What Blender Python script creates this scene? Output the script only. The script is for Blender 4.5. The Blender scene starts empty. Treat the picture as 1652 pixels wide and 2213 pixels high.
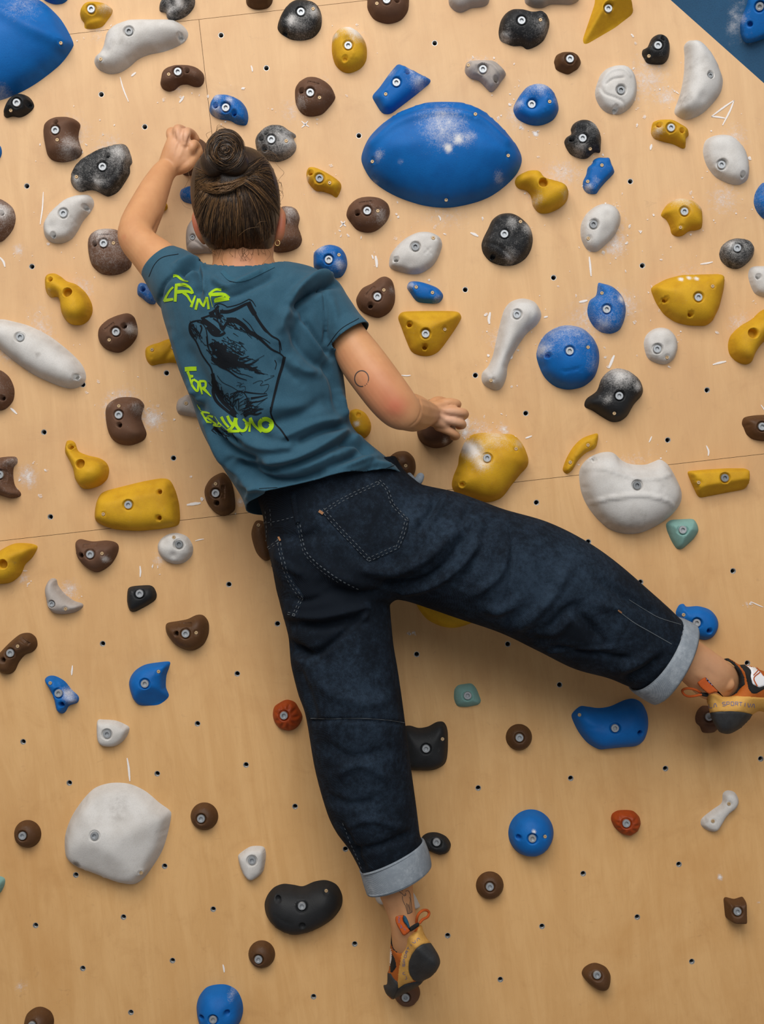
import bpy, bmesh, math, random
import numpy as np
from mathutils import Vector, Matrix
from mathutils.geometry import delaunay_2d_cdt, tessellate_polygon
from mathutils.bvhtree import BVHTree

random.seed(7)
rng = np.random.default_rng(7)
scene = bpy.context.scene
COL = scene.collection

# ---------------------------------------------------------------- camera
IMG_W, IMG_H = 1652, 2213
DIST = 2.6                      # camera to plywood, metres
FPX = 2600.0                    # focal length in pixels (1 px = 1 mm on the plywood)
CX, CY = IMG_W / 2, IMG_H / 2
ROLL = math.radians(6.5)        # the camera was held a little crooked
RM = Matrix.Rotation(ROLL, 4, 'Y')      # camera frame -> upright world
cam_data = bpy.data.cameras.new('camera')
cam_data.sensor_fit = 'VERTICAL'
cam_data.sensor_height = 36.0
cam_data.lens = 36.0 * FPX / IMG_H
cam_data.clip_start = 0.05
cam = bpy.data.objects.new('camera', cam_data)
COL.objects.link(cam)
cam.matrix_world = RM @ Matrix.Translation((0, -DIST, 0)) @ Matrix.Rotation(math.pi / 2, 4, 'X')
scene.camera = cam

# ---------------------------------------------------------------- light
world = bpy.data.worlds.new('world')
scene.world = world
world.use_nodes = True
wbg = world.node_tree.nodes['Background']
wbg.inputs[0].default_value = (1.0, 0.97, 0.94, 1)
wbg.inputs[1].default_value = 0.23


def area(name, loc, target, sx, sy, power, color=(1, 1, 1)):
    ld = bpy.data.lights.new(name, 'AREA')
    ld.shape = 'RECTANGLE'; ld.size = sx; ld.size_y = sy
    ld.energy = power; ld.color = color
    o = bpy.data.objects.new(name, ld)
    COL.objects.link(o)
    o.location = loc
    o.rotation_euler = (Vector(target) - Vector(loc)).to_track_quat('-Z', 'Y').to_euler()
    return o


area('hall_lamp', (-0.5, -3.4, 3.5), (0.0, 0, 0.0), 3.6, 2.2, 192, (1.0, 0.955, 0.90))
area('hall_lamp', (0.9, -5.6, 2.6), (0.0, 0, -0.4), 3.0, 2.0, 126, (0.96, 0.98, 1.0))

scene.view_settings.view_transform = 'Standard'
scene.view_settings.look = 'None'
scene.view_settings.gamma = 1.0
scene.view_settings.use_curve_mapping = False
scene.view_settings.exposure = 0.0

# ---------------------------------------------------------------- helpers
def P(px, py, d):
    """Point of the camera frame (x right, y into the wall, z up) seen at a pixel, d metres in front of the plywood."""
    k = (DIST - d) / FPX
    return np.array([(px - CX) * k, -d, (CY - py) * k])


def mesh_obj(name, verts, faces, mat=None, parent=None, origin=(0, 0, 0), smooth=True, attrs=None):
    me = bpy.data.meshes.new(name)
    v = np.asarray(verts, dtype=float) - np.asarray(origin, dtype=float)
    me.from_pydata(v.tolist(), [], [list(map(int, f)) for f in faces])
    if mat is not None:
        for m in (mat if isinstance(mat, (list, tuple)) else [mat]):
            me.materials.append(m)
    if smooth:
        me.polygons.foreach_set('use_smooth', [True] * len(me.polygons))
    for an, arr in (attrs or {}).items():
        a = me.color_attributes.new(an, 'FLOAT_COLOR', 'POINT')
        buf = np.ones((len(v), 4), dtype=np.float32)
        arr = np.asarray(arr, dtype=np.float32)
        buf[:, :arr.shape[1]] = arr
        a.data.foreach_set('color', buf.ravel())
    me.update()
    o = bpy.data.objects.new(name, me)
    COL.objects.link(o)
    if parent is not None:
        o.parent = parent
        if parent.get('_org') is not None:
            pass
    else:
        o.location = origin
    return o


def tag(o, label=None, cat=None, group=None, kind=None):
    if label: o['label'] = label
    if cat: o['category'] = cat
    if group: o['group'] = group
    if kind: o['kind'] = kind
    return o


class NT:
    """Small node-graph helper."""
    def __init__(self, name):
        self.m = bpy.data.materials.new(name)
        self.m.use_nodes = True
        self.t = self.m.node_tree
        self.b = self.t.nodes['Principled BSDF']
        self.n = 0

    def node(self, typ, **kw):
        nd = self.t.nodes.new(typ)
        for k, v in kw.items():
            setattr(nd, k, v)
        return nd

    def link(self, a, b):
        self.t.links.new(a, b)

    def val(self, sock, v):
        if hasattr(v, 'links'):
            self.link(v, sock)
        else:
            sock.default_value = v

    def coord(self, scale=(1, 1, 1), kind='Object'):
        tc = self.node('ShaderNodeTexCoord')
        mp = self.node('ShaderNodeMapping')
        mp.inputs['Scale'].default_value = scale
        self.link(tc.outputs[kind], mp.inputs['Vector'])
        return mp.outputs[0]

    def noise(self, vec, scale, detail=3, rough=0.55, dist=0.0):
        nd = self.node('ShaderNodeTexNoise')
        nd.inputs['Scale'].default_value = scale
        nd.inputs['Detail'].default_value = detail
        nd.inputs['Roughness'].default_value = rough
        nd.inputs['Distortion'].default_value = dist
        if vec is not None:
            self.link(vec, nd.inputs['Vector'])
        return nd.outputs['Fac']

    def math(self, op, a, b=0.0, clamp=False):
        nd = self.node('ShaderNodeMath', operation=op)
        nd.use_clamp = clamp
        self.val(nd.inputs[0], a); self.val(nd.inputs[1], b)
        return nd.outputs[0]

    def ramp(self, fac, lo, hi):
        nd = self.node('ShaderNodeMapRange')
        nd.interpolation_type = 'SMOOTHSTEP'
        self.link(fac, nd.inputs[0])
        nd.inputs[1].default_value = lo; nd.inputs[2].default_value = hi
        return nd.outputs[0]

    def mix(self, fac, a, b, mode='MIX'):
        nd = self.node('ShaderNodeMix', data_type='RGBA', blend_type=mode)
        self.val(nd.inputs[0], fac)
        for s, v in ((nd.inputs[6], a), (nd.inputs[7], b)):
            if isinstance(v, tuple):
                v = tuple(v) + (1,) * (4 - len(v))
            self.val(s, v)
        return nd.outputs[2]

    def attr(self, name):
        nd = self.node('ShaderNodeAttribute', attribute_name=name)
        sp = self.node('ShaderNodeSeparateColor')
        self.link(nd.outputs['Color'], sp.inputs[0])
        return sp.outputs[0], sp.outputs[1], sp.outputs[2]

    def bump(self, height, strength=0.2, dist=0.002):
        nd = self.node('ShaderNodeBump')
        nd.inputs['Strength'].default_value = strength
        nd.inputs['Distance'].default_value = dist
        self.link(height, nd.inputs['Height'])
        self.link(nd.outputs[0], self.b.inputs['Normal'])

    def set(self, **kw):
        for k, v in kw.items():
            k = k.replace('_', ' ')
            if isinstance(v, tuple): v = tuple(v) + (1,) * (4 - len(v))
            self.val(self.b.inputs[k], v)
        return self.m


def srgb(r, g, b):
    f = lambda c: (c / 255 / 12.92) if c / 255 <= 0.04045 else ((c / 255 + 0.055) / 1.055) ** 2.4
    return (f(r), f(g), f(b))


def plain(name, color, rough=0.6, metal=0.0, spec=0.5):
    n = NT(name)
    return n.set(Base_Color=color, Roughness=rough, Metallic=metal, Specular_IOR_Level=spec)


def hold_mat(name, color, dark=None, rough=0.72, chalk_col=(0.74, 0.72, 0.70), vary=0.25):
    n = NT(name)
    co = n.coord()
    big = n.noise(co, 22, 3)
    fine = n.noise(co, 420, 2)
    mid = n.noise(co, 75, 4, 0.65)
    ch, di, _ = n.attr('wear')
    c = n.mix(n.ramp(big, 0.35, 0.7), color, dark or tuple(x * (1 - vary) for x in color))
    c = n.mix(n.math('MULTIPLY', n.ramp(fine, 0.45, 0.75), 0.22), c, tuple(x * 0.55 for x in color))
    s = n.math('ADD', n.math('MULTIPLY', mid, 0.5), n.math('MULTIPLY', fine, 0.6))
    cf = n.ramp(n.math('ADD', s, ch), 0.62, 1.50)
    c = n.mix(n.math('MULTIPLY', cf, 0.92), c, chalk_col)
    df = n.ramp(n.math('ADD', n.math('ADD', n.math('MULTIPLY', big, 0.4), n.math('MULTIPLY', mid, 0.6)), di), 0.75, 1.35)
    c = n.mix(n.math('MULTIPLY', df, 0.75), c, (0.10, 0.075, 0.055))
    n.bump(n.math('ADD', fine, n.math('MULTIPLY', mid, 0.5)), 0.22, 0.0012)
    return n.set(Base_Color=c, Roughness=rough, Specular_IOR_Level=0.25)


HM = {
    'yellow': hold_mat('hold_yellow', (0.60, 0.335, 0.014), (0.50, 0.26, 0.010)),
    'brown': hold_mat('hold_brown', (0.128, 0.064, 0.037), (0.104, 0.050, 0.029)),
    'rust': hold_mat('hold_rust', (0.096, 0.043, 0.016), (0.074, 0.032, 0.012), rough=0.55),
    'black': hold_mat('hold_black', (0.017, 0.018, 0.020), (0.012, 0.013, 0.014), rough=0.6),
    'blue': hold_mat('hold_blue', (0.0012, 0.122, 0.42), (0.001, 0.102, 0.365), rough=0.62),
    'white': hold_mat('hold_white', (0.60, 0.585, 0.565), (0.52, 0.50, 0.475), vary=0.1),
    'grey': hold_mat('hold_grey', (0.42, 0.375, 0.345), (0.36, 0.32, 0.29), vary=0.1),
    'mint': hold_mat('hold_mint', (0.205, 0.37, 0.335), (0.175, 0.33, 0.30)),
    'orange': hold_mat('hold_orange', (0.34, 0.052, 0.006), (0.25, 0.035, 0.005), rough=0.5),
}
M_BOLT = plain('zinc_bolt', (0.40, 0.42, 0.44), 0.55, 0.75)
M_BOLT_DARK = plain('worn_bolt', (0.24, 0.25, 0.26), 0.55, 0.7)
M_SCREW = plain('brass_screw', (0.48, 0.34, 0.19), 0.55, 0.3)
M_HOLE = plain('socket_dark', (0.012, 0.011, 0.010), 0.9)


# ---------------------------------------------------------------- 2D outlines
def cr_loop(pts, sub=8):
    p = np.asarray(pts, float)
    p0, p1, p2, p3 = np.roll(p, 1, 0), p, np.roll(p, -1, 0), np.roll(p, -2, 0)
    t = np.linspace(0, 1, sub, endpoint=False)[None, :, None]
    a = p1[:, None]; b = ((p2 - p0) / 2)[:, None] * 0.9
    d = ((p3 - p1) / 2)[:, None] * 0.9; e = p2[:, None]
    r = (2 * t**3 - 3 * t**2 + 1) * a + (t**3 - 2 * t**2 + t) * b + (-2 * t**3 + 3 * t**2) * e + (t**3 - t**2) * d
    return r.reshape(-1, p.shape[1])


def cr_open(pts, sub=8):
    p = np.asarray(pts, float)
    if len(p) < 3:
        t = np.linspace(0, 1, sub + 1)[:, None]
        return p[0] * (1 - t) + p[-1] * t
    q = np.vstack([2 * p[0] - p[1], p, 2 * p[-1] - p[-2]])
    out = []
    t = np.linspace(0, 1, sub, endpoint=False)[:, None]
    for i in range(1, len(q) - 2):
        a, e = q[i], q[i + 1]
        b, d = (q[i + 1] - q[i - 1]) / 2, (q[i + 2] - q[i]) / 2
        out.append((2 * t**3 - 3 * t**2 + 1) * a + (t**3 - 2 * t**2 + t) * b + (-2 * t**3 + 3 * t**2) * e + (t**3 - t**2) * d)
    out.append(p[-1:])
    return np.vstack(out)


def round_corners(pts, r=5):
    p = [np.array(q, float) for q in pts]
    out = []
    n = len(p)
    for i in range(n):
        a, b, c = p[i - 1], p[i], p[(i + 1) % n]
        la, lc = np.linalg.norm(a - b), np.linalg.norm(c - b)
        ra, rc = min(r, la * 0.35), min(r, lc * 0.35)
        s, e = b + (a - b) / la * ra, b + (c - b) / lc * rc
        out += [s, 0.25 * s + 0.5 * b + 0.25 * e, e]
    return np.array(out)


def resample(p, s, closed=True):
    p = np.asarray(p, float)
    q = np.vstack([p, p[:1]]) if closed else p
    seg = np.linalg.norm(np.diff(q, axis=0), axis=1)
    L = np.concatenate([[0], np.cumsum(seg)])
    n = max(8 if closed else 2, int(round(L[-1] / s)))
    t = np.linspace(0, L[-1], n, endpoint=False) if closed else np.linspace(0, L[-1], n + 1)
    return np.column_stack([np.interp(t, L, q[:, k]) for k in range(q.shape[1])])


def inside(pts, poly):
    x, y = pts[:, 0:1], pts[:, 1:2]
    a = poly; b = np.roll(poly, -1, 0)
    cond = (a[:, 1][None] > y) != (b[:, 1][None] > y)
    with np.errstate(divide='ignore', invalid='ignore'):
        xi = (b[:, 0] - a[:, 0])[None] * (y - a[:, 1][None]) / (b[:, 1] - a[:, 1])[None] + a[:, 0][None]
    return (np.sum(cond & (x < xi), axis=1) % 2) == 1


def seg_dist(pts, line, closed=False):
    """distance of pts to a polyline"""
    line = np.asarray(line, float)
    a = line if closed else line[:-1]
    b = np.roll(line, -1, 0) if closed else line[1:]
    best = np.full(len(pts), 1e9)
    for i in range(0, len(a), 64):
        aa, bb = a[i:i + 64], b[i:i + 64]
        ab = bb - aa
        l2 = np.maximum((ab**2).sum(1), 1e-9)
        ap = pts[:, None, :] - aa[None]
        t = np.clip((ap * ab[None]).sum(2) / l2[None], 0, 1)
        dd = np.linalg.norm(ap - t[..., None] * ab[None], axis=2).min(1)
        best = np.minimum(best, dd)
    return best


def fill(outline, s, extra=None, clear=()):
    """constrained triangulation of an outline with inner grid points -> pts, faces"""
    lo, hi = outline.min(0), outline.max(0)
    gx = np.arange(lo[0] + s * 0.5, hi[0], s)
    gy = np.arange(lo[1] + s * 0.5, hi[1], s * 0.87)
    X, Y = np.meshgrid(gx, gy)
    X = X + (np.arange(len(gy)) % 2)[:, None] * s * 0.5
    g = np.column_stack([X.ravel(), Y.ravel()])
    g = g[inside(g, outline)]
    g = g[seg_dist(g, outline, True) > s * 0.55]
    for (x, y, r) in clear:
        g = g[np.hypot(g[:, 0] - x, g[:, 1] - y) > r]
    if extra is not None and len(extra):
        ex = extra[inside(extra, outline)]
        ex = ex[seg_dist(ex, outline, True) > s * 0.3]
        g = np.vstack([g, ex])
    allp = np.vstack([outline, g])
    n = len(outline)
    v, e, f, *_ = delaunay_2d_cdt([Vector(p) for p in allp.tolist()], [], [list(range(n))], 1, 1e-4)
    return np.array([tuple(p) for p in v]), [list(t) for t in f]


def relax(h, faces, fixed, it, k=0.5):
    if it <= 0: return h
    f = np.array(faces)
    e = np.vstack([f[:, [0, 1]], f[:, [1, 2]], f[:, [2, 0]]])
    e = np.vstack([e, e[:, ::-1]])
    cnt = np.bincount(e[:, 0], minlength=len(h)).astype(float)
    for _ in range(it):
        m = np.bincount(e[:, 0], weights=h[e[:, 1]], minlength=len(h)) / np.maximum(cnt, 1)
        h = np.where(fixed, h, h + k * (m - h))
    return h


def sstep(a, b, x):
    t = np.clip((x - a) / (b - a), 0, 1)
    return t * t * (3 - 2 * t)
# ---------------------------------------------------------------- shared hardware meshes (facing -Y)
def ring_mesh(name, rings, mat, seg=24, close=True):
    """rings: (radius, height, hex?) from outside to inside; height is measured towards the viewer"""
    v, f = [], []
    for (r, h, hexa) in rings:
        for i in range(seg):
            a = 2 * math.pi * i / seg
            rr = r
            if hexa:
                b = (a + 0.3) % (math.pi / 3) - math.pi / 6
                rr = r * math.cos(math.pi / 6) / math.cos(b)
            v.append((rr * math.cos(a), -h, rr * math.sin(a)))
    for k in range(len(rings) - 1):
        for i in range(seg):
            j = (i + 1) % seg
            f.append((k * seg + i, k * seg + j, (k + 1) * seg + j, (k + 1) * seg + i))
    if close:
        f.append(tuple((len(rings) - 1) * seg + i for i in range(seg)))
    me = bpy.data.meshes.new(name)
    me.from_pydata(v, [], f)
    me.materials.append(mat)
    me.update()
    return me


mm = 0.001
BOLT_RINGS = [(8.6 * mm, 0, 0), (8.6 * mm, 4.2 * mm, 0), (7.9 * mm, 5.2 * mm, 0), (4.9 * mm, 5.2 * mm, 1), (4.4 * mm, 4.9 * mm, 1), (4.2 * mm, 1.2 * mm, 1)]
ME_BOLT = ring_mesh('bolt', BOLT_RINGS, M_BOLT)
ME_BOLT2 = ring_mesh('bolt', BOLT_RINGS, M_BOLT_DARK)
ME_SCREW = ring_mesh('screw', [(3.9 * mm, 0, 0), (3.9 * mm, 1.2 * mm, 0), (3.3 * mm, 1.9 * mm, 0), (1.6 * mm, 1.9 * mm, 1), (1.3 * mm, 0.2 * mm, 1)], M_SCREW, 14)
M_TNUT = plain('tee_nut_steel', (0.44, 0.43, 0.41), 0.45, 0.6)
ME_TNUT = ring_mesh('tee_nut', [(6.4 * mm, -2 * mm, 0), (6.4 * mm, -0.5 * mm, 0), (5.2 * mm, -0.5 * mm, 0), (5.1 * mm, -5 * mm, 0), (4.6 * mm, -5.3 * mm, 0), (5.1 * mm, -6.0 * mm, 0), (4.6 * mm, -7.2 * mm, 0), (5.1 * mm, -8 * mm, 0), (5.0 * mm, -17 * mm, 0)], M_TNUT, 16, close=False)


def part_from(me, name, parent, loc, scale=1.0, rot=0.0):
    o = bpy.data.objects.new(name, me)
    COL.objects.link(o)
    o.parent = parent
    o.location = loc
    o.rotation_euler = (0, rot, 0)
    o.scale = (scale,) * 3
    return o


# ---------------------------------------------------------------- holds
ALL_TOP = []


def hold(color, pts, H, bolts=(), screws=(), holes=(), label='', prof=(2.0, 1.0), flat=0.0, tilt=(0, 0), facets=(), dents=(), bumps=(),
         grooves=(), bars=(), marks=(), chalk=0.0, top=0.0, blobs=(), dirt=0.0, dblobs=(), soft=6, sharp=False, corner=6, bigholes=(),
         frame=None, dark_bolt=False, group=None, bolt_depth=7.5, name='climbing_hold', side=None, boltr=1.0, scallop=None):
    """One hold. Every outline and feature point is in photograph pixels (= mm on the plywood); H is the height in mm."""
    toL = frame[0] if frame else (lambda q: np.asarray(q, float))
    pts = np.array([toL(q) for q in pts], float)
    ol = round_corners(pts, corner) if sharp else cr_loop(pts)
    ext = ol.max(0) - ol.min(0)
    s = max(2.2, min(6.0, math.sqrt(ext[0] * ext[1]) / 34))
    ol = resample(ol, s)
    c = (ol.max(0) + ol.min(0)) / 2

    def fix(q, h):
        q = toL(q)
        if frame: return q
        return np.array([CX, CY]) + (q - np.array([CX, CY])) * (1 - h / 2600.0)
    hh = H * 0.75
    B = [fix(b, hh) for b in bolts]; S = [fix(b, hh) for b in screws]; O = [fix(b, hh) for b in holes]
    BH = [(fix(b[:2], hh), b[2], b[3]) for b in bigholes]
    extra, clear = [], []
    ang = np.linspace(0, 2 * np.pi, 20, endpoint=False)

    def rings(q, rs, n=20):
        a = np.linspace(0, 2 * np.pi, n, endpoint=False)
        for r in rs:
            extra.append(np.column_stack([q[0] + r * np.cos(a), q[1] + r * np.sin(a)]))
        extra.append(np.array([q]))
        clear.append((q[0], q[1], max(rs) + 1.2))
    for q in B: rings(q, (5, 10.2 * boltr, 11.4 * boltr, 12.6 * boltr, 14.5 * boltr))
    for q in S: rings(q, (3, 4.2, 5.2, 7.0), 12)
    for q in O: rings(q, (2.5, 4.0, 4.8, 6.6), 12)
    for q, r, d in BH: rings(q, (r * 0.5, r * 0.85, r, r + 2, r + 4), 20)
    for (x, y, L, ang_) in bars:
        q = fix((x, y), hh); a = math.radians(ang_)
        U, W_ = np.meshgrid(np.arange(-L / 2 - 3, L / 2 + 3.1, 1.5), (-5.2, -4, -2.8, 0, 2.8, 4, 5.2))
        extra.append(np.column_stack([q[0] + U.ravel() * math.cos(a) - W_.ravel() * math.sin(a), q[1] + U.ravel() * math.sin(a) + W_.ravel() * math.cos(a)]))
    ex = np.vstack(extra) if extra else None
    # drop duplicate points of overlapping rings
    if ex is not None:
        keep = []
        for p in ex:
            if all((p[0] - k[0])**2 + (p[1] - k[1])**2 > 1.2 for k in keep[-400:]): keep.append(p)
        ex = np.array(keep)
    v, f = fill(ol, s, ex, clear)
    d = seg_dist(v, ol, True)
    edge = d < 1e-3
    dm = d.max()
    p_, k_ = prof
    t = np.clip(d / (dm * k_), 0, 1)
    h = H * ((1 - flat) * (1 - (1 - t)**p_)**(1 / p_) + flat * np.sqrt(1 - (1 - np.clip(d / 7, 0, 1))**2))
    if side:
        h = H * (1 - (1 - np.clip(d / side, 0, 1))**2)**0.5
    uv = (v - c) / (ext / 2)
    h = h * np.maximum(0.15, 1 + tilt[0] * uv[:, 0] - tilt[1] * uv[:, 1])
    for (ax, ay, bx, by, sl, base) in facets:
        A, Bq = toL((ax, ay)), toL((bx, by))
        n = np.array([-(Bq - A)[1], (Bq - A)[0]]); n /= np.linalg.norm(n)
        dist = (v - A) @ n
        if ((c - A) @ n) < 0: dist = -dist
        h = np.minimum(h, np.maximum(base + dist * sl, 0.5))
    if scallop:
        na, dep = scallop
        a = np.arctan2(uv[:, 1], uv[:, 0]); r = np.hypot(uv[:, 0], uv[:, 1])
        h = h - dep * np.maximum(np.cos(na * a), -0.2) * np.exp(-((r - 0.62) / 0.22)**2) - dep * 0.7 * np.maximum(np.cos(na * a + np.pi), -0.2) * np.exp(-((r - 0.92) / 0.12)**2)
    h = relax(h, f, edge, soft)
    for (x, y, r, dep) in dents:
        q = fix((x, y), hh); rr = np.hypot(*(v - q).T)
        h = h - dep * np.exp(-(rr / r)**2)
    for (x, y, r, dep) in bumps:
        q = fix((x, y), hh); rr = np.hypot(*(v - q).T)
        h = h + dep * np.exp(-(rr / r)**2)
    for (line, w, dep) in grooves:
        q = np.array([fix(a, hh) for a in line])
        dd = seg_dist(v, cr_open(q))
        h = h - dep * np.exp(-(dd / w)**2)
    for (x, y, L, ang_) in bars:
        q = fix((x, y), hh); a = math.radians(ang_)
        r = v - q
        u = r[:, 0] * math.cos(a) + r[:, 1] * math.sin(a); w = -r[:, 0] * math.sin(a) + r[:, 1] * math.cos(a)
        h = h - 3.6 * (1 - sstep(L / 2 - 1.5, L / 2 + 1.5, np.abs(u))) * (1 - sstep(2.8, 4.2, np.abs(w)))
    hs = h.copy()
    hs = np.where(edge, 0, np.maximum(hs, 0.6))
    from_tri = np.array(f)

    def surf(q):
        rr = np.hypot(*(v - q).T)
        i = np.argsort(rr)[:8]
        w = 1 / (rr[i] + 0.3)
        return float((hs[i] * w).sum() / w.sum())
    h = hs.copy()
    bz, sz = [], []
    for q in B:
        z = max(surf(q) - bolt_depth, 1.0); bz.append(z)
        rr = np.hypot(*(v - q).T)
        w = 1 - sstep(11.0 * boltr, 12.8 * boltr, rr)
        h = np.where(w > 0, np.minimum(h, h * (1 - w) + z * w), h)
    for q in S:
        z = max(surf(q) - 3.0, 0.8); sz.append(z)
        rr = np.hypot(*(v - q).T); w = 1 - sstep(4.4, 6.2, rr)
        h = h * (1 - w) + np.minimum(h, z) * w
    for q in O:
        z = max(surf(q) - 26.0, 0.6)
        rr = np.hypot(*(v - q).T); w = 1 - sstep(4.0, 5.4, rr)
        h = h * (1 - w) + np.minimum(h, z) * w
    for q, r, dep in BH:
        z = max(surf(q) - dep, 0.6)
        rr = np.hypot(*(v - q).T); w = 1 - sstep(r * 0.9, r + 1.6, rr)
        h = h * (1 - w) + np.minimum(h, z) * w
    h = np.where(edge, 0, np.maximum(h, 0.5))
    # wear: chalk and dirt where the photograph shows them
    ch = np.full(len(v), float(chalk)) + top * np.clip(-uv[:, 1], -0.6, 1)
    for (x, y, r, a) in blobs:
        rr = np.hypot(*(v - toL((x, y))).T); ch = ch + a * np.exp(-(rr / r)**2)
    di = np.full(len(v), float(dirt))
    for (x, y, r, a) in dblobs:
        rr = np.hypot(*(v - toL((x, y))).T); di = di + a * np.exp(-(rr / r)**2)
    loc = np.column_stack([(v[:, 0] - c[0]), -h, -(v[:, 1] - c[1])]) * mm
    faces = [(a, b_, c_) if True else None for a, b_, c_ in f]
    # winding: pixel y points down, so flip when needed
    a0, a1, a2 = (loc[faces[0][k]] for k in range(3))
    if np.cross(a1 - a0, a2 - a0)[1] > 0: faces = [(a, c_, b_) for a, b_, c_ in faces]
    o = mesh_obj(name, loc, faces, HM[color], attrs={'wear': np.column_stack([ch, di, ch * 0])})
    if frame:
        o.matrix_basis = frame[1] @ Matrix.Translation(Vector((c[0], 0, -c[1])) * mm)
    else:
        o.location = ((c[0] - CX) * mm, 0, (CY - c[1]) * mm)
    me = ME_BOLT2 if dark_bolt else ME_BOLT
    for q, z in zip(B, bz):
        part_from(me, 'bolt', o, ((q[0] - c[0]) * mm, -z * mm, -(q[1] - c[1]) * mm), boltr, random.uniform(0, 1))
    for q, z in zip(S, sz):
        part_from(ME_SCREW, 'screw', o, ((q[0] - c[0]) * mm, -z * mm, -(q[1] - c[1]) * mm), 1, random.uniform(0, 1))
    fam = {'rust': 'brown', 'grey': 'white'}.get(color, color)
    tag(o, label, 'climbing hold', group or ('%s climbing holds on the plywood' % fam))
    ALL_TOP.append(o)
    return o


def disc(cx, cy, rx, ry=None, n=14, ph=0.0):
    ry = ry or rx
    return [(cx + rx * math.cos(2 * math.pi * i / n + ph), cy + ry * math.sin(2 * math.pi * i / n + ph)) for i in range(n)]
# ---------------------------------------------------------------- plywood wall
def ply_mat():
    n = NT('birch_plywood')
    co = n.coord((1, 1, 1))
    grain_co = n.coord((7, 7, 1.1))
    fine_co = n.coord((60, 60, 3.0))
    g = n.noise(grain_co, 2.6, 5, 0.62, 1.6)
    fg = n.noise(fine_co, 5.0, 4, 0.7)
    blot = n.noise(co, 2.4, 5, 0.62, 1.0)
    blot2 = n.noise(co, 10.0, 5, 0.68, 0.8)
    speck = n.noise(co, 600, 1)
    scuff = n.noise(n.coord((1, 1, 1.6)), 34, 5, 0.72, 1.5)
    c = n.mix(n.ramp(g, 0.30, 0.72), (0.600, 0.342, 0.134), (0.665, 0.398, 0.168))
    c = n.mix(n.math('MULTIPLY', n.ramp(blot, 0.40, 0.72), 0.52), c, (0.520, 0.262, 0.082))
    c = n.mix(n.math('MULTIPLY', n.ramp(blot2, 0.50, 0.78), 0.40), c, (0.47, 0.245, 0.088))
    c = n.mix(n.math('MULTIPLY', n.ramp(fg, 0.50, 0.72), 0.14), c, (0.38, 0.20, 0.075))
    c = n.mix(n.math('MULTIPLY', n.ramp(scuff, 0.60, 0.78), 0.32), c, (0.30, 0.165, 0.075))
    c = n.mix(n.math('MULTIPLY', n.ramp(speck, 0.5, 0.8), 0.10), c, (0.38, 0.22, 0.10))
    # a film of chalk on the much used upper sheets
    tc = n.node('ShaderNodeTexCoord'); sx = n.node('ShaderNodeSeparateXYZ'); n.link(tc.outputs['Object'], sx.inputs[0])
    film = n.ramp(n.math('ADD', sx.outputs[2], n.math('MULTIPLY', n.math('SUBTRACT', blot, 0.5), 0.9)), -0.9, 1.1)
    c = n.mix(n.math('MULTIPLY', film, 0.135), c, (0.86, 0.80, 0.74))
    n.bump(n.math('ADD', fg, n.math('MULTIPLY', speck, 0.3)), 0.10, 0.0008)
    return n.set(Base_Color=c, Roughness=0.6, Specular_IOR_Level=0.3)


M_PLY = ply_mat()
M_EDGE = plain('plywood_edge', (0.42, 0.25, 0.11), 0.8)
M_LIGHT_BLOCK = plain('light_block_dark', (0.016, 0.014, 0.013), 0.95)

R3 = np.array(RM.to_3x3())
RI = R3.T
TNUTS = [(478, 76), (576, 147), (219, 204), (313, 274), (58, 402), (69, 576), (360, 806), (375, 990), (95, 934), (109, 1117), (940, 93), (776, 293),
         (1006, 626), (1028, 811), (1137, 893), (1160, 1086), (1197, 600), (1389, 574), (1363, 392), (1529, 843), (1444, 951), (1272, 1171),
         (1385, 1258), (1585, 1234), (1210, 1480), (1098, 1392), (901, 1414), (600, 1348), (495, 1263), (222, 1391), (513, 1456), (427, 1564),
         (532, 1653), (50, 1603), (340, 1672), (150, 1692), (638, 1743), (747, 1835), (356, 1872), (164, 1891), (267, 1982), (461, 1965),
         (373, 2076), (179, 2093), (77, 2000), (283, 2188), (678, 2154), (767, 2040), (968, 2022), (1172, 2002), (1082, 2117), (1261, 1888),
         (1234, 1682), (1034, 1703), (1439, 1661), (1645, 1640), (1468, 1868), (1378, 1982), (1496, 2078), (1616, 1433), (179, 831)]


def to_wall(px, py):
    """pixel on the plywood plane -> upright wall coordinates (x, z)"""
    p = R3 @ P(px, py, 0)
    return np.array([p[0], p[2]])


def clip_poly(poly, a, n):
    out = []
    for i in range(len(poly)):
        p, q = poly[i - 1], poly[i]
        dp, dq = (p - a) @ n, (q - a) @ n
        if (dp < 0) != (dq < 0): out.append(p + (q - p) * dp / (dp - dq))
        if dq < 0: out.append(q)
    return out


EA, EB = to_wall(1450, 0), to_wall(1652, 180)
EN = np.array([EB[1] - EA[1], -(EB[0] - EA[0])]); EN /= np.linalg.norm(EN)
if EN[0] < 0: EN = -EN                      # points to the blue wing
z_mid = to_wall(826, 1075)[1]
z_top = to_wall(430, 42)[1]
x_seam = to_wall(430, 42)[0]
G = 0.00045
rects = [(-2.10, x_seam - G, z_mid + G, z_top - G), (x_seam + G, 1.95, z_mid + G, z_top - G),
         (-2.10, 1.95, z_top + G, 2.05), (-2.10, -0.62 - G, -1.75, z_mid - G), (-0.62 + G, 1.95, -1.75, z_mid - G)]
rects[3:] = [(-2.10, 1.95, -1.75, z_mid - G)]
T_PLY = 0.018

# dark slab added behind the sheets to keep light out of the holes
def box_verts(x0, x1, y0, y1, z0, z1):
    v = [(x, y, z) for x in (x0, x1) for y in (y0, y1) for z in (z0, z1)]
    f = [(0, 1, 3, 2), (4, 6, 7, 5), (0, 4, 5, 1), (2, 3, 7, 6), (0, 2, 6, 4), (1, 5, 7, 3)]
    return v, f


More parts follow.
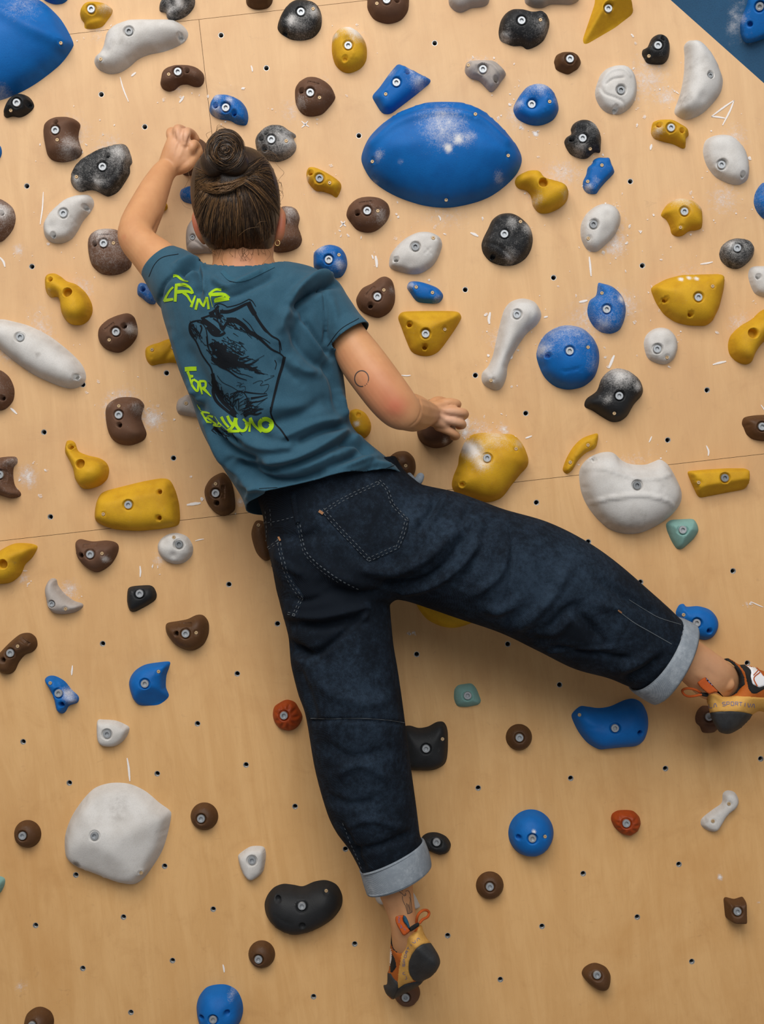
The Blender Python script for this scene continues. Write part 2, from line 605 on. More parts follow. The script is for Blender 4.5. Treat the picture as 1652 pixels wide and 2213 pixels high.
bv, bf = box_verts(-2.12, 1.97, T_PLY + 0.002, 0.10, -1.77, 2.07)
wall = mesh_obj('wall_back', bv, bf, M_LIGHT_BLOCK, smooth=False)
tag(wall, 'plywood climbing wall built of large birch sheets', kind='structure')
for rc in rects:
    x0, x1, z0, z1 = rc
    poly = [np.array(q) for q in ((x0, z0), (x1, z0), (x1, z1), (x0, z1))]
    poly = clip_poly(poly, EA, EN)
    loops = [[Vector((q[0], q[1], 0)) for q in poly]]
    here = []
    for (px, py) in TNUTS:
        q = to_wall(px, py)
        if x0 < q[0] < x1 and z0 < q[1] < z1:
            here.append(q)
            loops.append([Vector((q[0] + 0.0064 * math.cos(t), q[1] + 0.0064 * math.sin(t), 0)) for t in np.linspace(0, 2 * np.pi, 16, endpoint=False)])
    tris = tessellate_polygon(loops)
    flat_pts = [p for l in loops for p in l]
    n = len(flat_pts)
    v = [(p.x, 0.0, p.y) for p in flat_pts] + [(p.x, T_PLY, p.y) for p in flat_pts]
    f = []
    for t in tris:
        a, b, c = (flat_pts[i] for i in t)
        cr = (b.x - a.x) * (c.y - a.y) - (b.y - a.y) * (c.x - a.x)
        t = tuple(t) if cr > 0 else (t[0], t[2], t[1])
        f.append(t); f.append((t[0] + n, t[2] + n, t[1] + n))
    nf = len(f)
    k = 0
    for l in loops:
        m = len(l)
        for i in range(m):
            j = (i + 1) % m
            f.append((k + i, k + i + n, k + j + n, k + j))
        k += m
    pn = mesh_obj('plywood_sheet', v, f, [M_PLY, M_EDGE], wall, smooth=False)
    for i in range(nf, len(f)): pn.data.polygons[i].material_index = 1
    for q in here:
        part_from(ME_TNUT, 'tee_nut', pn, (q[0], 0, q[1]), 1, random.uniform(0, 6))

# ---------------------------------------------------------------- blue wing beyond the slanting edge
M_BLUEWALL = None
def bluewall_mat():
    n = NT('blue_wall_paint')
    co = n.coord()
    big = n.noise(co, 7, 4, 0.65); fine = n.noise(co, 380, 2); mid = n.noise(co, 45, 4, 0.7)
    ch, _, _ = n.attr('wear')
    c = n.mix(n.ramp(big, 0.3, 0.7), (0.011, 0.070, 0.155), (0.014, 0.085, 0.185))
    c = n.mix(n.math('MULTIPLY', n.ramp(fine, 0.45, 0.8), 0.35), c, (0.006, 0.035, 0.085))
    cf = n.ramp(n.math('ADD', n.math('ADD', n.math('MULTIPLY', mid, 0.75), n.math('MULTIPLY', fine, 0.3)), ch), 0.85, 1.5)
    c = n.mix(n.math('MULTIPLY', cf, 0.8), c, (0.62, 0.63, 0.66))
    n.bump(fine, 0.3, 0.001)
    return n.set(Base_Color=c, Roughness=0.75)


M_BLUEWALL = bluewall_mat()
ed = np.array([EN[1], -EN[0]])                       # along the edge (downwards right)
if ed[1] > 0: ed = -ed
PHI = math.radians(33)
e3 = np.array([ed[0], 0, ed[1]])
o3 = np.array([EN[0] * math.cos(PHI), -math.sin(PHI), EN[1] * math.cos(PHI)])
nrm = np.cross(e3, o3)
if nrm[1] > 0: nrm = -nrm
org = np.array([EA[0], 0, EA[1]])
gu = np.linspace(-0.7, 1.2, 96); gw = np.linspace(0.0, 1.1, 56)
vv, ff, wr = [], [], []
CAMW = np.array([0, -DIST, 0.0])
def wing_px(p):
    q = RI @ np.asarray(p)
    k = (DIST + q[1]) / FPX
    return (q[0] / k + CX, CY - q[2] / k)


for side_ in (0.0, 0.018):
    for b in gw:
        for a in gu:
            p = org + e3 * a + o3 * b - nrm * side_ + (nrm * 0.0)
            vv.append(p)
            x, y = wing_px(p)
            wr.append(0.55 * math.exp(-((x - 1592) / 26)**2 - ((y - 30) / 60)**2) + 0.22 * math.exp(-((x - 1575) / 60)**2 - ((y - 80) / 50)**2) + 0.3 * math.exp(-((x - 1630) / 18)**2 - ((y - 92) / 20)**2))
nu, nw = len(gu), len(gw)
for s_ in (0, 1):
    for j in range(nw - 1):
        for i in range(nu - 1):
            a = s_ * nu * nw + j * nu + i
            q = (a, a + 1, a + nu + 1, a + nu)
            ff.append(q if s_ == 0 else q[::-1])
N_ = nu * nw
for i in range(nu - 1):
    ff.append((i + 1, i, i + N_, i + 1 + N_)); b0 = (nw - 1) * nu
    ff.append((b0 + i, b0 + i + 1, b0 + i + 1 + N_, b0 + i + N_))
for j in range(nw - 1):
    ff.append((j * nu, (j + 1) * nu, (j + 1) * nu + N_, j * nu + N_)); e_ = nu - 1
    ff.append(((j + 1) * nu + e_, j * nu + e_, j * nu + e_ + N_, (j + 1) * nu + e_ + N_))
a0, a1, a2 = (vv[ff[0][k]] for k in range(3))
if np.cross(a1 - a0, a2 - a0) @ nrm < 0: ff = [tuple(reversed(q)) for q in ff]
wing = mesh_obj('wall_side', vv, ff, M_BLUEWALL, smooth=False, attrs={'wear': np.column_stack([wr, np.zeros(len(wr)), np.zeros(len(wr))])})
tag(wing, 'dark blue painted climbing wall panel leaning out beside the plywood edge', kind='structure')


def wing_local(q):
    """pixel -> local 2D mm coordinates on the wing plane (x along image right, y down like the photograph)"""
    d = R3 @ (P(q[0], q[1], 0) - np.array([0, -DIST, 0]))
    t = ((org - CAMW) @ nrm) / (d @ nrm)
    p = CAMW + d * t - org
    return np.array([p @ wx, -(p @ wz)]) * 1000


wz = np.array([0, 0, 1.0]) - nrm * nrm[2]; wz /= np.linalg.norm(wz)
wx = np.cross(-nrm, wz) if np.cross(-nrm, wz)[0] > 0 else np.cross(wz, -nrm)
WM = Matrix(((wx[0], -nrm[0], wz[0], org[0]), (wx[1], -nrm[1], wz[1], org[1]), (wx[2], -nrm[2], wz[2], org[2]), (0, 0, 0, 1)))
WING_FRAME = (wing_local, RM.inverted() @ WM)

# padded floor of the hall, below the frame
n_ = NT('mat_vinyl')
M_MAT = n_.set(Base_Color=(0.22, 0.23, 0.25), Roughness=0.7)
fv, ff2 = box_verts(-4, 4, -6, 0.1, -2.15, -1.77)
flr = mesh_obj('floor', fv, ff2, M_MAT, smooth=False)
tag(flr, 'dark padded gym floor under the climbing wall', kind='structure')


# ---------------------------------------------------------------- chalk on the wood
def chalk_mat():
    n = NT('chalk_dust')
    co = n.coord()
    mid = n.noise(co, 110, 4, 0.75); fine = n.noise(co, 700, 2)
    a, _, _ = n.attr('wear')
    s = n.math('ADD', n.math('MULTIPLY', mid, 0.8), n.math('MULTIPLY', fine, 0.4))
    f = n.math('MULTIPLY', n.ramp(n.math('ADD', s, a), 0.86, 1.42), 0.9)
    return n.set(Base_Color=(0.83, 0.80, 0.78), Roughness=0.95, Alpha=f, Specular_IOR_Level=0.1)


M_CHALK = chalk_mat()


def ribbon2(line, w, amp=0.9, lift=0.0011, taper=0.6):
    """a chalk stroke on the plywood (upright wall coordinates)"""
    line = resample(cr_open(line, 6), 3.0, False)
    n = len(line)
    t = np.gradient(line, axis=0); t /= np.linalg.norm(t, axis=1)[:, None] + 1e-9
    nn = np.column_stack([-t[:, 1], t[:, 0]])
    u = np.linspace(0, 1, n)
    ww = w * (1 - taper + taper * np.sin(np.pi * np.clip(u * 0.9 + 0.05, 0, 1)))
    v, wr = [], []
    for k, off in enumerate((-1, -0.4, 0.4, 1)):
        for i in range(n):
            q = to_wall(*(line[i] + nn[i] * off * ww[i] / 2))
            v.append((q[0], -lift, q[1])); wr.append(amp * (1 if abs(off) < 0.9 else 0.25))
    f = [(k * n + i, k * n + i + 1, (k + 1) * n + i + 1, (k + 1) * n + i) for k in range(3) for i in range(n - 1)]
    return v, f, wr


def chalk_blot(x, y, rx, ry, amp, rot=0.0, lift=0.0003):
    v, f, wr = [], [], []
    rs, seg = (0, 0.35, 0.7, 1.0), 20
    for r in rs:
        for i in range(seg):
            a = 2 * math.pi * i / seg
            ax, ay = r * rx * math.cos(a), r * ry * math.sin(a)
            q = to_wall(x + ax * math.cos(rot) - ay * math.sin(rot), y + ax * math.sin(rot) + ay * math.cos(rot))
            v.append((q[0], -lift, q[1])); wr.append(amp * (1 - r)**0.8)
    for k in range(len(rs) - 1):
        for i in range(seg):
            j = (i + 1) % seg
            f.append((k * seg + i, k * seg + j, (k + 1) * seg + j, (k + 1) * seg + i))
    return v, f, wr


STROKES = [([(1060, 675), (1057, 690), (1058, 700)], 8), ([(812, 553), (814, 565), (815, 578)], 8), ([(868, 811), (880, 812), (888, 811)], 4),
           ([(1274, 555), (1276, 575), (1278, 597)], 6), ([(1252, 653), (1262, 651), (1270, 649)], 7), ([(1514, 571), (1528, 569), (1541, 566)], 5),
           ([(1541, 788), (1555, 784), (1570, 781)], 6), ([(1328, 768), (1322, 782), (1316, 796)], 8), ([(1099, 941), (1110, 943), (1116, 944)], 5),
           ([(1136, 947), (1145, 944), (1150, 942)], 5), ([(1403, 956), (1407, 948), (1409, 943)], 4), ([(1527, 963), (1532, 975), (1531, 985)], 5),
           ([(404, 1091), (418, 1089), (434, 1087)], 8), ([(422, 1169), (432, 1166), (441, 1165)], 3), ([(303, 1223), (304, 1236), (303, 1247)], 5),
           ([(157, 1438), (156, 1448), (155, 1459)], 5), ([(275, 1638), (278, 1655), (281, 1688)], 6), ([(482, 2084), (484, 2092), (485, 2101)], 5),
           ([(260, 167), (266, 190), (278, 220)], 4), ([(284, 165), (290, 160), (294, 157)], 6), ([(543, 142), (545, 148), (546, 155)], 5),
           ([(652, 262), (660, 269), (668, 274)], 4), ([(652, 276), (660, 269), (666, 262)], 4), ([(737, 478), (742, 484), (748, 489)], 5), ([(735, 491), (742, 484), (746, 478)], 4),
           ([(1017, 503), (1027, 507), (1034, 511)], 7), ([(948, 466), (952, 472), (952, 477)], 5), ([(94, 415), (92, 450), (87, 485)], 4), ([(0, 556), (8, 566), (11, 577)], 6),
           ([(23, 882), (30, 888), (37, 895)], 6), ([(1538, 252), (1565, 232), (1587, 217)], 5), ([(1587, 217), (1578, 240), (1562, 271)], 5), ([(1538, 252), (1552, 253), (1568, 256)], 5),
           ([(1409, 312), (1407, 319), (1406, 324)], 7), ([(807, 560), (806, 556), (804, 551)], 5), ([(1645, 875), (1650, 882), (1655, 890)], 3), ([(388, 222), (394, 214), (398, 208)], 6),
           ([(1270, 1290), (1275, 1294), (1280, 1297)], 4), ([(1623, 1300), (1636, 1306), (1650, 1312)], 3)]
for line, w in STROKES:
    v, f, wr = ribbon2(line, w, 0.95)
    o = mesh_obj('chalk_stroke', v, f, M_CHALK, wall, smooth=False, attrs={'wear': np.column_stack([wr] * 3)})
# dust where chalked hands brushed the wood: x, y, radii, strength
BLOTS = [(150, 290, 80, 90, .32), (230, 330, 95, 70, .30), (265, 885, 78, 75, .50), (330, 905, 45, 50, .45), (90, 720, 120, 60, .30), (180, 620, 45, 60, .28), (60, 1030, 40, 50, .42),
         (40, 540, 30, 25, .35), (20, 760, 50, 60, .32), (150, 1275, 45, 45, .34), (50, 1250, 30, 26, .28), (345, 1210, 36, 30, .30), (1340, 660, 75, 65, .40), (1270, 690, 110, 100, .26),
         (1400, 170, 95, 110, .30), (1440, 210, 40, 45, .38), (1310, 490, 90, 95, .30), (1215, 375, 80, 60, .34), (1590, 300, 70, 60, .28), (1565, 430, 70, 70, .30), (1330, 530, 55, 60, .38),
         (1120, 250, 60, 60, .30), (1158, 289, 9, 12, .75), (1130, 278, 14, 9, .4), (1060, 150, 70, 55, .30), (760, 90, 62, 55, .36), (690, 200, 65, 60, .28), (720, 560, 50, 55, .30), (630, 240, 60, 55, .24),
         (795, 460, 70, 60, .24), (690, 400, 50, 50, .24), (1000, 910, 24, 38, .62), (1005, 935, 22, 20, .5), (1050, 950, 110, 55, .36), (1090, 930, 34, 22, .42), (890, 540, 80, 65, .22), (1430, 745, 50, 55, .24),
         (1225, 760, 110, 95, .22), (1500, 600, 95, 60, .22), (1600, 700, 50, 60, .30), (1170, 420, 70, 65, .24), (1480, 470, 70, 60, .26), (1260, 300, 70, 65, .22), (490, 230, 60, 50, .24), (1400, 130, 50, 50, .2),
         (960, 470, 120, 60, .20), (470, 900, 50, 40, .2), (470, 1060, 55, 60, .30), (520, 1085, 25, 22, .36), (1360, 1000, 130, 50, .20), (1085, 740, 60, 100, .26), (380, 190, 55, 40, .2), (215, 70, 60, 50, .2),
         (120, 480, 60, 60, .24), (1035, 135, 40, 22, .40), (1310, 455, 40, 30, .22), (45, 2130, 30, 24, .28), (1557, 1895, 12, 14, .5), (893, 1368, 8, 6, .55), (1615, 1306, 12, 8, .3), (1640, 1950, 6, 10, .35)]
for bi, (x, y, rx, ry, a) in enumerate(BLOTS):
    v, f, wr = chalk_blot(x, y, rx, ry, a + 0.20, random.uniform(0, 3), 0.00015 + bi * 0.00001)
    o = mesh_obj('chalk_smudge', v, f, M_CHALK, wall, smooth=False, attrs={'wear': np.column_stack([wr] * 3)})

# single specks of chalk too small and many to pick apart
V_, F_, W_ = [], [], []
for (x, y, rx, ry, a) in BLOTS:
    if y > 1700: continue
    for _ in range(int(5 + rx * ry * a / 320)):
        ph = random.uniform(0, 6.28); r = random.uniform(.45, 1.15)
        cx_, cy_ = x + rx * r * math.cos(ph), y + ry * r * math.sin(ph)
        sz = random.choice([1.2, 1.6, 2.2, 3.0, 4.5]); an = random.uniform(0, 3.14); el = random.uniform(.35, .9)
        b = len(V_)
        for k in range(9):
            t = 2 * math.pi * k / 9; q = sz * random.uniform(.6, 1.3)
            w_ = to_wall(cx_ + q * math.cos(t) * math.cos(an) - q * el * math.sin(t) * math.sin(an), cy_ + q * math.cos(t) * math.sin(an) + q * el * math.sin(t) * math.cos(an))
            V_.append((w_[0], -0.0014, w_[1])); W_.append(random.uniform(.35, .8))
        F_.append(tuple(b + k for k in range(9)))
fl = mesh_obj('chalk_flecks', V_, F_, M_CHALK, wall, smooth=False, attrs={'wear': np.column_stack([W_] * 3)})
fl['kind'] = 'stuff'
# ---------------------------------------------------------------- the holds (outlines in photograph pixels)
H_ = hold
# --- top band
H_('blue', [(-60, -30), (0, -14), (40, -6), (85, 0), (130, 40), (157, 88), (156, 105), (130, 140), (82, 178), (40, 202), (0, 217), (-60, 228), (-150, 190), (-190, 100), (-150, 10)], 75,
   screws=[(126, 85)], label='huge blue rounded slab cut by the picture edge above the small black hold', prof=(1.9, 1), soft=6, grooves=[([(-60, 10), (0, 24), (75, 62), (150, 92)], 16, -9)], chalk=-.1, blobs=[(60, 30, 55, .35), (10, 210, 25, .5)])
H_('blue', [(90, -15), (95, 0), (115, 9), (135, 8), (147, -2), (145, -25), (110, -35)], 26, label='blue hold mostly outside the picture above the ochre tipped nub')
H_('yellow', [(173, 28), (180, 15), (192, 7), (207, 6), (222, 8), (232, 11), (243, 20), (242, 30), (232, 45), (222, 57), (208, 62), (190, 63), (183, 60), (182, 50), (176, 42)], 30, bolts=[(198, 21)], sharp=False,
   grooves=[([(180, 46), (200, 38), (222, 34)], 6, 5)], tilt=(0, .2), blobs=[(238, 20, 10, .5), (225, 32, 12, .3)], label='small yellow nub with pointed chalky tip above the long white hold')
H_('white', [(225, 95), (232, 70), (250, 55), (285, 43), (330, 42), (370, 43), (395, 55), (407, 72), (402, 88), (385, 100), (355, 112), (325, 118), (300, 128), (280, 145), (260, 157), (235, 160), (213, 150), (204, 135), (207, 122), (220, 110)], 44,
   bolts=[(280, 70)], screws=[(217, 127)], holes=[(387, 72)], dents=[(350, 85, 22, 6), (387, 72, 14, 5), (225, 108, 12, 8)], dirt=.12, dblobs=[(260, 110, 45, .25)], dark_bolt=True, label='long curved pale grey hold shaped like a cashew near the panel seam')
H_('black', [(345, 12), (352, 0), (360, -15), (400, -20), (420, -5), (421, 12), (412, 27), (400, 37), (383, 44), (368, 44), (361, 38), (358, 28), (346, 25)], 38, dents=[(375, 12, 10, 9), (400, 8, 9, 7), (362, 18, 6, 6)],
   chalk=.25, blobs=[(392, 18, 10, .6), (370, 30, 10, .3)], label='chalky black rocky hold at the upper picture edge above the cashew shaped one')
H_('rust', [(532, 0), (535, 12), (548, 20), (565, 21), (580, 17), (589, 5), (588, -15), (560, -30), (535, -20)], 34, label='brown hold cut by the upper picture edge beside the chalked black one')
H_('brown', [(348, 172), (352, 158), (365, 148), (385, 143), (405, 143), (425, 147), (438, 157), (442, 168), (440, 180), (432, 188), (420, 188), (405, 183), (390, 185), (378, 195), (365, 198), (352, 192), (347, 182)], 36,
   bolts=[(385, 156)], screws=[(366, 163)], holes=[(405, 154)], grooves=[([(370, 182), (395, 172), (425, 176)], 5, 4)], chalk=.05, label='brown bean shaped hold beside the vertical panel seam')
H_('blue', [(453, 235), (456, 220), (465, 208), (480, 205), (500, 208), (520, 218), (533, 235), (537, 255), (533, 270), (522, 271), (510, 268), (500, 262), (490, 260), (475, 258), (462, 252), (455, 245)], 34,
   bolts=[(488, 232)], holes=[(507, 244), (466, 228)], dents=[(480, 225, 14, 6)], chalk=.12, blobs=[(470, 215, 12, .35), (470, 248, 12, .45), (500, 225, 8, .4)], label='blue three-holed hold just above the hair bun')
H_('black', [(8, 248), (12, 235), (18, 222), (30, 210), (45, 204), (60, 208), (70, 218), (74, 230), (68, 240), (55, 250), (42, 254), (28, 252), (15, 255)], 34, bolts=[(37, 223)], holes=[(58, 222)], screws=[(22, 237)],
   label='small black knob tucked under the huge blue slab')
H_('brown', [(95, 275), (105, 262), (125, 254), (150, 254), (165, 260), (174, 270), (171, 285), (170, 300), (175, 318), (179, 328), (172, 340), (155, 348), (135, 351), (115, 347), (103, 335), (97, 310), (94, 290)], 44,
   bolts=[(121, 283)], holes=[(121, 265)], screws=[(126, 305)], tilt=(.15, 0), blobs=[(165, 320, 22, .4), (150, 345, 20, .3)], label='brown hold with a scooped side above the cracked black one')
H_('black', [(153, 385), (160, 365), (178, 345), (205, 328), (235, 317), (262, 311), (275, 317), (283, 335), (286, 352), (281, 360), (281, 375), (270, 395), (255, 415), (235, 425), (222, 420), (205, 412), (190, 412), (175, 415), (162, 408), (155, 398)], 40,
   bolts=[(223, 362)], holes=[(234, 338)], screws=[(166, 383)], flat=.35, grooves=[([(185, 352), (210, 390), (245, 380), (256, 345), (240, 322)], 2, 2), ([(255, 325), (272, 350), (262, 385), (240, 410)], 2, 2)], chalk=.16,
   blobs=[(265, 340, 22, .35), (218, 402, 12, .4), (170, 400, 14, .35)], label='large dull black hold with ring shaped cracks near the raised forearm')
H_('white', [(94, 490), (98, 475), (112, 457), (130, 440), (150, 427), (175, 421), (192, 422), (202, 432), (203, 445), (195, 460), (180, 478), (168, 500), (155, 517), (135, 526), (112, 524), (98, 512)], 36,
   bolts=[(138, 462)], holes=[(182, 446), (115, 507)], dents=[(182, 444, 11, 4), (112, 490, 11, 5), (140, 490, 16, 3)], grooves=[([(154, 470), (170, 488)], 1.6, 1.8), ([(170, 470), (154, 486)], 1.6, 1.8)], flat=.2, dirt=.1, dblobs=[(150, 500, 22, .2)],
   label='white oval hold with an engraved cross below the cracked black one')
H_('brown', [(190, 525), (195, 508), (210, 497), (232, 494), (255, 498), (270, 515), (282, 545), (284, 575), (265, 590), (245, 595), (220, 592), (200, 575), (192, 550)], 40, bolts=[(225, 527)], holes=[(205, 528)], screws=[(246, 526)],
   bars=[(224, 510, 27, -3)], chalk=.2, blobs=[(225, 505, 22, .35)], label='chalky brown hold partly behind the raised elbow')
H_('brown', [(-30, 470), (-25, 445), (-5, 430), (12, 436), (28, 450), (34, 470), (30, 492), (18, 510), (2, 523), (-20, 520), (-30, 500)], 38, holes=[(4, 462)], chalk=.2, blobs=[(14, 465, 16, .5)], label='chalky brown hold cut by the picture edge beside the cross marked white oval')
H_('blue', [(-40, 310), (-15, 305), (1, 316), (4, 332), (-3, 345), (-25, 350)], 22, label='sliver of a blue hold at the picture edge under the huge blue slab')
H_('brown', [(398, 302), (402, 290), (412, 289), (422, 298), (438, 303), (458, 325), (456, 352), (436, 370), (412, 380), (396, 377), (391, 362), (396, 330)], 50, label='brown hold gripped by the raised hand beside the bun', chalk=.08, tilt=(-.1, .1))
H_('blue', [(389, 422), (392, 410), (402, 405), (415, 402), (430, 410), (440, 425), (430, 440), (410, 440), (395, 434)], 26, chalk=.2, label='small chalky blue hold half behind the hair')
H_('grey', [(402, 510), (405, 490), (415, 475), (428, 470), (450, 490), (462, 520), (465, 545), (440, 548), (415, 549), (404, 538)], 30, bolts=[(416, 513)], boltr=.62, dark_bolt=True, grooves=[([(404, 528), (420, 522), (445, 540)], 2.5, 3)], bumps=[(425, 538, 14, 4)],
   label='pale grey lumpy hold behind the nape and shoulder')
H_('yellow', [(293, 432), (297, 418), (320, 405), (345, 420), (362, 443), (358, 455), (330, 460), (300, 450)], 26, label='yellow hold hidden behind the raised forearm')
H_('blue', [(297, 622), (302, 612), (312, 612), (325, 620), (338, 640), (335, 657), (320, 655), (308, 645), (298, 637)], 22, holes=[(309, 625)], chalk=.22, label='small blue hold peeking out under the short sleeve')
H_('black', [(600, 60), (603, 45), (612, 25), (625, 10), (640, 2), (662, 2), (682, 8), (692, 22), (696, 40), (694, 60), (685, 75), (672, 84), (650, 88), (628, 85), (610, 75), (603, 68)], 42, bolts=[(651, 28)], screws=[(677, 18)], holes=[(615, 63)],
   dents=[(625, 45, 10, 4)], blobs=[(680, 35, 16, .5), (632, 57, 10, .6), (650, 70, 25, .3)], chalk=.05, label='round black hold with chalk smears above the tall yellow egg')
H_('brown', [(794, 10), (797, 25), (810, 43), (838, 52), (865, 45), (880, 28), (884, 10), (880, -15), (840, -30), (800, -15)], 44, bolts=[(836, 2)], holes=[(858, 2)], screws=[(815, 8)], label='brown dome cut by the upper picture edge beside the yellow egg')
H_('yellow', [(718, 90), (722, 75), (735, 63), (755, 60), (773, 68), (787, 85), (793, 105), (792, 130), (780, 148), (758, 158), (740, 155), (725, 140), (718, 115)], 40, bolts=[(753, 100)], bigholes=[(746, 127, 5, 10)], dents=[(751, 88, 9, 6)], bumps=[(765, 118, 4, 1.5), (760, 125, 3, 1.5), (770, 124, 3, 1.5)],
   top=.2, blobs=[(755, 62, 18, .6), (775, 80, 22, .5), (724, 85, 10, .5)], label='egg shaped yellow hold with a chalk dusted top')
H_('brown', [(638, 195), (645, 180), (660, 170), (675, 167), (698, 173), (715, 187), (724, 205), (724, 215), (712, 232), (695, 248), (670, 252), (652, 245), (640, 225)], 42, bolts=[(671, 202)], holes=[(652, 196)], screws=[(691, 212)],
   bars=[(678, 182, 26, 14)], chalk=.06, blobs=[(650, 230, 16, .3)], label='brown hold between the chalk cross and the yellow egg')
H_('blue', [(861, 137), (932, 172), (930, 180), (900, 205), (845, 247), (830, 247), (822, 240), (805, 212), (806, 205), (820, 190), (845, 155)], 30, bolts=[(857, 180)], screws=[(834, 206)], holes=[(881, 157)], sharp=True, side=24, tilt=(-.2, .1), soft=3,
   facets=[(861, 137, 806, 208, 1.6, 3)], blobs=[(905, 185, 20, .45), (845, 160, 14, .3), (885, 160, 12, .3)], label='angular blue wedge hold just above the biggest blue volume')
H_('black', [(552, 305), (558, 290), (572, 277), (590, 270), (610, 272), (625, 282), (638, 290), (640, 297), (635, 300), (641, 315), (637, 330), (622, 343), (600, 350), (575, 345), (558, 330)], 40, bolts=[(587, 303)], screws=[(619, 305)],
   holes=[(572, 320), (565, 298), (575, 287)], grooves=[([(575, 285), (600, 282), (630, 298)], 4, 5)], chalk=.28, blobs=[(625, 315, 22, .3)], label='grey dusted black hold beside the head and bun')
H_('yellow', [(663, 372), (668, 362), (680, 362), (700, 370), (725, 385), (737, 397), (737, 410), (728, 427), (715, 420), (700, 415), (682, 412), (668, 397), (663, 385)], 32, bolts=[(691, 386)], screws=[(713, 396)], holes=[(672, 373)], dents=[(722, 412, 9, 5)],
   dark_bolt=True, blobs=[(665, 388, 8, .5)], label='small yellow hold with a worn bolt between the head and the biggest volume')
H_('brown', [(749, 465), (755, 445), (772, 430), (795, 425), (820, 428), (838, 440), (843, 460), (835, 480), (815, 498), (795, 503), (772, 497), (757, 480)], 40, bolts=[(794, 457)], holes=[(773, 461)], screws=[(817, 457)], bars=[(791, 439, 28, -8)],
   chalk=.05, blobs=[(825, 475, 16, .35)], label='brown rounded triangle just under the biggest blue volume')
H_('brown', [(592, 500), (600, 470), (608, 448), (625, 446), (640, 452), (648, 470), (645, 490), (650, 505), (653, 520), (645, 535), (620, 545), (592, 543), (585, 520)], 42, bolts=[(609, 480)], chalk=.12, blobs=[(632, 465, 18, .3)], label='brown hold half hidden by the ear with the earring')
H_('blue', [(678, 560), (680, 545), (695, 533), (715, 529), (735, 535), (747, 550), (751, 572), (745, 590), (735, 600), (715, 600), (695, 590), (680, 580)], 40, bolts=[(711, 562)], screws=[(733, 551)], dents=[(712, 580, 8, 4)], chalk=.08,
   blobs=[(735, 578, 10, .5), (695, 540, 14, .4)], label='round blue hold just above the lower shoulder of the T-shirt')
H_('blue', [(782, 350), (785, 325), (800, 295), (830, 265), (870, 240), (915, 225), (960, 221), (1010, 226), (1050, 245), (1085, 275), (1110, 305), (1125, 330), (1128, 350), (1118, 375), (1095, 400), (1060, 425), (1020, 440), (970, 449), (920, 445), (870, 430), (830, 410), (800, 385)], 92,
   screws=[(805, 341), (967, 421), (1100, 333), (1027, 251)], prof=(1.9, 1.0), tilt=(0, .16), soft=4, grooves=[([(800, 302), (860, 262), (950, 242), (1040, 258), (1098, 302)], 12, -12), ([(805, 285), (860, 245), (950, 229), (1040, 241), (1095, 282)], 9, 9)], dents=[(955, 228, 6, 3), (935, 233, 6, 3), (975, 230, 6, 3), (987, 234, 6, 3)], chalk=-.12,
   blobs=[(955, 305, 45, .42), (940, 265, 90, .22), (1010, 325, 18, .35), (964, 347, 8, .9), (985, 330, 9, .7), (820, 353, 14, .55), (805, 400, 16, .55), (1075, 395, 16, .5), (865, 370, 8, .5)],
   label='biggest blue oval volume with a chalk worn ledge')
H_('grey', [(970, -5), (972, 12), (985, 25), (1000, 27), (1020, 18), (1045, 15), (1057, 5), (1055, -20), (1010, -30), (975, -25)], 34, label='pale grey hold at the upper picture edge above the long black rock')
H_('grey', [(1135, 5), (1148, 15), (1162, 18), (1175, 17), (1192, 10), (1215, 10), (1235, 10), (1252, 0), (1250, -25), (1190, -35), (1140, -20)], 34, label='pale grey hold at the upper picture edge beside the yellow wedge')
H_('black', [(1078, 70), (1083, 45), (1095, 28), (1110, 22), (1130, 23), (1150, 28), (1170, 26), (1185, 38), (1188, 52), (1184, 70), (1175, 88), (1160, 100), (1140, 107), (1128, 100), (1110, 100), (1095, 95), (1082, 88)], 44, bolts=[(1127, 47)], screws=[(1168, 45)],
   grooves=[([(1085, 60), (1110, 75), (1140, 95)], 5, 4)], chalk=.08, blobs=[(1170, 70, 20, .3), (1090, 90, 14, .4)], label='large black rocky hold beneath the grey ones at the upper edge')
H_('yellow', [(1288, -25), (1345, -25), (1362, 0), (1370, 22), (1366, 32), (1330, 60), (1270, 95), (1262, 95), (1260, 85), (1272, 50), (1286, 8)], 46, bolts=[(1316, 17)], sharp=True, flat=.5, facets=[(1262, 97, 1368, 32, 1.1, 1), (1260, 90, 1286, 8, 2.2, 2)], soft=2,
   label='big yellow wedge with a flat face at the upper picture edge')
H_('black', [(1388, 118), (1390, 108), (1400, 102), (1408, 85), (1418, 77), (1432, 79), (1443, 88), (1448, 105), (1445, 125), (1435, 138), (1420, 140), (1400, 137), (1393, 128)], 36, bolts=[(1422, 99)], holes=[(1433, 84)], screws=[(1405, 118)], chalk=.06,
   label='small black hold between the brown pebble and the half moon')
H_('rust', [(1198, 133), (1203, 120), (1215, 114), (1235, 114), (1250, 122), (1256, 135), (1250, 148), (1240, 155), (1228, 161), (1212, 156), (1202, 150), (1199, 140)], 30, bolts=[(1232, 128)], dents=[(1212, 118, 7, 3)], label='small shiny red-brown pebble hold above the chalky blue dimple')
H_('white', [(1479, 100), (1490, 88), (1508, 89), (1525, 100), (1545, 125), (1558, 155), (1563, 175), (1558, 200), (1540, 225), (1515, 248), (1485, 259), (1465, 252), (1458, 240), (1470, 205), (1478, 165), (1480, 125)], 44, bolts=[(1536, 163)], boltr=.7, dark_bolt=True,
   dents=[(1518, 212, 12, 5), (1515, 140, 14, 3)], tilt=(-.3, 0), dirt=.18, dblobs=[(1500, 150, 25, .2), (1475, 225, 20, .3)], label='white half moon hold near the blue side panel')
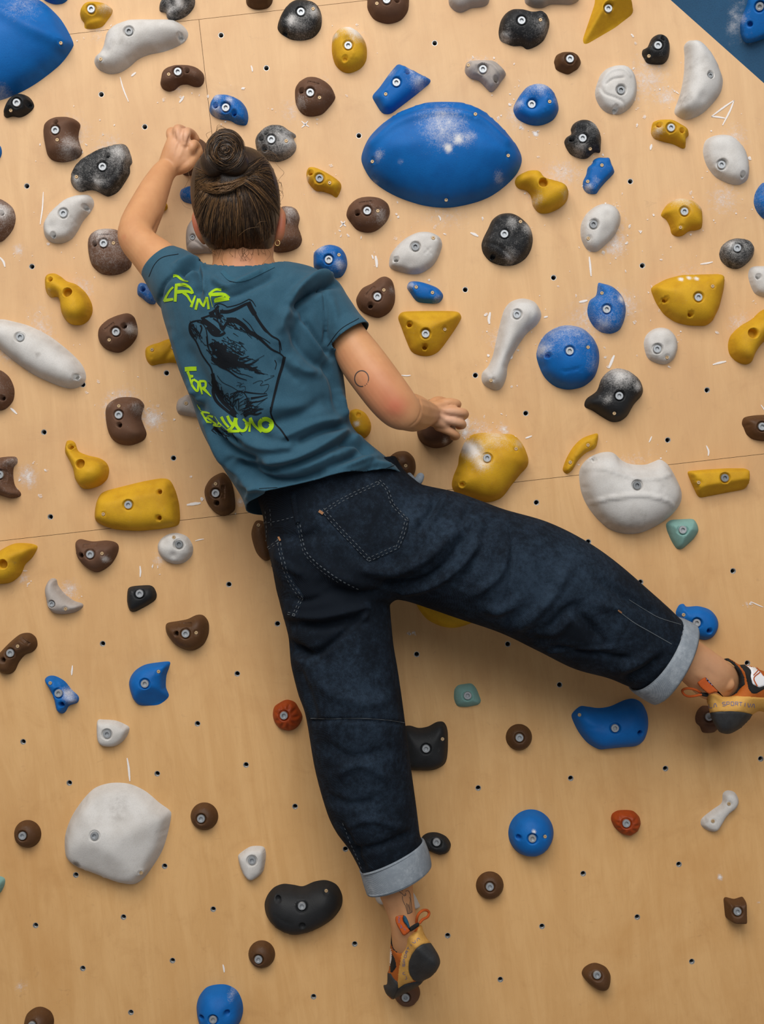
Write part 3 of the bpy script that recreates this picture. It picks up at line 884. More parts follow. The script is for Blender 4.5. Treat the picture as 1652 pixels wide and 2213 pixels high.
H_('white', [(1287, 195), (1293, 175), (1300, 160), (1315, 147), (1340, 141), (1360, 147), (1373, 165), (1377, 190), (1373, 215), (1360, 235), (1340, 247), (1315, 245), (1298, 232), (1288, 212)], 32, bolts=[(1342, 196)], holes=[(1332, 232)], dark_bolt=True, flat=.3,
   grooves=[([(1298, 185), (1308, 203), (1330, 213), (1348, 222), (1354, 238)], 2.2, 4), ([(1312, 182), (1325, 173), (1346, 170)], 2.5, 5), ([(1302, 175), (1318, 155), (1345, 150), (1362, 165)], 3, -3)], dirt=.08, label='round white hold with a carved swirl')
H_('blue', [(1110, 240), (1113, 225), (1125, 205), (1140, 188), (1160, 182), (1180, 186), (1197, 200), (1206, 222), (1207, 240), (1195, 260), (1170, 271), (1145, 270), (1120, 258)], 46, bolts=[(1151, 222)], screws=[(1188, 221)], dents=[(1151, 217, 19, 17)],
   bumps=[(1178, 235, 3, 1.5), (1184, 240, 3, 1.5), (1176, 243, 3, 1.5)], chalk=.05, top=.22, blobs=[(1165, 195, 22, .3), (1118, 232, 14, .4), (1200, 230, 10, .3)], label='chalky blue dome with a deep dimple round its bolt')
H_('grey', [(1005, 150), (1010, 135), (1030, 132), (1065, 133), (1085, 147), (1094, 160), (1085, 175), (1070, 195), (1060, 199), (1050, 190), (1035, 175), (1018, 170), (1007, 160)], 34, bolts=[(1044, 150)], screws=[(1013, 138)], holes=[(1072, 170)],
   grooves=[([(1010, 160), (1035, 160), (1055, 178), (1062, 195)], 4, -4), ([(1030, 140), (1060, 140), (1080, 160)], 3, -3)], label='pale grey sculpted hold above the biggest volume')
H_('yellow', [(1408, 280), (1412, 265), (1425, 260), (1450, 260), (1470, 270), (1485, 280), (1489, 292), (1483, 300), (1482, 318), (1475, 321), (1455, 312), (1435, 307), (1415, 300), (1408, 290)], 34, bolts=[(1450, 277)], holes=[(1426, 270), (1474, 283)], dents=[(1460, 302, 12, 4)],
   blobs=[(1418, 290, 12, .5)], label='yellow three-holed hold under the half moon')
H_('black', [(1220, 307), (1225, 297), (1235, 290), (1234, 280), (1240, 268), (1255, 260), (1275, 263), (1290, 275), (1299, 295), (1299, 315), (1297, 330), (1285, 330), (1270, 342), (1255, 343), (1235, 335), (1224, 320)], 42, bolts=[(1259, 300)], holes=[(1238, 299)],
   screws=[(1277, 320)], dents=[(1258, 280, 10, 7), (1285, 300, 6, -4)], chalk=.12, blobs=[(1285, 280, 14, .3), (1250, 330, 14, .3)], label='black hooked hold below the round white swirl')
H_('white', [(1520, 325), (1525, 305), (1540, 295), (1560, 291), (1580, 294), (1600, 310), (1615, 335), (1620, 365), (1616, 388), (1600, 399), (1580, 398), (1550, 385), (1532, 365), (1523, 345)], 38, bolts=[(1561, 355)], holes=[(1607, 376)], dents=[(1565, 325, 22, 5), (1585, 380, 12, -3)],
   dirt=.06, label='smooth white drop shaped hold under the chalk triangle')
H_('blue', [(1283, 345), (1295, 340), (1310, 341), (1318, 340), (1322, 355), (1330, 372), (1320, 383), (1308, 395), (1295, 410), (1290, 420), (1270, 419), (1260, 408), (1260, 392), (1268, 378), (1270, 362), (1280, 355)], 22, screws=[(1301, 358), (1271, 392)], sharp=True,
   flat=.4, chalk=.05, blobs=[(1270, 410, 10, .5), (1285, 395, 8, .3)], bumps=[(1289, 350, 3, 1.5), (1290, 358, 3, 1.5)], label='small blue screwed-on chip under the black hooked hold')
H_('yellow', [(1113, 395), (1118, 382), (1135, 372), (1150, 368), (1165, 370), (1178, 385), (1200, 392), (1220, 400), (1229, 415), (1225, 435), (1210, 450), (1185, 461), (1165, 460), (1152, 445), (1148, 425), (1138, 413), (1120, 407)], 50, bigholes=[(1175, 395, 9, 26)],
   tilt=(.2, 0), dents=[(1160, 425, 14, 4)], blobs=[(1155, 440, 16, .4), (1215, 430, 14, .25)], label='yellow kidney hold beside the biggest volume')
H_('white', [(1255, 500), (1258, 480), (1270, 460), (1290, 445), (1310, 440), (1330, 447), (1341, 465), (1340, 485), (1328, 510), (1310, 528), (1290, 544), (1270, 540), (1258, 520)], 34, bolts=[(1283, 485)], screws=[(1273, 514)], dents=[(1312, 465, 9, 3), (1310, 500, 12, 3)],
   dark_bolt=True, dirt=.02, label='plain white egg hold below the yellow kidney')
H_('yellow', [(1429, 465), (1440, 445), (1455, 433), (1475, 429), (1498, 435), (1515, 450), (1519, 470), (1517, 492), (1505, 498), (1490, 500), (1475, 510), (1462, 511), (1452, 505), (1448, 490), (1440, 475)], 38, bolts=[(1479, 458)], screws=[(1472, 491)], dents=[(1481, 450, 8, 4)],
   top=.25, blobs=[(1470, 432, 20, .35), (1510, 450, 10, .4)], label='yellow fan shaped hold with a chalked rim')
H_('blue', [(1630, 440), (1632, 420), (1642, 402), (1655, 395), (1690, 410), (1700, 440), (1680, 470), (1655, 475), (1638, 460)], 36, chalk=.18, dents=[(1650, 420, 8, 5)], label='chalky blue hold cut by the picture edge below the smooth white drop')
H_('black', [(1041, 530), (1045, 515), (1055, 495), (1065, 475), (1082, 463), (1105, 461), (1125, 470), (1145, 490), (1152, 515), (1148, 540), (1135, 560), (1112, 573), (1085, 574), (1060, 565), (1045, 548)], 50, bolts=[(1090, 507)], screws=[(1126, 478)], holes=[(1068, 550)],
   dents=[(1078, 485, 14, 6), (1120, 510, 12, 4)], grooves=[([(1050, 520), (1080, 535), (1115, 560)], 3, 3)], chalk=.1, blobs=[(1140, 500, 14, .45), (1105, 490, 14, .3), (1100, 560, 14, .35)], label='big black boulder hold below the biggest volume')
H_('white', [(841, 570), (845, 550), (860, 530), (880, 513), (905, 502), (930, 502), (950, 512), (956, 530), (948, 555), (935, 575), (912, 590), (890, 593), (862, 587), (845, 580)], 36, bolts=[(898, 534)], holes=[(857, 560)], screws=[(937, 514)], flat=.2,
   dents=[(858, 560, 9, 3), (885, 570, 12, 3), (925, 520, 10, 3)], grooves=[([(918, 535), (932, 549)], 1.6, 1.8), ([(932, 535), (918, 549)], 1.6, 1.8)], dark_bolt=True, dirt=.08, dblobs=[(900, 575, 30, .2)], label='white oval with an engraved cross beside the big black boulder')
H_('black', [(1555, 550), (1560, 533), (1575, 520), (1595, 515), (1618, 520), (1630, 537), (1627, 555), (1612, 572), (1595, 581), (1575, 578), (1560, 565)], 36, bolts=[(1594, 536)], dents=[(1594, 530, 14, 4)], chalk=.25, blobs=[(1575, 535, 12, .3)], label='small dusty black dome above the big yellow wing')
H_('blue', [(1600, 60), (1603, 40), (1613, 15), (1622, -10), (1650, -30), (1680, -20), (1690, 40), (1665, 75), (1640, 88), (1615, 93), (1604, 82)], 26, bolts=[(1645, 13)], bigholes=[(1624, 51, 5, 12)], frame=WING_FRAME, chalk=.02, flat=.5, blobs=[(1606, 40, 12, .4)],
   grooves=[([(1608, 70), (1610, 40), (1620, 10)], 2, 2)], label='bright blue hold bolted to the dark blue side panel', group='holds on the blue panel')
# --- middle band
H_('yellow', [(97, 605), (103, 593), (118, 591), (132, 598), (145, 608), (165, 615), (185, 632), (198, 655), (200, 675), (192, 692), (178, 702), (158, 702), (143, 693), (133, 675), (130, 655), (125, 642), (110, 643), (100, 630)], 50, bigholes=[(147, 633, 9, 26)], holes=[(106, 602)],
   tilt=(.2, -.15), dirt=.02, dblobs=[(175, 670, 16, .4), (145, 688, 16, .5)], bumps=[(165, 652, 6, 1.5)], blobs=[(110, 635, 10, .3)], label='yellow teardrop hold above the long white blade')
H_('white', [(-30, 700), (0, 690), (30, 695), (65, 705), (105, 725), (145, 755), (175, 785), (186, 810), (182, 828), (165, 839), (140, 838), (105, 825), (70, 808), (30, 780), (0, 755), (-25, 735)], 48, bolts=[(45, 729)], holes=[(162, 814)], dents=[(162, 810, 10, 3)],
   dirt=.04, dblobs=[(95, 772, 10, .5), (150, 815, 24, .2)], label='long white blade hold entering from the picture edge')
H_('brown', [(212, 725), (215, 708), (230, 693), (250, 683), (275, 677), (290, 685), (297, 705), (297, 725), (285, 745), (265, 760), (250, 762), (230, 755), (217, 742)], 42, bolts=[(252, 718)], holes=[(269, 705)], screws=[(237, 735)], bars=[(238, 707, 24, -38)],
   blobs=[(290, 715, 14, .6)], label='brown hold with a chalked flank beside the yellow teardrop')
H_('yellow', [(314, 765), (316, 752), (328, 745), (345, 740), (360, 734), (380, 733), (395, 760), (395, 785), (370, 784), (345, 787), (328, 790), (318, 780)], 24, screws=[(329, 756), (373, 751)], grooves=[([(350, 785), (365, 765), (385, 745)], 6, 4)],
   dents=[(365, 745, 3, 2), (372, 742, 3, 2), (328, 772, 3, 1.5)], label='yellow hold half hidden by the T-shirt side')
H_('brown', [(-30, 830), (-20, 805), (0, 800), (20, 815), (31, 840), (29, 865), (15, 882), (0, 887), (-25, 880)], 36, holes=[(5, 860)], chalk=.1, label='brown hold cut by the picture edge under the white blade')
H_('brown', [(228, 890), (235, 872), (255, 860), (280, 858), (300, 862), (312, 875), (308, 890), (306, 905), (312, 922), (317, 938), (310, 952), (285, 962), (260, 960), (242, 948), (232, 925)], 46, bolts=[(258, 897)], screws=[(258, 878)], holes=[(260, 919)], bars=[(262, 866, 28, 0)],
   blobs=[(303, 885, 16, .4), (240, 875, 12, .3)], tilt=(.1, 0), label='brown scooped hold ringed by chalk dust')
H_('grey', [(381, 880), (385, 865), (395, 858), (408, 853), (425, 870), (434, 890), (434, 903), (410, 900), (395, 897), (385, 893)], 26, screws=[(403, 872)], label='small pale grey hold half hidden by the T-shirt side')
H_('brown', [(-30, 1010), (-10, 992), (15, 987), (35, 988), (38, 1000), (30, 1010), (29, 1030), (33, 1050), (45, 1065), (43, 1073), (25, 1077), (0, 1070), (-25, 1060)], 42, bolts=[(0, 1026)], bars=[(10, 1028, 24, 90)], chalk=.1, blobs=[(35, 1000, 12, .3)],
   label='brown scooped hold cut by the picture edge above the yellow horn')
H_('yellow', [(141, 965), (145, 953), (155, 952), (163, 958), (170, 975), (190, 984), (215, 990), (230, 1000), (236, 1015), (232, 1035), (215, 1050), (190, 1057), (175, 1053), (163, 1035), (157, 1010), (147, 990), (141, 978)], 50, bigholes=[(174, 1003, 9, 24)], holes=[(147, 966)],
   tilt=(.2, -.15), dirt=.02, dblobs=[(225, 1010, 12, .4), (190, 1055, 10, .5)], bumps=[(193, 1020, 6, 1.5)], label='yellow teardrop hold above the big yellow slab')
H_('yellow', [(204, 1112), (208, 1085), (217, 1067), (230, 1060), (270, 1050), (310, 1040), (350, 1033), (368, 1036), (380, 1060), (388, 1090), (390, 1125), (385, 1137), (350, 1143), (300, 1148), (250, 1145), (220, 1135), (206, 1125)], 48, bolts=[(279, 1091)], holes=[(345, 1063), (344, 1119)],
   screws=[(225, 1111)], sharp=True, corner=14, prof=(2.2, .8), facets=[(212, 1064, 372, 1030, 1.3, 10)], soft=3, dblobs=[(225, 1075, 14, .4), (375, 1130, 14, .3), (270, 1062, 30, .2)], dents=[(345, 1063, 10, 2), (344, 1119, 10, 2)],
   label='big yellow slab hold lying on the long panel seam')
H_('rust', [(442, 1065), (445, 1050), (455, 1035), (470, 1025), (485, 1022), (500, 1040), (507, 1070), (508, 1100), (495, 1112), (480, 1115), (462, 1105), (447, 1085)], 42, bolts=[(467, 1066)], screws=[(467, 1046)], holes=[(469, 1087)], bars=[(483, 1063, 26, 90)],
   label='brown hold tucked beside the hanging shirt hem')
H_('brown', [(770, 650), (775, 635), (785, 622), (805, 612), (822, 600), (835, 598), (848, 607), (854, 630), (853, 655), (842, 675), (820, 687), (798, 682), (778, 670)], 42, bolts=[(816, 642)], screws=[(830, 628)], holes=[(801, 660)], bars=[(801, 630, 26, -50)],
   blobs=[(848, 630, 10, .3)], label='brown hold beside the lower sleeve')
H_('blue', [(880, 622), (885, 610), (900, 608), (920, 612), (945, 622), (957, 635), (957, 645), (948, 655), (930, 656), (905, 653), (895, 645), (887, 633)], 24, screws=[(900, 621), (935, 633)], flat=.3, chalk=.04, blobs=[(886, 620, 10, .5), (945, 650, 10, .3)],
   label='small blue two-screw hold above the yellow triangle')
H_('yellow', [(861, 688), (866, 677), (880, 673), (930, 672), (985, 673), (997, 683), (994, 695), (975, 725), (950, 758), (930, 769), (910, 769), (890, 760), (878, 735), (868, 708)], 46, bolts=[(920, 722)], holes=[(886, 700), (919, 748)], screws=[(962, 711)], prof=(1.6, 1.0), tilt=(0, .25),
   facets=[(861, 660, 1000, 660, 1.0, 4)], soft=2, dblobs=[(930, 755, 20, .3)], label='yellow triangular hold with a lipped upper edge')
H_('white', [(1041, 820), (1043, 805), (1055, 792), (1065, 770), (1072, 740), (1080, 705), (1090, 670), (1105, 652), (1130, 645), (1155, 652), (1168, 670), (1170, 685), (1160, 703), (1140, 720), (1125, 740), (1110, 765), (1098, 790), (1095, 815), (1085, 838), (1072, 844), (1055, 838), (1045, 830)], 44,
   bolts=[(1117, 680)], screws=[(1062, 822)], grooves=[([(1055, 795), (1066, 815), (1080, 838)], 2.5, 3), ([(1120, 660), (1148, 672), (1140, 710)], 2.5, 2)], dirt=.06, dblobs=[(1130, 690, 20, .2)], label='long white bone hold between the triangle and the blue ball')
H_('brown', [(902, 937), (903, 900), (915, 872), (935, 862), (962, 868), (980, 895), (985, 925), (980, 952), (960, 966), (935, 968), (912, 957)], 52, chalk=.0, blobs=[(960, 955, 8, .5)], tilt=(-.1, 0), prof=(2.6, .8), label='dark brown hold gripped by the lower hand')
H_('yellow', [(755, 900), (758, 888), (772, 884), (790, 893), (802, 915), (800, 935), (788, 947), (770, 945), (755, 925)], 34, bigholes=[(775, 896, 5, 12)], blobs=[(772, 918, 7, .8)], label='yellow hold peeking out behind the shirt waist')
H_('rust', [(835, 1000), (845, 985), (860, 976), (880, 976), (895, 990), (899, 1010), (893, 1030), (880, 1040), (860, 1030), (840, 1012)], 36, screws=[(877, 1007)], bars=[(855, 996, 12, -38)], label='brown hold peeking out above the waistband beside the shirt corner')
H_('yellow', [(977, 1050), (980, 1030), (990, 1005), (993, 985), (1005, 955), (1020, 940), (1045, 935), (1080, 937), (1110, 940), (1130, 960), (1142, 990), (1140, 1008), (1125, 1025), (1105, 1050), (1085, 1075), (1060, 1085), (1035, 1083), (1005, 1072), (985, 1065)], 62,
   bolts=[(1053, 990)], bigholes=[(1000, 1047, 5, 14)], screws=[(1116, 970)], dents=[(1020, 1018, 9, 4), (1058, 975, 14, 8)], grooves=[([(1018, 950), (1035, 975), (1045, 992)], 9, 9), ([(1012, 1018), (1028, 1018)], 1.5, -3)], blobs=[(1020, 975, 22, .75), (1040, 1005, 18, .5), (1070, 942, 30, .45), (1005, 965, 12, .6), (1120, 960, 12, .4)],
   dblobs=[(1050, 1080, 40, .2)], label='big yellow claw hold with a chalk filled notch')
H_('blue', [(1270, 668), (1275, 650), (1289, 638), (1293, 613), (1300, 612), (1325, 620), (1345, 640), (1353, 665), (1350, 690), (1340, 712), (1322, 721), (1300, 718), (1283, 705), (1272, 685)], 36, bolts=[(1311, 669)], screws=[(1303, 632)], chalk=.18, blobs=[(1340, 650, 8, .6), (1300, 705, 16, .3)],
   label='blue hold with a pointed tip above the blue ball')
H_('yellow', [(1406, 625), (1412, 618), (1440, 603), (1475, 594), (1520, 593), (1560, 592), (1567, 600), (1565, 625), (1555, 665), (1540, 695), (1525, 705), (1490, 704), (1460, 697), (1435, 680), (1418, 655)], 50, bolts=[(1508, 644)], holes=[(1441, 646), (1494, 678)], screws=[(1539, 620)],
   sharp=True, corner=8, prof=(1.9, .9), facets=[(1400, 612, 1475, 583, 1.1, 6), (1475, 583, 1575, 583, 1.1, 4)], soft=2, blobs=[(1465, 609, 5, 1.1), (1482, 606, 5, 1.1), (1498, 608, 5, 1.1)], dblobs=[(1445, 660, 22, .2), (1460, 620, 30, .2)], label='big yellow wing hold with three chalk finger dots')
H_('white', [(1618, 600), (1622, 580), (1640, 575), (1670, 580), (1680, 610), (1670, 640), (1650, 642), (1630, 632)], 26, holes=[(1640, 598)], label='white hold cut by the picture edge under the dusty black dome')
H_('white', [(1392, 745), (1397, 725), (1412, 712), (1430, 708), (1448, 713), (1462, 730), (1465, 752), (1457, 775), (1440, 787), (1420, 785), (1400, 773)], 30, bolts=[(1421, 754)], screws=[(1443, 772)], dents=[(1415, 730, 12, 3), (1445, 745, 10, 3)], dirt=.1,
   dblobs=[(1415, 770, 12, .3)], label='small round white hold under the yellow wing')
H_('yellow', [(1574, 745), (1580, 725), (1600, 705), (1625, 690), (1645, 672), (1670, 665), (1690, 690), (1680, 720), (1650, 740), (1635, 760), (1625, 782), (1610, 788), (1590, 780), (1577, 765)], 46, bigholes=[(1627, 721, 10, 24)], dblobs=[(1605, 765, 16, .4)], label='yellow teardrop hold cut by the picture edge under the wing')
H_('blue', [(1160, 772), (1165, 745), (1180, 722), (1205, 707), (1230, 703), (1260, 710), (1282, 730), (1294, 755), (1295, 785), (1285, 815), (1262, 835), (1230, 842), (1200, 835), (1175, 812)], 62, bolts=[(1230, 760)], bigholes=[(1186, 768, 5.5, 14)], screws=[(1271, 751)],
   grooves=[([(1212, 800), (1235, 803), (1256, 793)], 1.6, 2), ([(1220, 806), (1240, 798), (1258, 802)], 1.6, 2)], top=.34, chalk=.08, blobs=[(1275, 800, 22, .3), (1170, 760, 14, .4)], label='large blue ball hold dusted with chalk on top')
H_('black', [(1264, 870), (1270, 860), (1290, 845), (1300, 820), (1315, 803), (1335, 796), (1360, 802), (1382, 820), (1390, 840), (1387, 855), (1370, 875), (1355, 900), (1338, 911), (1320, 911), (1300, 900), (1280, 887), (1265, 880)], 50, bolts=[(1338, 856)], screws=[(1329, 893)],
   dents=[(1340, 850, 10, 5)], top=.25, chalk=.04, blobs=[(1335, 815, 26, .4), (1372, 840, 10, .4), (1305, 870, 14, .35)], label='black saddle hold below the blue ball')
H_('rust', [(1604, 915), (1610, 902), (1640, 897), (1670, 900), (1680, 930), (1660, 952), (1630, 950), (1615, 940), (1608, 925)], 32, bolts=[(1647, 922)], grooves=[([(1604, 921), (1620, 918)], 3, 4)], label='brown hold cut by the picture edge above the yellow bar')
H_('yellow', [(1217, 1012), (1225, 990), (1240, 965), (1258, 948), (1280, 939), (1293, 938), (1291, 960), (1285, 970), (1268, 978), (1250, 995), (1238, 1015), (1227, 1024), (1219, 1020)], 20, screws=[(1271, 962), (1233, 999)], flat=.3, bumps=[(1245, 985, 4, 1.5), (1283, 947, 4, 1)],
   label='thin yellow crescent hold above the big white shell')
H_('white', [(1252, 1025), (1258, 1005), (1275, 988), (1300, 978), (1325, 978), (1345, 995), (1365, 1003), (1395, 1004), (1415, 997), (1428, 993), (1445, 1005), (1460, 1030), (1473, 1060), (1472, 1085), (1455, 1110), (1430, 1130), (1390, 1150), (1355, 1154), (1320, 1145), (1290, 1120), (1268, 1090), (1256, 1060)], 66,
   bolts=[(1376, 1049)], dark_bolt=True, grooves=[([(1258, 1012), (1300, 1012), (1370, 1033), (1420, 1034), (1455, 1022)], 3, -6), ([(1266, 1092), (1320, 1076), (1390, 1071), (1440, 1081), (1464, 1096)], 3, -6), ([(1428, 1046), (1442, 1064)], 1.8, 2), ([(1442, 1046), (1428, 1064)], 1.8, 2)],
   dirt=.2, dblobs=[(1360, 1125, 60, .12)], screws=[], holes=[(1288, 993)], label='big white shell hold with an engraved cross and ribs')
H_('yellow', [(1486, 1022), (1488, 1018), (1520, 1015), (1570, 1012), (1612, 1012), (1618, 1018), (1617, 1050), (1608, 1058), (1570, 1065), (1515, 1076), (1508, 1072), (1495, 1045)], 36, bolts=[(1566, 1033)], screws=[(1510, 1043)], sharp=True, flat=.7, soft=2, dark_bolt=True,
   facets=[(1510, 1078, 1612, 1060, 1.3, 2)], label='flat yellow bar hold beside the big white shell')
H_('mint', [(1439, 1132), (1450, 1123), (1500, 1121), (1508, 1133), (1511, 1147), (1500, 1165), (1475, 1187), (1463, 1187), (1452, 1170), (1442, 1147)], 32, bolts=[(1476, 1145)], sharp=True, prof=(1.4, 1), soft=1, label='pale mint green hold under the big white shell')
H_('yellow', [(-20, 1210), (0, 1190), (30, 1175), (60, 1174), (78, 1178), (81, 1185), (70, 1205), (55, 1220), (45, 1242), (25, 1258), (0, 1262), (-25, 1255)], 46, bigholes=[(8, 1219, 9, 24)], dirt=.04, dblobs=[(40, 1215, 14, .3)], bumps=[(28, 1203, 6, 1.5)], label='yellow horn hold at the picture edge under the long seam')
H_('brown', [(163, 1180), (165, 1170), (175, 1165), (200, 1170), (230, 1168), (250, 1172), (257, 1182), (253, 1200), (240, 1220), (220, 1234), (205, 1236), (185, 1225), (168, 1205)], 40, bolts=[(196, 1198)], holes=[(176, 1200)], screws=[(222, 1196)], bars=[(194, 1179, 28, -4)],
   blobs=[(235, 1208, 8, .6)], label='brown hold right beneath the big yellow slab')
H_('white', [(341, 1180), (348, 1165), (365, 1154), (385, 1152), (405, 1160), (417, 1180), (415, 1200), (400, 1215), (380, 1219), (360, 1213), (345, 1198)], 32, bolts=[(387, 1176)], dark_bolt=True, screws=[(375, 1161)], dents=[(355, 1170, 10, 5), (375, 1200, 8, 5), (400, 1205, 8, 3)], label='small dented white ball under the yellow slab')
H_('grey', [(97, 1275), (103, 1258), (112, 1250), (122, 1252), (126, 1265), (140, 1283), (160, 1298), (178, 1304), (179, 1312), (165, 1322), (140, 1327), (118, 1325), (104, 1312), (100, 1292)], 32, bolts=[(112, 1305)], boltr=.75, screws=[(142, 1316)], blobs=[(100, 1280, 12, .3)], label='pale grey horn shaped hold')
H_('black', [(276, 1270), (290, 1266), (325, 1264), (334, 1270), (340, 1285), (337, 1297), (320, 1308), (292, 1323), (280, 1321), (274, 1300)], 28, bolts=[(302, 1283)], sharp=True, corner=9, label='small clean black hold above the brown one with a bar')
H_('rust', [(358, 1355), (363, 1346), (385, 1342), (405, 1338), (425, 1329), (440, 1330), (451, 1345), (451, 1370), (440, 1393), (420, 1405), (400, 1404), (378, 1392), (362, 1372)], 40, bolts=[(402, 1369)], holes=[(382, 1369)], screws=[(425, 1367)], bars=[(400, 1350, 28, -4)],
   label='clean brown hold below the small black one')
H_('rust', [(-10, 1425), (5, 1405), (25, 1385), (45, 1370), (65, 1368), (78, 1378), (81, 1395), (72, 1408), (55, 1415), (42, 1430), (32, 1450), (18, 1457), (0, 1452)], 36, bolts=[(23, 1411)], screws=[(40, 1396)], holes=[(8, 1426)], bars=[(54, 1386, 22, 35)], label='brown sausage hold at the picture edge')
H_('blue', [(97, 1470), (105, 1461), (120, 1461), (140, 1472), (155, 1490), (170, 1505), (168, 1518), (150, 1525), (142, 1538), (133, 1542), (123, 1535), (117, 1510), (107, 1488)], 30, bolts=[(127, 1498)], screws=[(109, 1476)], holes=[(133, 1522)], grooves=[([(118, 1470), (125, 1480), (150, 1500)], 4, 4)],
   blobs=[(150, 1495, 14, .5), (160, 1510, 10, .4)], label='ragged blue hold with chalk on one flank')
H_('blue', [(279, 1480), (283, 1462), (295, 1447), (315, 1436), (345, 1431), (367, 1430), (366, 1442), (360, 1460), (359, 1485), (365, 1505), (345, 1522), (320, 1525), (300, 1523), (287, 1508)], 40, bolts=[(314, 1477)], screws=[(342, 1452)], dents=[(340, 1460, 20, 3)],
   facets=[(300, 1530, 370, 1505, .9, 4)], label='blue shark fin hold above the white guitar pick')
H_('white', [(209, 1570), (212, 1556), (225, 1555), (250, 1557), (270, 1565), (280, 1573), (275, 1590), (262, 1605), (245, 1613), (222, 1612), (211, 1600)], 28, bolts=[(232, 1586)], flat=.3, label='white guitar pick shaped hold under the blue shark fin')
H_('rust', [(544, 1160), (546, 1140), (555, 1125), (575, 1130), (590, 1160), (590, 1200), (575, 1212), (555, 1195)], 34, screws=[(559, 1135)], label='brown hold half hidden by the jeans hip')
H_('yellow', [(900, 1300), (930, 1270), (1000, 1270), (1025, 1335), (1010, 1350), (980, 1357), (950, 1352), (920, 1335)], 36, label='yellow hold behind the lifted thigh')
H_('orange', [(590, 1545), (593, 1528), (604, 1519), (620, 1512), (637, 1517), (646, 1530), (654, 1548), (648, 1565), (636, 1576), (622, 1579), (605, 1574), (594, 1561)], 30, bolts=[(614, 1546)], scallop=(9, 5), soft=2, label='small faceted red-orange hold beside the jeans knee')
H_('black', [(870, 1575), (885, 1568), (905, 1573), (925, 1570), (945, 1560), (960, 1561), (968, 1580), (968, 1625), (962, 1650), (940, 1663), (910, 1665), (880, 1660), (865, 1620)], 42, bolts=[(921, 1617)], screws=[(957, 1598)], label='clean black hold half behind the standing leg')
H_('mint', [(982, 1490), (990, 1480), (1020, 1476), (1030, 1487), (1041, 1515), (1035, 1523), (1010, 1528), (988, 1527), (981, 1510)], 28, bolts=[(1011, 1503)], sharp=True, prof=(1.4, 1), soft=1, label='mint green hold between the two legs')
H_('blue', [(1461, 1325), (1468, 1308), (1478, 1305), (1485, 1311), (1510, 1310), (1535, 1318), (1550, 1335), (1553, 1355), (1543, 1375), (1525, 1383), (1505, 1378), (1490, 1365), (1470, 1345)], 34, bolts=[(1506, 1346)], screws=[(1479, 1329)], holes=[(1533, 1363)], chalk=-.1, blobs=[(1470, 1340, 12, .5)],
   label='blue hold behind the cuff of the lifted leg')
H_('blue', [(1236, 1550), (1240, 1538), (1255, 1526), (1270, 1527), (1295, 1530), (1320, 1526), (1350, 1513), (1370, 1510), (1388, 1520), (1400, 1545), (1401, 1575), (1392, 1600), (1375, 1612), (1345, 1615), (1315, 1618), (1295, 1619), (1270, 1605), (1250, 1580)], 48, bolts=[(1329, 1573)], screws=[(1255, 1547)],
   holes=[(1383, 1583)], dents=[(1310, 1545, 30, 9)], grooves=[([(1275, 1573), (1300, 1573)], 4, 2)], chalk=-.15, label='large clean blue bean hold below the lifted thigh')
H_('rust', disc(1122, 1593, 28.5), 29, bolts=[(1123, 1594)], grooves=[([(1114, 1572), (1122, 1574), (1132, 1571)], 3, 3)], label='round brown knob near the blue bean')
H_('brown', [(1503, 1550), (1508, 1535), (1520, 1525), (1540, 1528), (1560, 1540), (1562, 1560), (1553, 1572), (1542, 1583), (1520, 1583), (1513, 1570), (1505, 1562)], 34, bolts=[(1533, 1549)], grooves=[([(1510, 1568), (1535, 1563), (1558, 1568)], 4, 4)], label='brown two-lobed foothold under the heel of the lifted foot')
# --- bottom band
H_('white', [(140, 1830), (142, 1800), (155, 1765), (178, 1730), (205, 1703), (240, 1692), (280, 1694), (315, 1710), (345, 1735), (368, 1752), (370, 1765), (363, 1800), (350, 1840), (325, 1880), (305, 1903), (285, 1911), (250, 1905), (210, 1890), (165, 1872), (145, 1855)], 70, bolts=[(208, 1802)], screws=[(302, 1891)],
   prof=(2.2, .8), facets=[(180, 1690, 375, 1740, .55, 28), (318, 1915, 372, 1740, .45, 34), (140, 1862, 300, 1920, .5, 32)], soft=8, dirt=.0, dblobs=[(265, 1735, 40, .45), (174, 1857, 12, .9), (345, 1790, 12, .35), (290, 1865, 30, .3), (150, 1820, 10, .4)], label='huge white rounded volume with grey scuffs', bolt_depth=4)
H_('rust', disc(60, 1802, 29.5, 30), 29, bolts=[(49, 1806)], label='round brown knob beside the huge white volume near the picture edge')
H_('rust', disc(442, 1764, 30), 29, bolts=[(435, 1769)], label='round brown knob standing between the huge white volume and the jeans')
H_('white', [(515, 1855), (518, 1845), (540, 1830), (560, 1828), (572, 1832), (575, 1850), (570, 1880), (560, 1893), (545, 1902), (533, 1898), (522, 1880)], 28, bolts=[(545, 1859)], flat=.3, label='small white shield hold above the big black bean')
H_('mint', [(-25, 1900), (-5, 1893), (10, 1898), (10, 1912), (0, 1930), (-20, 1935)], 22, label='mint hold sliver at the picture edge')
H_('black', [(572, 1955), (578, 1935), (592, 1918), (612, 1910), (635, 1912), (655, 1915), (680, 1905), (705, 1902), (728, 1912), (740, 1935), (738, 1960), (720, 1985), (690, 2005), (655, 2018), (625, 2018), (595, 2003), (577, 1980)], 54, bolts=[(653, 1957)], screws=[(705, 1928)], bigholes=[(601, 1944, 5.5, 14), (654, 1998, 6, 9)],
   grooves=[([(595, 1975), (612, 1987), (632, 1993)], 1.6, 2)], chalk=-.1, blobs=[(650, 1940, 16, .25)], label='big black bean hold beside the standing calf')
H_('rust', disc(566, 2062, 29, 30), 29, bolts=[(559, 2073)], label='round brown knob under the big black bean')
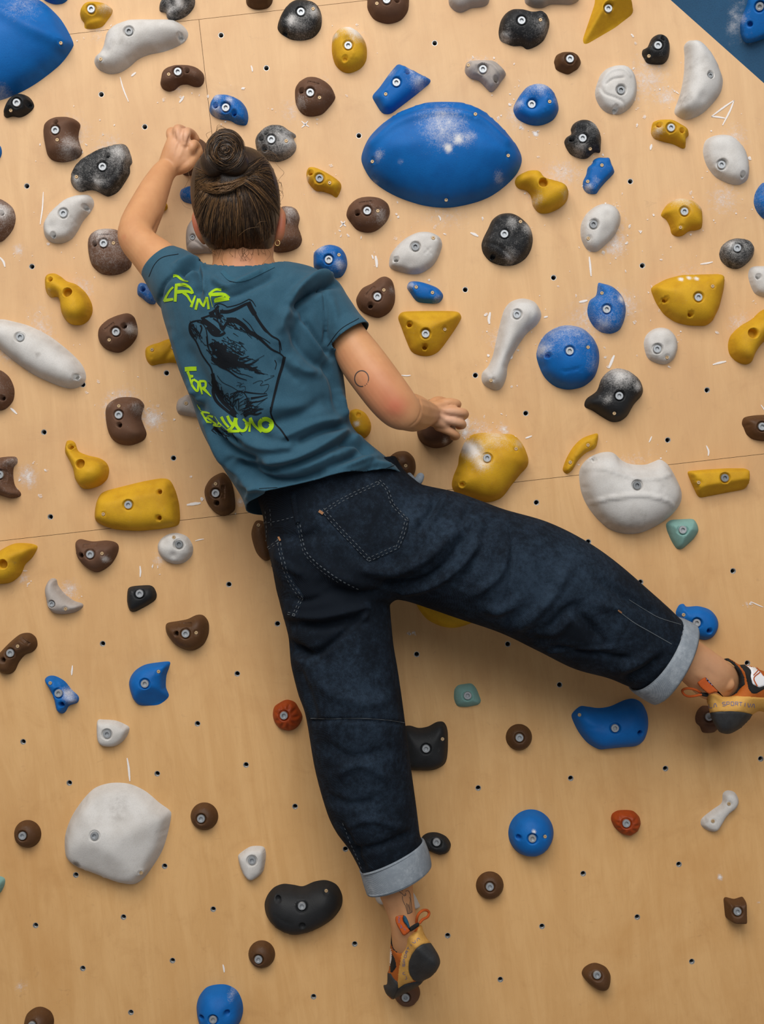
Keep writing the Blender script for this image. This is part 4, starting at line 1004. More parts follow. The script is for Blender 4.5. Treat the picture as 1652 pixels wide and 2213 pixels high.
H_('blue', [(425, 2180), (430, 2155), (445, 2135), (465, 2128), (490, 2128), (512, 2140), (524, 2165), (525, 2190), (515, 2215), (490, 2235), (455, 2235), (432, 2215)], 54, bolts=[(462, 2200)], holes=[(436, 2200)], bigholes=[(491, 2187, 5, 12)], dents=[(491, 2190, 10, 4)], chalk=-.1, blobs=[(505, 2140, 14, .4)],
   label='blue egg hold cut by the lower picture edge')
H_('rust', [(52, 2215), (58, 2192), (75, 2178), (92, 2176), (110, 2186), (117, 2205), (110, 2230), (80, 2240), (58, 2232)], 40, bolts=[(70, 2215)], label='round brown knob cut by the lower picture edge')
H_('black', [(912, 1810), (925, 1800), (945, 1799), (965, 1808), (975, 1825), (968, 1842), (950, 1847), (930, 1840), (915, 1830)], 30, bolts=[(944, 1820)], label='small black almond hold beside the rolled cuff')
H_('white', [(810, 1935), (815, 1915), (850, 1900), (890, 1925), (905, 1950), (908, 1960), (895, 1964), (870, 1955), (835, 1955), (818, 1952)], 30, label='white hold hidden behind the tattooed ankle')
H_('brown', disc(880, 2145, 28.5, 29), 34, bolts=[(877, 2155)], label='brown foothold under the toes of the standing foot')
H_('rust', disc(1059, 1913, 30), 29, bolts=[(1059, 1916)], label='round brown knob between the tattooed ankle and the blue ball with a dot')
H_('blue', disc(1148, 1800, 49, 51, 18), 52, bolts=[(1150, 1810)], bigholes=[(1122, 1810, 5, 12)], screws=[(1178, 1807)], blobs=[(1148, 1784, 5, 1.0)], dents=[(1148, 1784, 5, 1.5)], chalk=-.15, label='clean round blue dome with a pale dot')
H_('orange', [(1320, 1770), (1323, 1758), (1335, 1751), (1355, 1750), (1370, 1752), (1383, 1765), (1386, 1780), (1380, 1795), (1363, 1807), (1345, 1803), (1328, 1788)], 30, bolts=[(1354, 1779)], scallop=(9, 5), soft=2, sharp=True, label='small faceted red-orange hold beside the white bone chip')
H_('white', [(1515, 1780), (1518, 1768), (1540, 1750), (1560, 1735), (1563, 1715), (1573, 1708), (1588, 1712), (1597, 1728), (1593, 1745), (1575, 1760), (1562, 1780), (1550, 1796), (1535, 1796), (1520, 1788)], 20, screws=[(1576, 1737), (1541, 1774)], flat=.4, dblobs=[(1525, 1770, 8, .5)], bumps=[(1553, 1758, 3, 1)],
   label='thin white bone chip with two screws')
H_('rust', [(1564, 1942), (1568, 1938), (1587, 1943), (1605, 1937), (1609, 1942), (1610, 1985), (1607, 1990), (1580, 1990), (1568, 1982)], 40, bolts=[(1593, 1968)], sharp=True, corner=4, flat=.75, soft=1, grooves=[([(1587, 1935), (1587, 1955)], 3, 6), ([(1570, 1945), (1573, 1985)], 4, 3)], label='square brown block hold with a notched top')
H_('rust', [(1258, 2105), (1262, 2092), (1275, 2083), (1290, 2081), (1310, 2090), (1320, 2108), (1318, 2128), (1308, 2138), (1290, 2137), (1270, 2122)], 36, bolts=[(1291, 2107)], label='brown pebble hold alone near the lower picture edge')
# ---------------------------------------------------------------- the climber
PO = P(690, 1130, 0.21)                      # origin of the figure: the pelvis


def skin_mat():
    n = NT('skin')
    co = n.coord()
    fine = n.noise(co, 500, 2); mid = n.noise(co, 30, 3)
    bl, dk, _ = n.attr('wear')
    c = n.mix(n.ramp(mid, 0.3, 0.7), (0.585, 0.300, 0.140), (0.535, 0.262, 0.120))
    c = n.mix(n.math('MULTIPLY', fine, 0.12), c, (0.42, 0.19, 0.10))
    c = n.mix(n.math('MINIMUM', bl, 1.0), c, (0.50, 0.150, 0.080))
    c = n.mix(n.math('MINIMUM', dk, 1.0), c, (0.70, 0.46, 0.36))
    n.bump(fine, 0.06, 0.001)
    n.b.inputs['Subsurface Weight'].default_value = 0.12
    n.b.inputs['Subsurface Radius'].default_value = (0.012, 0.005, 0.003)
    n.b.inputs['Subsurface Scale'].default_value = 0.6
    return n.set(Base_Color=c, Roughness=0.52, Specular_IOR_Level=0.35)


def cloth_mat(name, a, b, fine_scale=900, speck=0.25, rough=0.9, bump=0.25):
    n = NT(name)
    co = n.coord()
    f = n.noise(co, fine_scale, 2, 0.7); m = n.noise(co, 26, 4, 0.65)
    c = n.mix(n.ramp(m, 0.3, 0.72), a, b)
    c = n.mix(n.math('MULTIPLY', n.ramp(f, 0.4, 0.75), speck), c, tuple(min(1, x * 2.4) for x in b))
    n.bump(f, bump, 0.0008)
    n.b.inputs['Sheen Weight'].default_value = 0.08
    return n.set(Base_Color=c, Roughness=rough, Specular_IOR_Level=0.15)


def denim_mat(name, a, b, c2, twill=0.5):
    n = NT(name)
    co = n.coord()
    m = n.noise(co, 16, 5, 0.7, 0.4); p = n.noise(co, 95, 4, 0.75); f = n.noise(co, 1100, 2, 0.8)
    w = n.node('ShaderNodeTexWave', wave_type='BANDS', bands_direction='DIAGONAL')
    w.inputs['Scale'].default_value = 210; w.inputs['Distortion'].default_value = 1.5; w.inputs['Detail'].default_value = 2
    n.link(co, w.inputs['Vector'])
    wear, _, _ = n.attr('wear')
    s = n.math('ADD', n.math('ADD', n.math('MULTIPLY', m, 0.55), n.math('MULTIPLY', p, 0.45)), wear)
    c = n.mix(n.ramp(s, 0.40, 0.80), a, b)
    c = n.mix(n.math('MULTIPLY', n.ramp(n.math('ADD', s, n.math('MULTIPLY', f, 0.7)), 0.80, 1.20), 0.55), c, c2)
    c = n.mix(n.math('MULTIPLY', w.outputs['Fac'], 0.18 * twill), c, c2)
    n.bump(n.math('ADD', f, n.math('MULTIPLY', w.outputs['Fac'], 0.5)), 0.3, 0.0008)
    return n.set(Base_Color=c, Roughness=0.88, Specular_IOR_Level=0.15)


M_SKIN = skin_mat()
M_SHIRT = cloth_mat('shirt_jersey', (0.024, 0.073, 0.112), (0.031, 0.086, 0.128), 800, 0.14)
M_RIB = cloth_mat('shirt_rib', (0.024, 0.080, 0.122), (0.028, 0.092, 0.138), 800, 0.12)
M_DENIM = denim_mat('dark_denim', (0.0021, 0.0038, 0.0072), (0.0058, 0.0112, 0.0205), (0.034, 0.058, 0.092))
M_CUFF = denim_mat('denim_inside', (0.17, 0.20, 0.235), (0.27, 0.31, 0.35), (0.46, 0.49, 0.52), 1.0)
M_THREAD = plain('pale_thread', (0.075, 0.088, 0.10), 0.85)
M_RUSTTHREAD = plain('rust_thread', (0.30, 0.14, 0.06), 0.85)
M_INK = plain('print_ink', (0.008, 0.010, 0.013), 0.85, spec=0.1)
M_GREEN = cloth_mat('lime_print', (0.31, 0.50, 0.010), (0.28, 0.46, 0.008), 700, 0.05)
M_TATTOO = plain('tattoo_ink', (0.055, 0.045, 0.045), 0.6)


# ------- lofts
def loft(stations, nseg=28, sub=6, cap=True, power=2.0, flatd=False):
    """stations: (lx, ly, rx, ry, d, hd): two silhouette points in pixels, depth of the centre, half thickness in metres"""
    st = np.array([(*P(s[0], s[1], s[4]), *P(s[2], s[3], s[4]), s[5]) for s in stations], float)
    st = cr_open(st, sub)
    L, R, hd = st[:, 0:3], st[:, 3:6], np.abs(st[:, 6])
    c = (L + R) / 2; w = (R - L) / 2
    t = np.gradient(c, axis=0)
    if flatd:
        wn = w / np.linalg.norm(w, axis=1)[:, None]
        dv = np.array([0, -1.0, 0]) - wn * (wn @ np.array([0, -1.0, 0]))[:, None]
    else:
        dv = np.cross(t, w)
    dv /= np.linalg.norm(dv, axis=1)[:, None] + 1e-12
    flip = dv[:, 1] > 0
    dv[flip] *= -1
    a = np.linspace(0, 2 * np.pi, nseg, endpoint=False)
    ca, sa = np.cos(a), np.sin(a)
    ca = np.sign(ca) * np.abs(ca)**(2 / power); sa = np.sign(sa) * np.abs(sa)**(2 / power)
    v = c[:, None] + w[:, None] * ca[None, :, None] + dv[:, None] * (hd[:, None] * sa[None])[..., None]
    n = len(c)
    v = v.reshape(-1, 3)
    f = [(i * nseg + j, i * nseg + (j + 1) % nseg, (i + 1) * nseg + (j + 1) % nseg, (i + 1) * nseg + j) for i in range(n - 1) for j in range(nseg)]
    if cap:
        v = np.vstack([v, c[0], c[-1]])
        f += [(n * nseg, (j + 1) % nseg, j) for j in range(nseg)]
        b = (n - 1) * nseg
        f += [(n * nseg + 1, b + j, b + (j + 1) % nseg) for j in range(nseg)]
    return v, f


def tube(pts, nseg=14, sub=6, raw=False):
    """pts: (px, py, d, radius in metres) -> closed round tube with domed ends"""
    q = np.array([p if raw else (*P(p[0], p[1], p[2]), p[3]) for p in pts], float)
    q = cr_open(q, sub)
    c, r = q[:, :3], np.maximum(q[:, 3], 1e-4)
    t = np.gradient(c, axis=0); t /= np.linalg.norm(t, axis=1)[:, None] + 1e-12
    # domed ends
    def dome(c0, t0, r0, sgn):
        return [(c0 + sgn * t0 * r0 * math.sin(a), t0, r0 * math.cos(a)) for a in (0.5, 0.95, 1.3)]
    seq = [x for x in reversed(dome(c[0], t[0], r[0], -1))] + list(zip(c, t, r)) + dome(c[-1], t[-1], r[-1], 1)
    u = np.cross(seq[0][1], [0.3, 0.2, 0.9]); u /= np.linalg.norm(u)
    v, f = [], []
    for (cc, tt, rr) in seq:
        u = u - tt * (u @ tt); u /= np.linalg.norm(u)
        w = np.cross(tt, u)
        for k in range(nseg):
            a = 2 * math.pi * k / nseg
            v.append(cc + rr * (math.cos(a) * u + math.sin(a) * w))
    n = len(seq)
    f = [(i * nseg + j, i * nseg + (j + 1) % nseg, (i + 1) * nseg + (j + 1) % nseg, (i + 1) * nseg + j) for i in range(n - 1) for j in range(nseg)]
    v += [seq[0][0] - seq[0][1] * seq[0][2] * 0.2, seq[-1][0] + seq[-1][1] * seq[-1][2] * 0.2]
    f += [(n * nseg, (j + 1) % nseg, j) for j in range(nseg)]
    b = (n - 1) * nseg
    f += [(n * nseg + 1, b + j, b + (j + 1) % nseg) for j in range(nseg)]
    return np.array(v), f


def ellipsoid(c, r, rot=None, n=20):
    v, f = [], []
    for i in range(n + 1):
        th = math.pi * i / n
        for j in range(n):
            ph = 2 * math.pi * j / n
            v.append((math.sin(th) * math.cos(ph), math.sin(th) * math.sin(ph), math.cos(th)))
    v = np.array(v) * np.array(r)
    if rot is not None: v = v @ np.array(rot.to_3x3()).T
    v = v + np.array(c)
    for i in range(n):
        for j in range(n):
            f.append((i * n + j, i * n + (j + 1) % n, (i + 1) * n + (j + 1) % n, (i + 1) * n + j))
    return v, f


def union(parts, voxel, smooth_it=4, smooth_k=0.5):
    """several closed shapes -> one continuous surface (numpy verts, faces)"""
    V, F, k = [], [], 0
    for v, f in parts:
        V.append(np.asarray(v)); F += [tuple(i + k for i in q) for q in f]; k += len(v)
    V = np.vstack(V)
    me = bpy.data.meshes.new('tmp'); me.from_pydata(V.tolist(), [], F); me.update()
    bm = bmesh.new(); bm.from_mesh(me)
    bmesh.ops.remove_doubles(bm, verts=bm.verts, dist=1e-6)
    bmesh.ops.recalc_face_normals(bm, faces=bm.faces); bm.to_mesh(me); bm.free()
    o = bpy.data.objects.new('tmp', me); COL.objects.link(o)
    md = o.modifiers.new('r', 'REMESH'); md.mode = 'VOXEL'; md.voxel_size = voxel
    dg = bpy.context.evaluated_depsgraph_get()
    ev = o.evaluated_get(dg).to_mesh()
    n = len(ev.vertices)
    v = np.empty(n * 3); ev.vertices.foreach_get('co', v); v = v.reshape(-1, 3)
    f = [tuple(p.vertices) for p in ev.polygons]
    bpy.data.objects.remove(o); bpy.data.meshes.remove(me)
    return smooth_mesh(v, f, smooth_it, smooth_k), f


def edges_of(f):
    q = np.array([x if len(x) == 4 else (*x, x[0]) for x in f])
    e = np.vstack([q[:, [0, 1]], q[:, [1, 2]], q[:, [2, 3]], q[:, [3, 0]]])
    e = e[e[:, 0] != e[:, 1]]
    return np.vstack([e, e[:, ::-1]])


def smooth_mesh(v, f, it, k=0.5, mask=None):
    e = edges_of(f)
    cnt = np.maximum(np.bincount(e[:, 0], minlength=len(v)), 1)[:, None]
    for i in range(it):
        for kk in (k, -k * 0.96):
            m = np.column_stack([np.bincount(e[:, 0], weights=v[e[:, 1], c], minlength=len(v)) for c in range(3)]) / cnt
            d = (m - v) * kk
            if mask is not None: d *= mask[:, None]
            v = v + d
    return v


def normals(v, f):
    q = np.array([x if len(x) == 4 else (*x, x[0]) for x in f])
    n = np.cross(v[q[:, 2]] - v[q[:, 0]], v[q[:, 3]] - v[q[:, 1]])
    tri = q[:, 3] == q[:, 0]
    if tri.any():
        n[tri] = np.cross(v[q[tri, 1]] - v[q[tri, 0]], v[q[tri, 2]] - v[q[tri, 0]])
    out = np.zeros_like(v)
    for c in range(4):
        for k in range(3):
            out[:, k] += np.bincount(q[:, c], weights=n[:, k], minlength=len(v))
    return out / (np.linalg.norm(out, axis=1)[:, None] + 1e-12)


def to_px(v):
    k = (DIST + v[:, 1]) / FPX
    return np.column_stack([v[:, 0] / k + CX, CY - v[:, 2] / k])


def emboss(v, f, strokes, facing=0.1):
    """raise or sink the side of a surface that was photographed: (polyline in pixels, half width px, height mm[, offset side width])"""
    n = normals(v, f)
    px = to_px(v)
    view = np.array([0, -DIST, 0]) - v
    view /= np.linalg.norm(view, axis=1)[:, None]
    w = sstep(facing - 0.1, facing + 0.35, (n * view).sum(1))
    d = np.zeros(len(v))
    for st in strokes:
        line, hw, amp = np.array(st[0], float), st[1], st[2]
        lo, hi = line.min(0) - hw * 3, line.max(0) + hw * 3
        i = np.where((px[:, 0] > lo[0]) & (px[:, 0] < hi[0]) & (px[:, 1] > lo[1]) & (px[:, 1] < hi[1]) & (w > 0))[0]
        if not len(i): continue
        cl = cr_open(line, 6)
        dd = seg_dist(px[i], cl)
        fade = 1.0
        if len(cl) > 2:                       # taper the ends of a fold
            e0 = np.linalg.norm(px[i] - cl[0], axis=1); e1 = np.linalg.norm(px[i] - cl[-1], axis=1)
            fade = 0.35 + 0.65 * sstep(0, hw * 2.2, np.minimum(e0, e1))
        d[i] += amp * 0.001 * np.exp(-(dd / hw)**2) * fade
    return v + n * (d * w)[:, None]


def blush(v, spots):
    px = to_px(v)
    a = np.zeros((len(v), 3))
    for (x, y, r, amt, ch) in spots:
        a[:, ch] += amt * np.exp(-(((px - np.array([x, y]))**2).sum(1)) / r**2)
    return a


def crop_open(v, f, origin, nrm, centre, radius, spare=None):
    """cut a closed shape open with a plane, only near a centre; returns a clean rim"""
    me = bpy.data.meshes.new('tmp'); me.from_pydata(np.asarray(v).tolist(), [], f); me.update()
    bm = bmesh.new(); bm.from_mesh(me)
    c = Vector(centre)
    gf = [x for x in bm.faces if (x.calc_center_median() - c).length < radius]
    if spare is not None: gf = [x for x in gf if (spare.find_nearest(x.calc_center_median(), 0.011)[0] is None)]
    ge = list({e for x in gf for e in x.edges}); gv = list({q for x in gf for q in x.verts})
    bmesh.ops.bisect_plane(bm, geom=gf + ge + gv, plane_co=Vector(origin), plane_no=Vector(nrm), clear_outer=True, clear_inner=False, dist=1e-5)
    bmesh.ops.triangulate(bm, faces=[x for x in bm.faces if len(x.verts) > 4])
    loose = [q for q in bm.verts if not q.link_faces]
    bmesh.ops.delete(bm, geom=loose, context='VERTS')
    bm.to_mesh(me); bm.free()
    n = len(me.vertices)
    vv = np.empty(n * 3); me.vertices.foreach_get('co', vv)
    ff = [tuple(p.vertices) for p in me.polygons]
    bpy.data.meshes.remove(me)
    return vv.reshape(-1, 3), ff


def plane3(a, b, c, away):
    a, b, c = (P(*q) for q in (a, b, c))
    n = np.cross(b - a, c - a); n /= np.linalg.norm(n)
    if n @ (P(*away) - a) > 0: n = -n
    return a, n                              # normal points to the part that is cut away


def person_mesh(name, v, f, mat, parent, attrs=None, smooth=True):
    o = mesh_obj(name, np.asarray(v) - PO, f, mat, None, (0, 0, 0), smooth, attrs)
    if parent is not None: o.parent = parent
    else: o.location = PO
    return o


class Surf:
    """camera-side projection onto finished surfaces"""
    def __init__(self, *vf):
        V, F, k = [], [], 0
        for v, f in vf:
            V.append(np.asarray(v)); F += [tuple(int(i) + k for i in q) for q in f]; k += len(v)
        self.t = BVHTree.FromPolygons(np.vstack(V).tolist(), F)

    def hit(self, px, py):
        o = Vector((0, -DIST, 0)); d = (Vector(P(px, py, 0)) - o).normalized()
        loc, n, i, _ = self.t.ray_cast(o, d)
        if loc is None: return None
        if n.dot(d) > 0: n = -n
        return np.array(loc), np.array(n), np.array(d)

    def put(self, px, py, lift):
        h = self.hit(px, py)
        if h is None:
            return None
        m = h[1] * 0.5 - h[2] * 0.5
        return h[0] + m / np.linalg.norm(m) * lift


def ribbons(surf, strokes, lift=0.0006, step=2.0, dash=None, cols=3, thick=None):
    """flat brush strokes laid on a surface: (polyline px, width px[, end width])"""
    V, F = [], []
    for st in strokes:
        line, w = st[0], st[1]
        w2 = st[2] if len(st) > 2 else w
        line = resample(cr_open(line, 6) if len(line) > 2 else np.array(line, float), step, False)
        n = len(line)
        t = np.gradient(line, axis=0); t /= np.linalg.norm(t, axis=1)[:, None] + 1e-9
        nn = np.column_stack([-t[:, 1], t[:, 0]])
        ww = np.linspace(w, w2, n)
        rows = []
        for i in range(n):
            row = []
            for k in range(cols):
                off = (k / (cols - 1) - 0.5) * ww[i]
                q = line[i] + nn[i] * off
                row.append(surf.put(q[0], q[1], lift))
            rows.append(row)
        for i in range(n - 1):
            if dash and (i // dash[0]) % 2: continue
            for k in range(cols - 1):
                q = [rows[i][k], rows[i][k + 1], rows[i + 1][k + 1], rows[i + 1][k]]
                if any(x is None for x in q): continue
                if max(np.linalg.norm(q[0] - q[2]), np.linalg.norm(q[1] - q[3])) > 0.02: continue
                b = len(V); V += q; F.append((b, b + 1, b + 2, b + 3))
    return np.array(V), F


def weld(v, f):
    key = np.round(v * 1e6).astype(np.int64)
    _, idx, inv = np.unique(key, axis=0, return_index=True, return_inverse=True)
    inv = inv.ravel()
    return v[idx], [tuple(int(inv[i]) for i in q) for q in f]


def patch(surf, outline, thick=0.0015, s=4.0, sharp=True, bulge=0.0, edge=3.0):
    """a thin layer with the given outline lying on a surface, its rim turned down onto it"""
    ol = round_corners(outline, 3) if sharp else cr_loop(outline)
    ol = resample(ol, s)
    v2, f = fill(ol, s)
    d = seg_dist(v2, ol, True)
    out, ok = [], []
    for p, dd in zip(v2, d):
        k = min(1.0, dd / edge)
        q = surf.put(p[0], p[1], thick * math.sqrt(1 - (1 - k)**2) + bulge * (1 - (1 - min(1, dd / max(d.max(), 1)))**2) - 0.0006 * (k < 1e-6))
        ok.append(q is not None); out.append(q if q is not None else np.zeros(3))
    out = np.array(out)
    f = [t for t in f if all(ok[i] for i in t) and max(np.linalg.norm(out[t[0]] - out[t[1]]), np.linalg.norm(out[t[1]] - out[t[2]])) < 0.05]
    # keep the one connected piece
    lab = np.arange(len(out))
    for _ in range(400):
        old = lab.copy()
        for t in f: m_ = min(lab[t[0]], lab[t[1]], lab[t[2]]); lab[t[0]] = lab[t[1]] = lab[t[2]] = m_
        if (old == lab).all(): break
    if f:
        ids, cn = np.unique([lab[t[0]] for t in f], return_counts=True)
        f = [t for t in f if lab[t[0]] == ids[cn.argmax()]]
        q = f[0]
        if np.cross(out[q[1]] - out[q[0]], out[q[2]] - out[q[0]]) @ (np.array([0, -DIST, 0]) - out[q[0]]) < 0: f = [(a, c, b) for a, b, c in f]
        used = np.unique(np.array(f)); mp = {int(u): i for i, u in enumerate(used)}
        out = out[used]; f = [tuple(mp[int(i)] for i in t) for t in f]
    return out, f


# ================================================================ body
def hand_fingers(list_):
    return [tube(x, 12, 5) for x in list_]


body = []
# torso and pelvis (under the clothes), neck, head
body.append(loft([(480, 592, 575, 582, .262, .045), (425, 612, 640, 600, .265, .05), (385, 655, 700, 655, .265, .075), (395, 735, 700, 765, .265, .082), (425, 825, 710, 850, .26, .082), (465, 935, 730, 925, .245, .078), (520, 1035, 785, 995, .228, .08), (565, 1090, 850, 1050, .215, .088), (600, 1180, 880, 1120, .212, .10), (640, 1250, 850, 1230, .21, .09)], flatd=True))
body.append(loft([(470, 500, 585, 495, .255, .05), (459, 540, 592, 535, .26, .055), (460, 570, 592, 560, .265, .057), (448, 605, 608, 590, .27, .06)], flatd=True))
body.append(loft([(500, 345, 545, 345, .262, .03), (455, 362, 572, 362, .262, .06), (432, 400, 592, 400, .262, .092), (432, 450, 596, 450, .262, .102), (442, 495, 590, 495, .255, .095), (465, 530, 575, 530, .245, .075), (480, 548, 560, 548, .235, .05)], flatd=True))
# face on the far side: jaw, nose, brow, eyes, mouth (turned to the wall)
fx, fd = 512, .155
body.append(loft([(470, 470, 556, 470, .20, .05), (464, 510, 562, 510, .195, .055), (478, 548, 550, 548, .19, .045), (495, 566, 535, 566, .19, .025)], flatd=True))
body.append(tube([(512, 455, .168, .008), (512, 480, .152, .011), (512, 497, .142, .014), (512, 505, .155, .010)]))
body.append(tube([(470, 448, .172, .009), (490, 445, .165, .009), (512, 450, .166, .008), (534, 445, .165, .009), (554, 448, .172, .009)]))
body.append(tube([(494, 528, .158, .006), (512, 526, .152, .007), (530, 528, .158, .006)]))
for ex in (490, 534): body.append(ellipsoid(P(ex, 463, .172), (.013, .011, .011)))
# ears
body.append(tube([(428, 452, .255, .006), (424, 470, .262, .0085), (427, 490, .265, .0085), (433, 508, .262, .0075), (441, 522, .255, .006)]))
body.append(tube([(603, 452, .255, .006), (608, 465, .265, .009), (607, 490, .268, .0095), (603, 508, .264, .010), (596, 522, .256, .008)]))
# raised arm
body.append(loft([(355, 660, 450, 590, .275, .055), (318, 612, 400, 556, .27, .046), (290, 574, 372, 530, .25, .042), (267, 545, 345, 514, .235, .040), (256, 520, 334, 505, .222, .040), (258, 498, 336, 494, .208, .040), (264, 477, 343, 478, .19, .038), (281, 443, 355, 450, .165, .036), (303, 405, 366, 413, .14, .032), (326, 371, 376, 383, .115, .026), (343, 350, 387, 371, .10, .021), (352, 330, 402, 358, .10, .019)]))
body.append(loft([(345, 348, 388, 370, .10, .020), (352, 325, 408, 356, .104, .0185), (360, 304, 417, 335, .104, .0165), (366, 292, 421, 318, .100, .0135)], power=2.6))
body += hand_fingers([
    [(376, 312, .104, .0095), (368, 291, .103, .0088), (371, 283, .085, .0082), (384, 286, .066, .0078), (397, 294, .056, .007)],
    [(388, 308, .110, .0105), (384, 286, .113, .0100), (385, 278, .098, .0092), (396, 281, .072, .0086), (408, 291, .060, .0078)],
    [(400, 312, .113, .0105), (402, 293, .117, .0100), (405, 285, .100, .0094), (415, 289, .075, .0088), (424, 300, .064, .008)],
    [(410, 328, .108, .0100), (416, 316, .112, .0095), (420, 311, .096, .0090), (427, 317, .074, .0084), (432, 328, .064, .0076)],
    [(384, 366, .098, .0125), (403, 358, .104, .0130), (416, 344, .098, .0110), (424, 334, .084, .0095), (430, 326, .074, .0085)]])
# lower arm: upper arm to the elbow, then the forearm going back to the wall
body.append(loft([(640, 690, 700, 620, .275, .040), (690, 728, 762, 668, .292, .040), (716, 757, 788, 708, .31, .043), (739, 803, 824, 752, .325, .042), (770, 847, 860, 800, .34, .041), (806, 892, 890, 842, .342, .040), (838, 920, 908, 872, .335, .036), (866, 927, 912, 893, .325, .026)]))
body.append(tube([(862, 880, .335, .030), (880, 889, .30, .037), (897, 893, .25, .036), (911, 894, .19, .031), (922, 894, .14, .026), (930, 895, .115, .023)]))
body.append(tube([(846, 872, .352, .020), (858, 882, .355, .016)]))
body.append(loft([(919, 870, 916, 919, .115, .022), (930, 868, 927, 920, .112, .0195), (948, 866, 944, 925, .108, .0175), (962, 864, 957, 930, .103, .0155), (970, 866, 965, 934, .098, .0125)], power=2.6))
body += hand_fingers([
    [(950, 873, .106, .0100), (970, 870, .106, .0098), (986, 872, .098, .0092), (989, 875, .080, .0086), (984, 880, .064, .0078)],
    [(955, 888, .112, .0105), (980, 889, .113, .0100), (1001, 892, .106, .0095), (1005, 897, .086, .0088), (997, 901, .066, .0080)],
    [(952, 906, .110, .0105), (975, 909, .110, .0098), (996, 914, .102, .0092), (1000, 919, .083, .0086), (992, 921, .066, .0078)],
    [(948, 922, .102, .0098), (968, 930, .100, .0092), (984, 939, .092, .0086), (987, 943, .076, .0080), (980, 945, .064, .0072)],
    [(932, 876, .100, .0120), (946, 868, .090, .0115), (960, 869, .075, .0100), (970, 876, .066, .0090)]])
# legs
body.append(loft([(610, 1180, 780, 1180, .21, .075), (632, 1300, 810, 1290, .21, .075), (665, 1430, 820, 1430, .215, .065), (690, 1545, 828, 1550, .22, .058), (712, 1640, 845, 1650, .205, .060), (745, 1760, 868, 1750, .188, .052), (785, 1850, 885, 1840, .175, .044), (808, 1900, 892, 1885, .168, .040), (818, 1930, 893, 1920, .166, .037), (833, 1965, 897, 1958, .166, .033), (844, 1998, 902, 1992, .166, .031), (847, 2030, 906, 2022, .150, .030), (849, 2056, 898, 2050, .124, .026), (854, 2088, 896, 2088, .100, .020), (862, 2118, 884, 2122, .080, .012)]))
body.append(loft([(870, 1080, 800, 1250, .21, .075), (980, 1110, 890, 1285, .215, .075), (1100, 1145, 1010, 1305, .22, .065), (1200, 1185, 1110, 1330, .215, .058), (1300, 1240, 1210, 1385, .20, .058), (1390, 1300, 1310, 1420, .18, .052), (1440, 1330, 1375, 1430, .165, .045), (1470, 1352, 1425, 1445, .16, .041), (1503, 1379, 1462, 1462, .152, .038), (1535, 1402, 1490, 1486, .145, .034), (1564, 1423, 1513, 1506, .134, .031), (1584, 1438, 1532, 1514, .116, .027), (1604, 1456, 1556, 1528, .092, .020), (1632, 1480, 1594, 1540, .078, .014)]))
body.append(ellipsoid(P(1570, 1478, .138), (.018, .012, .015)))
bv_, bf_ = union(body, 0.0026, 3)
# tendons, knuckles, creases
bv_ = emboss(bv_, bf_, [([(930, 888), (950, 882), (968, 889)], 4, 1.6), ([(932, 880), (950, 873), (966, 871)], 4, 1.2), ([(945, 897), (960, 904), (972, 909)], 4, 1.6), ([(948, 912), (962, 924)], 4, 1.0), ([(945, 892), (966, 898)], 3, -1.2), ([(948, 880), (966, 880)], 3, -.8),
                        ([(373, 340), (380, 315), (386, 300)], 4, 1.4), ([(385, 345), (394, 322), (400, 305)], 4, 1.4), ([(380, 328), (390, 305)], 3, -1.0), ([(366, 335), (372, 315)], 3, .9), ([(395, 345), (406, 332)], 7, -2.0),
                        ([(381, 306), (377, 290), (378, 282)], 2.4, -2.6), ([(394, 308), (393, 290), (396, 281)], 2.4, -2.6), ([(405, 320), (408, 302), (413, 291)], 2.4, -3), ([(906, 857), (911, 884), (902, 908), (885, 923)], 1.8, -1.3), ([(268, 512), (272, 508), (276, 512)], 9, 1.2), ([(328, 503), (338, 488), (346, 470)], 4, -2.5), ([(855, 880), (866, 884)], 12, 2.0), ([(842, 900), (856, 908)], 8, -1.0),
                        ([(1520, 1440), (1545, 1462), (1560, 1470)], 9, -2.0), ([(1500, 1450), (1530, 1478), (1545, 1498)], 7, 1.5), ([(860, 1935), (880, 1990), (890, 2020)], 8, 2.0), ([(850, 1960), (866, 2000)], 8, -1.2)])
battr = blush(bv_, [(858, 880, 24, .6, 0), (836, 868, 44, .45, 0), (800, 825, 46, .36, 0), (745, 770, 30, .2, 0), (428, 485, 30, 1.1, 0), (604, 485, 34, 1.0, 0), (530, 575, 50, .42, 0), (262, 525, 14, .2, 0), (268, 512, 5, .35, 0),
                    (980, 905, 26, .45, 1), (395, 290, 26, .40, 1), (395, 335, 24, .15, 1), (955, 900, 20, .2, 1), (1540, 1440, 45, .18, 1)])
person = person_mesh('person', bv_, bf_, M_SKIN, None, {'wear': battr})
tag(person, 'person climbing in a teal printed T-shirt and dark rolled jeans, seen from behind', 'person')
ALL_TOP.append(person)

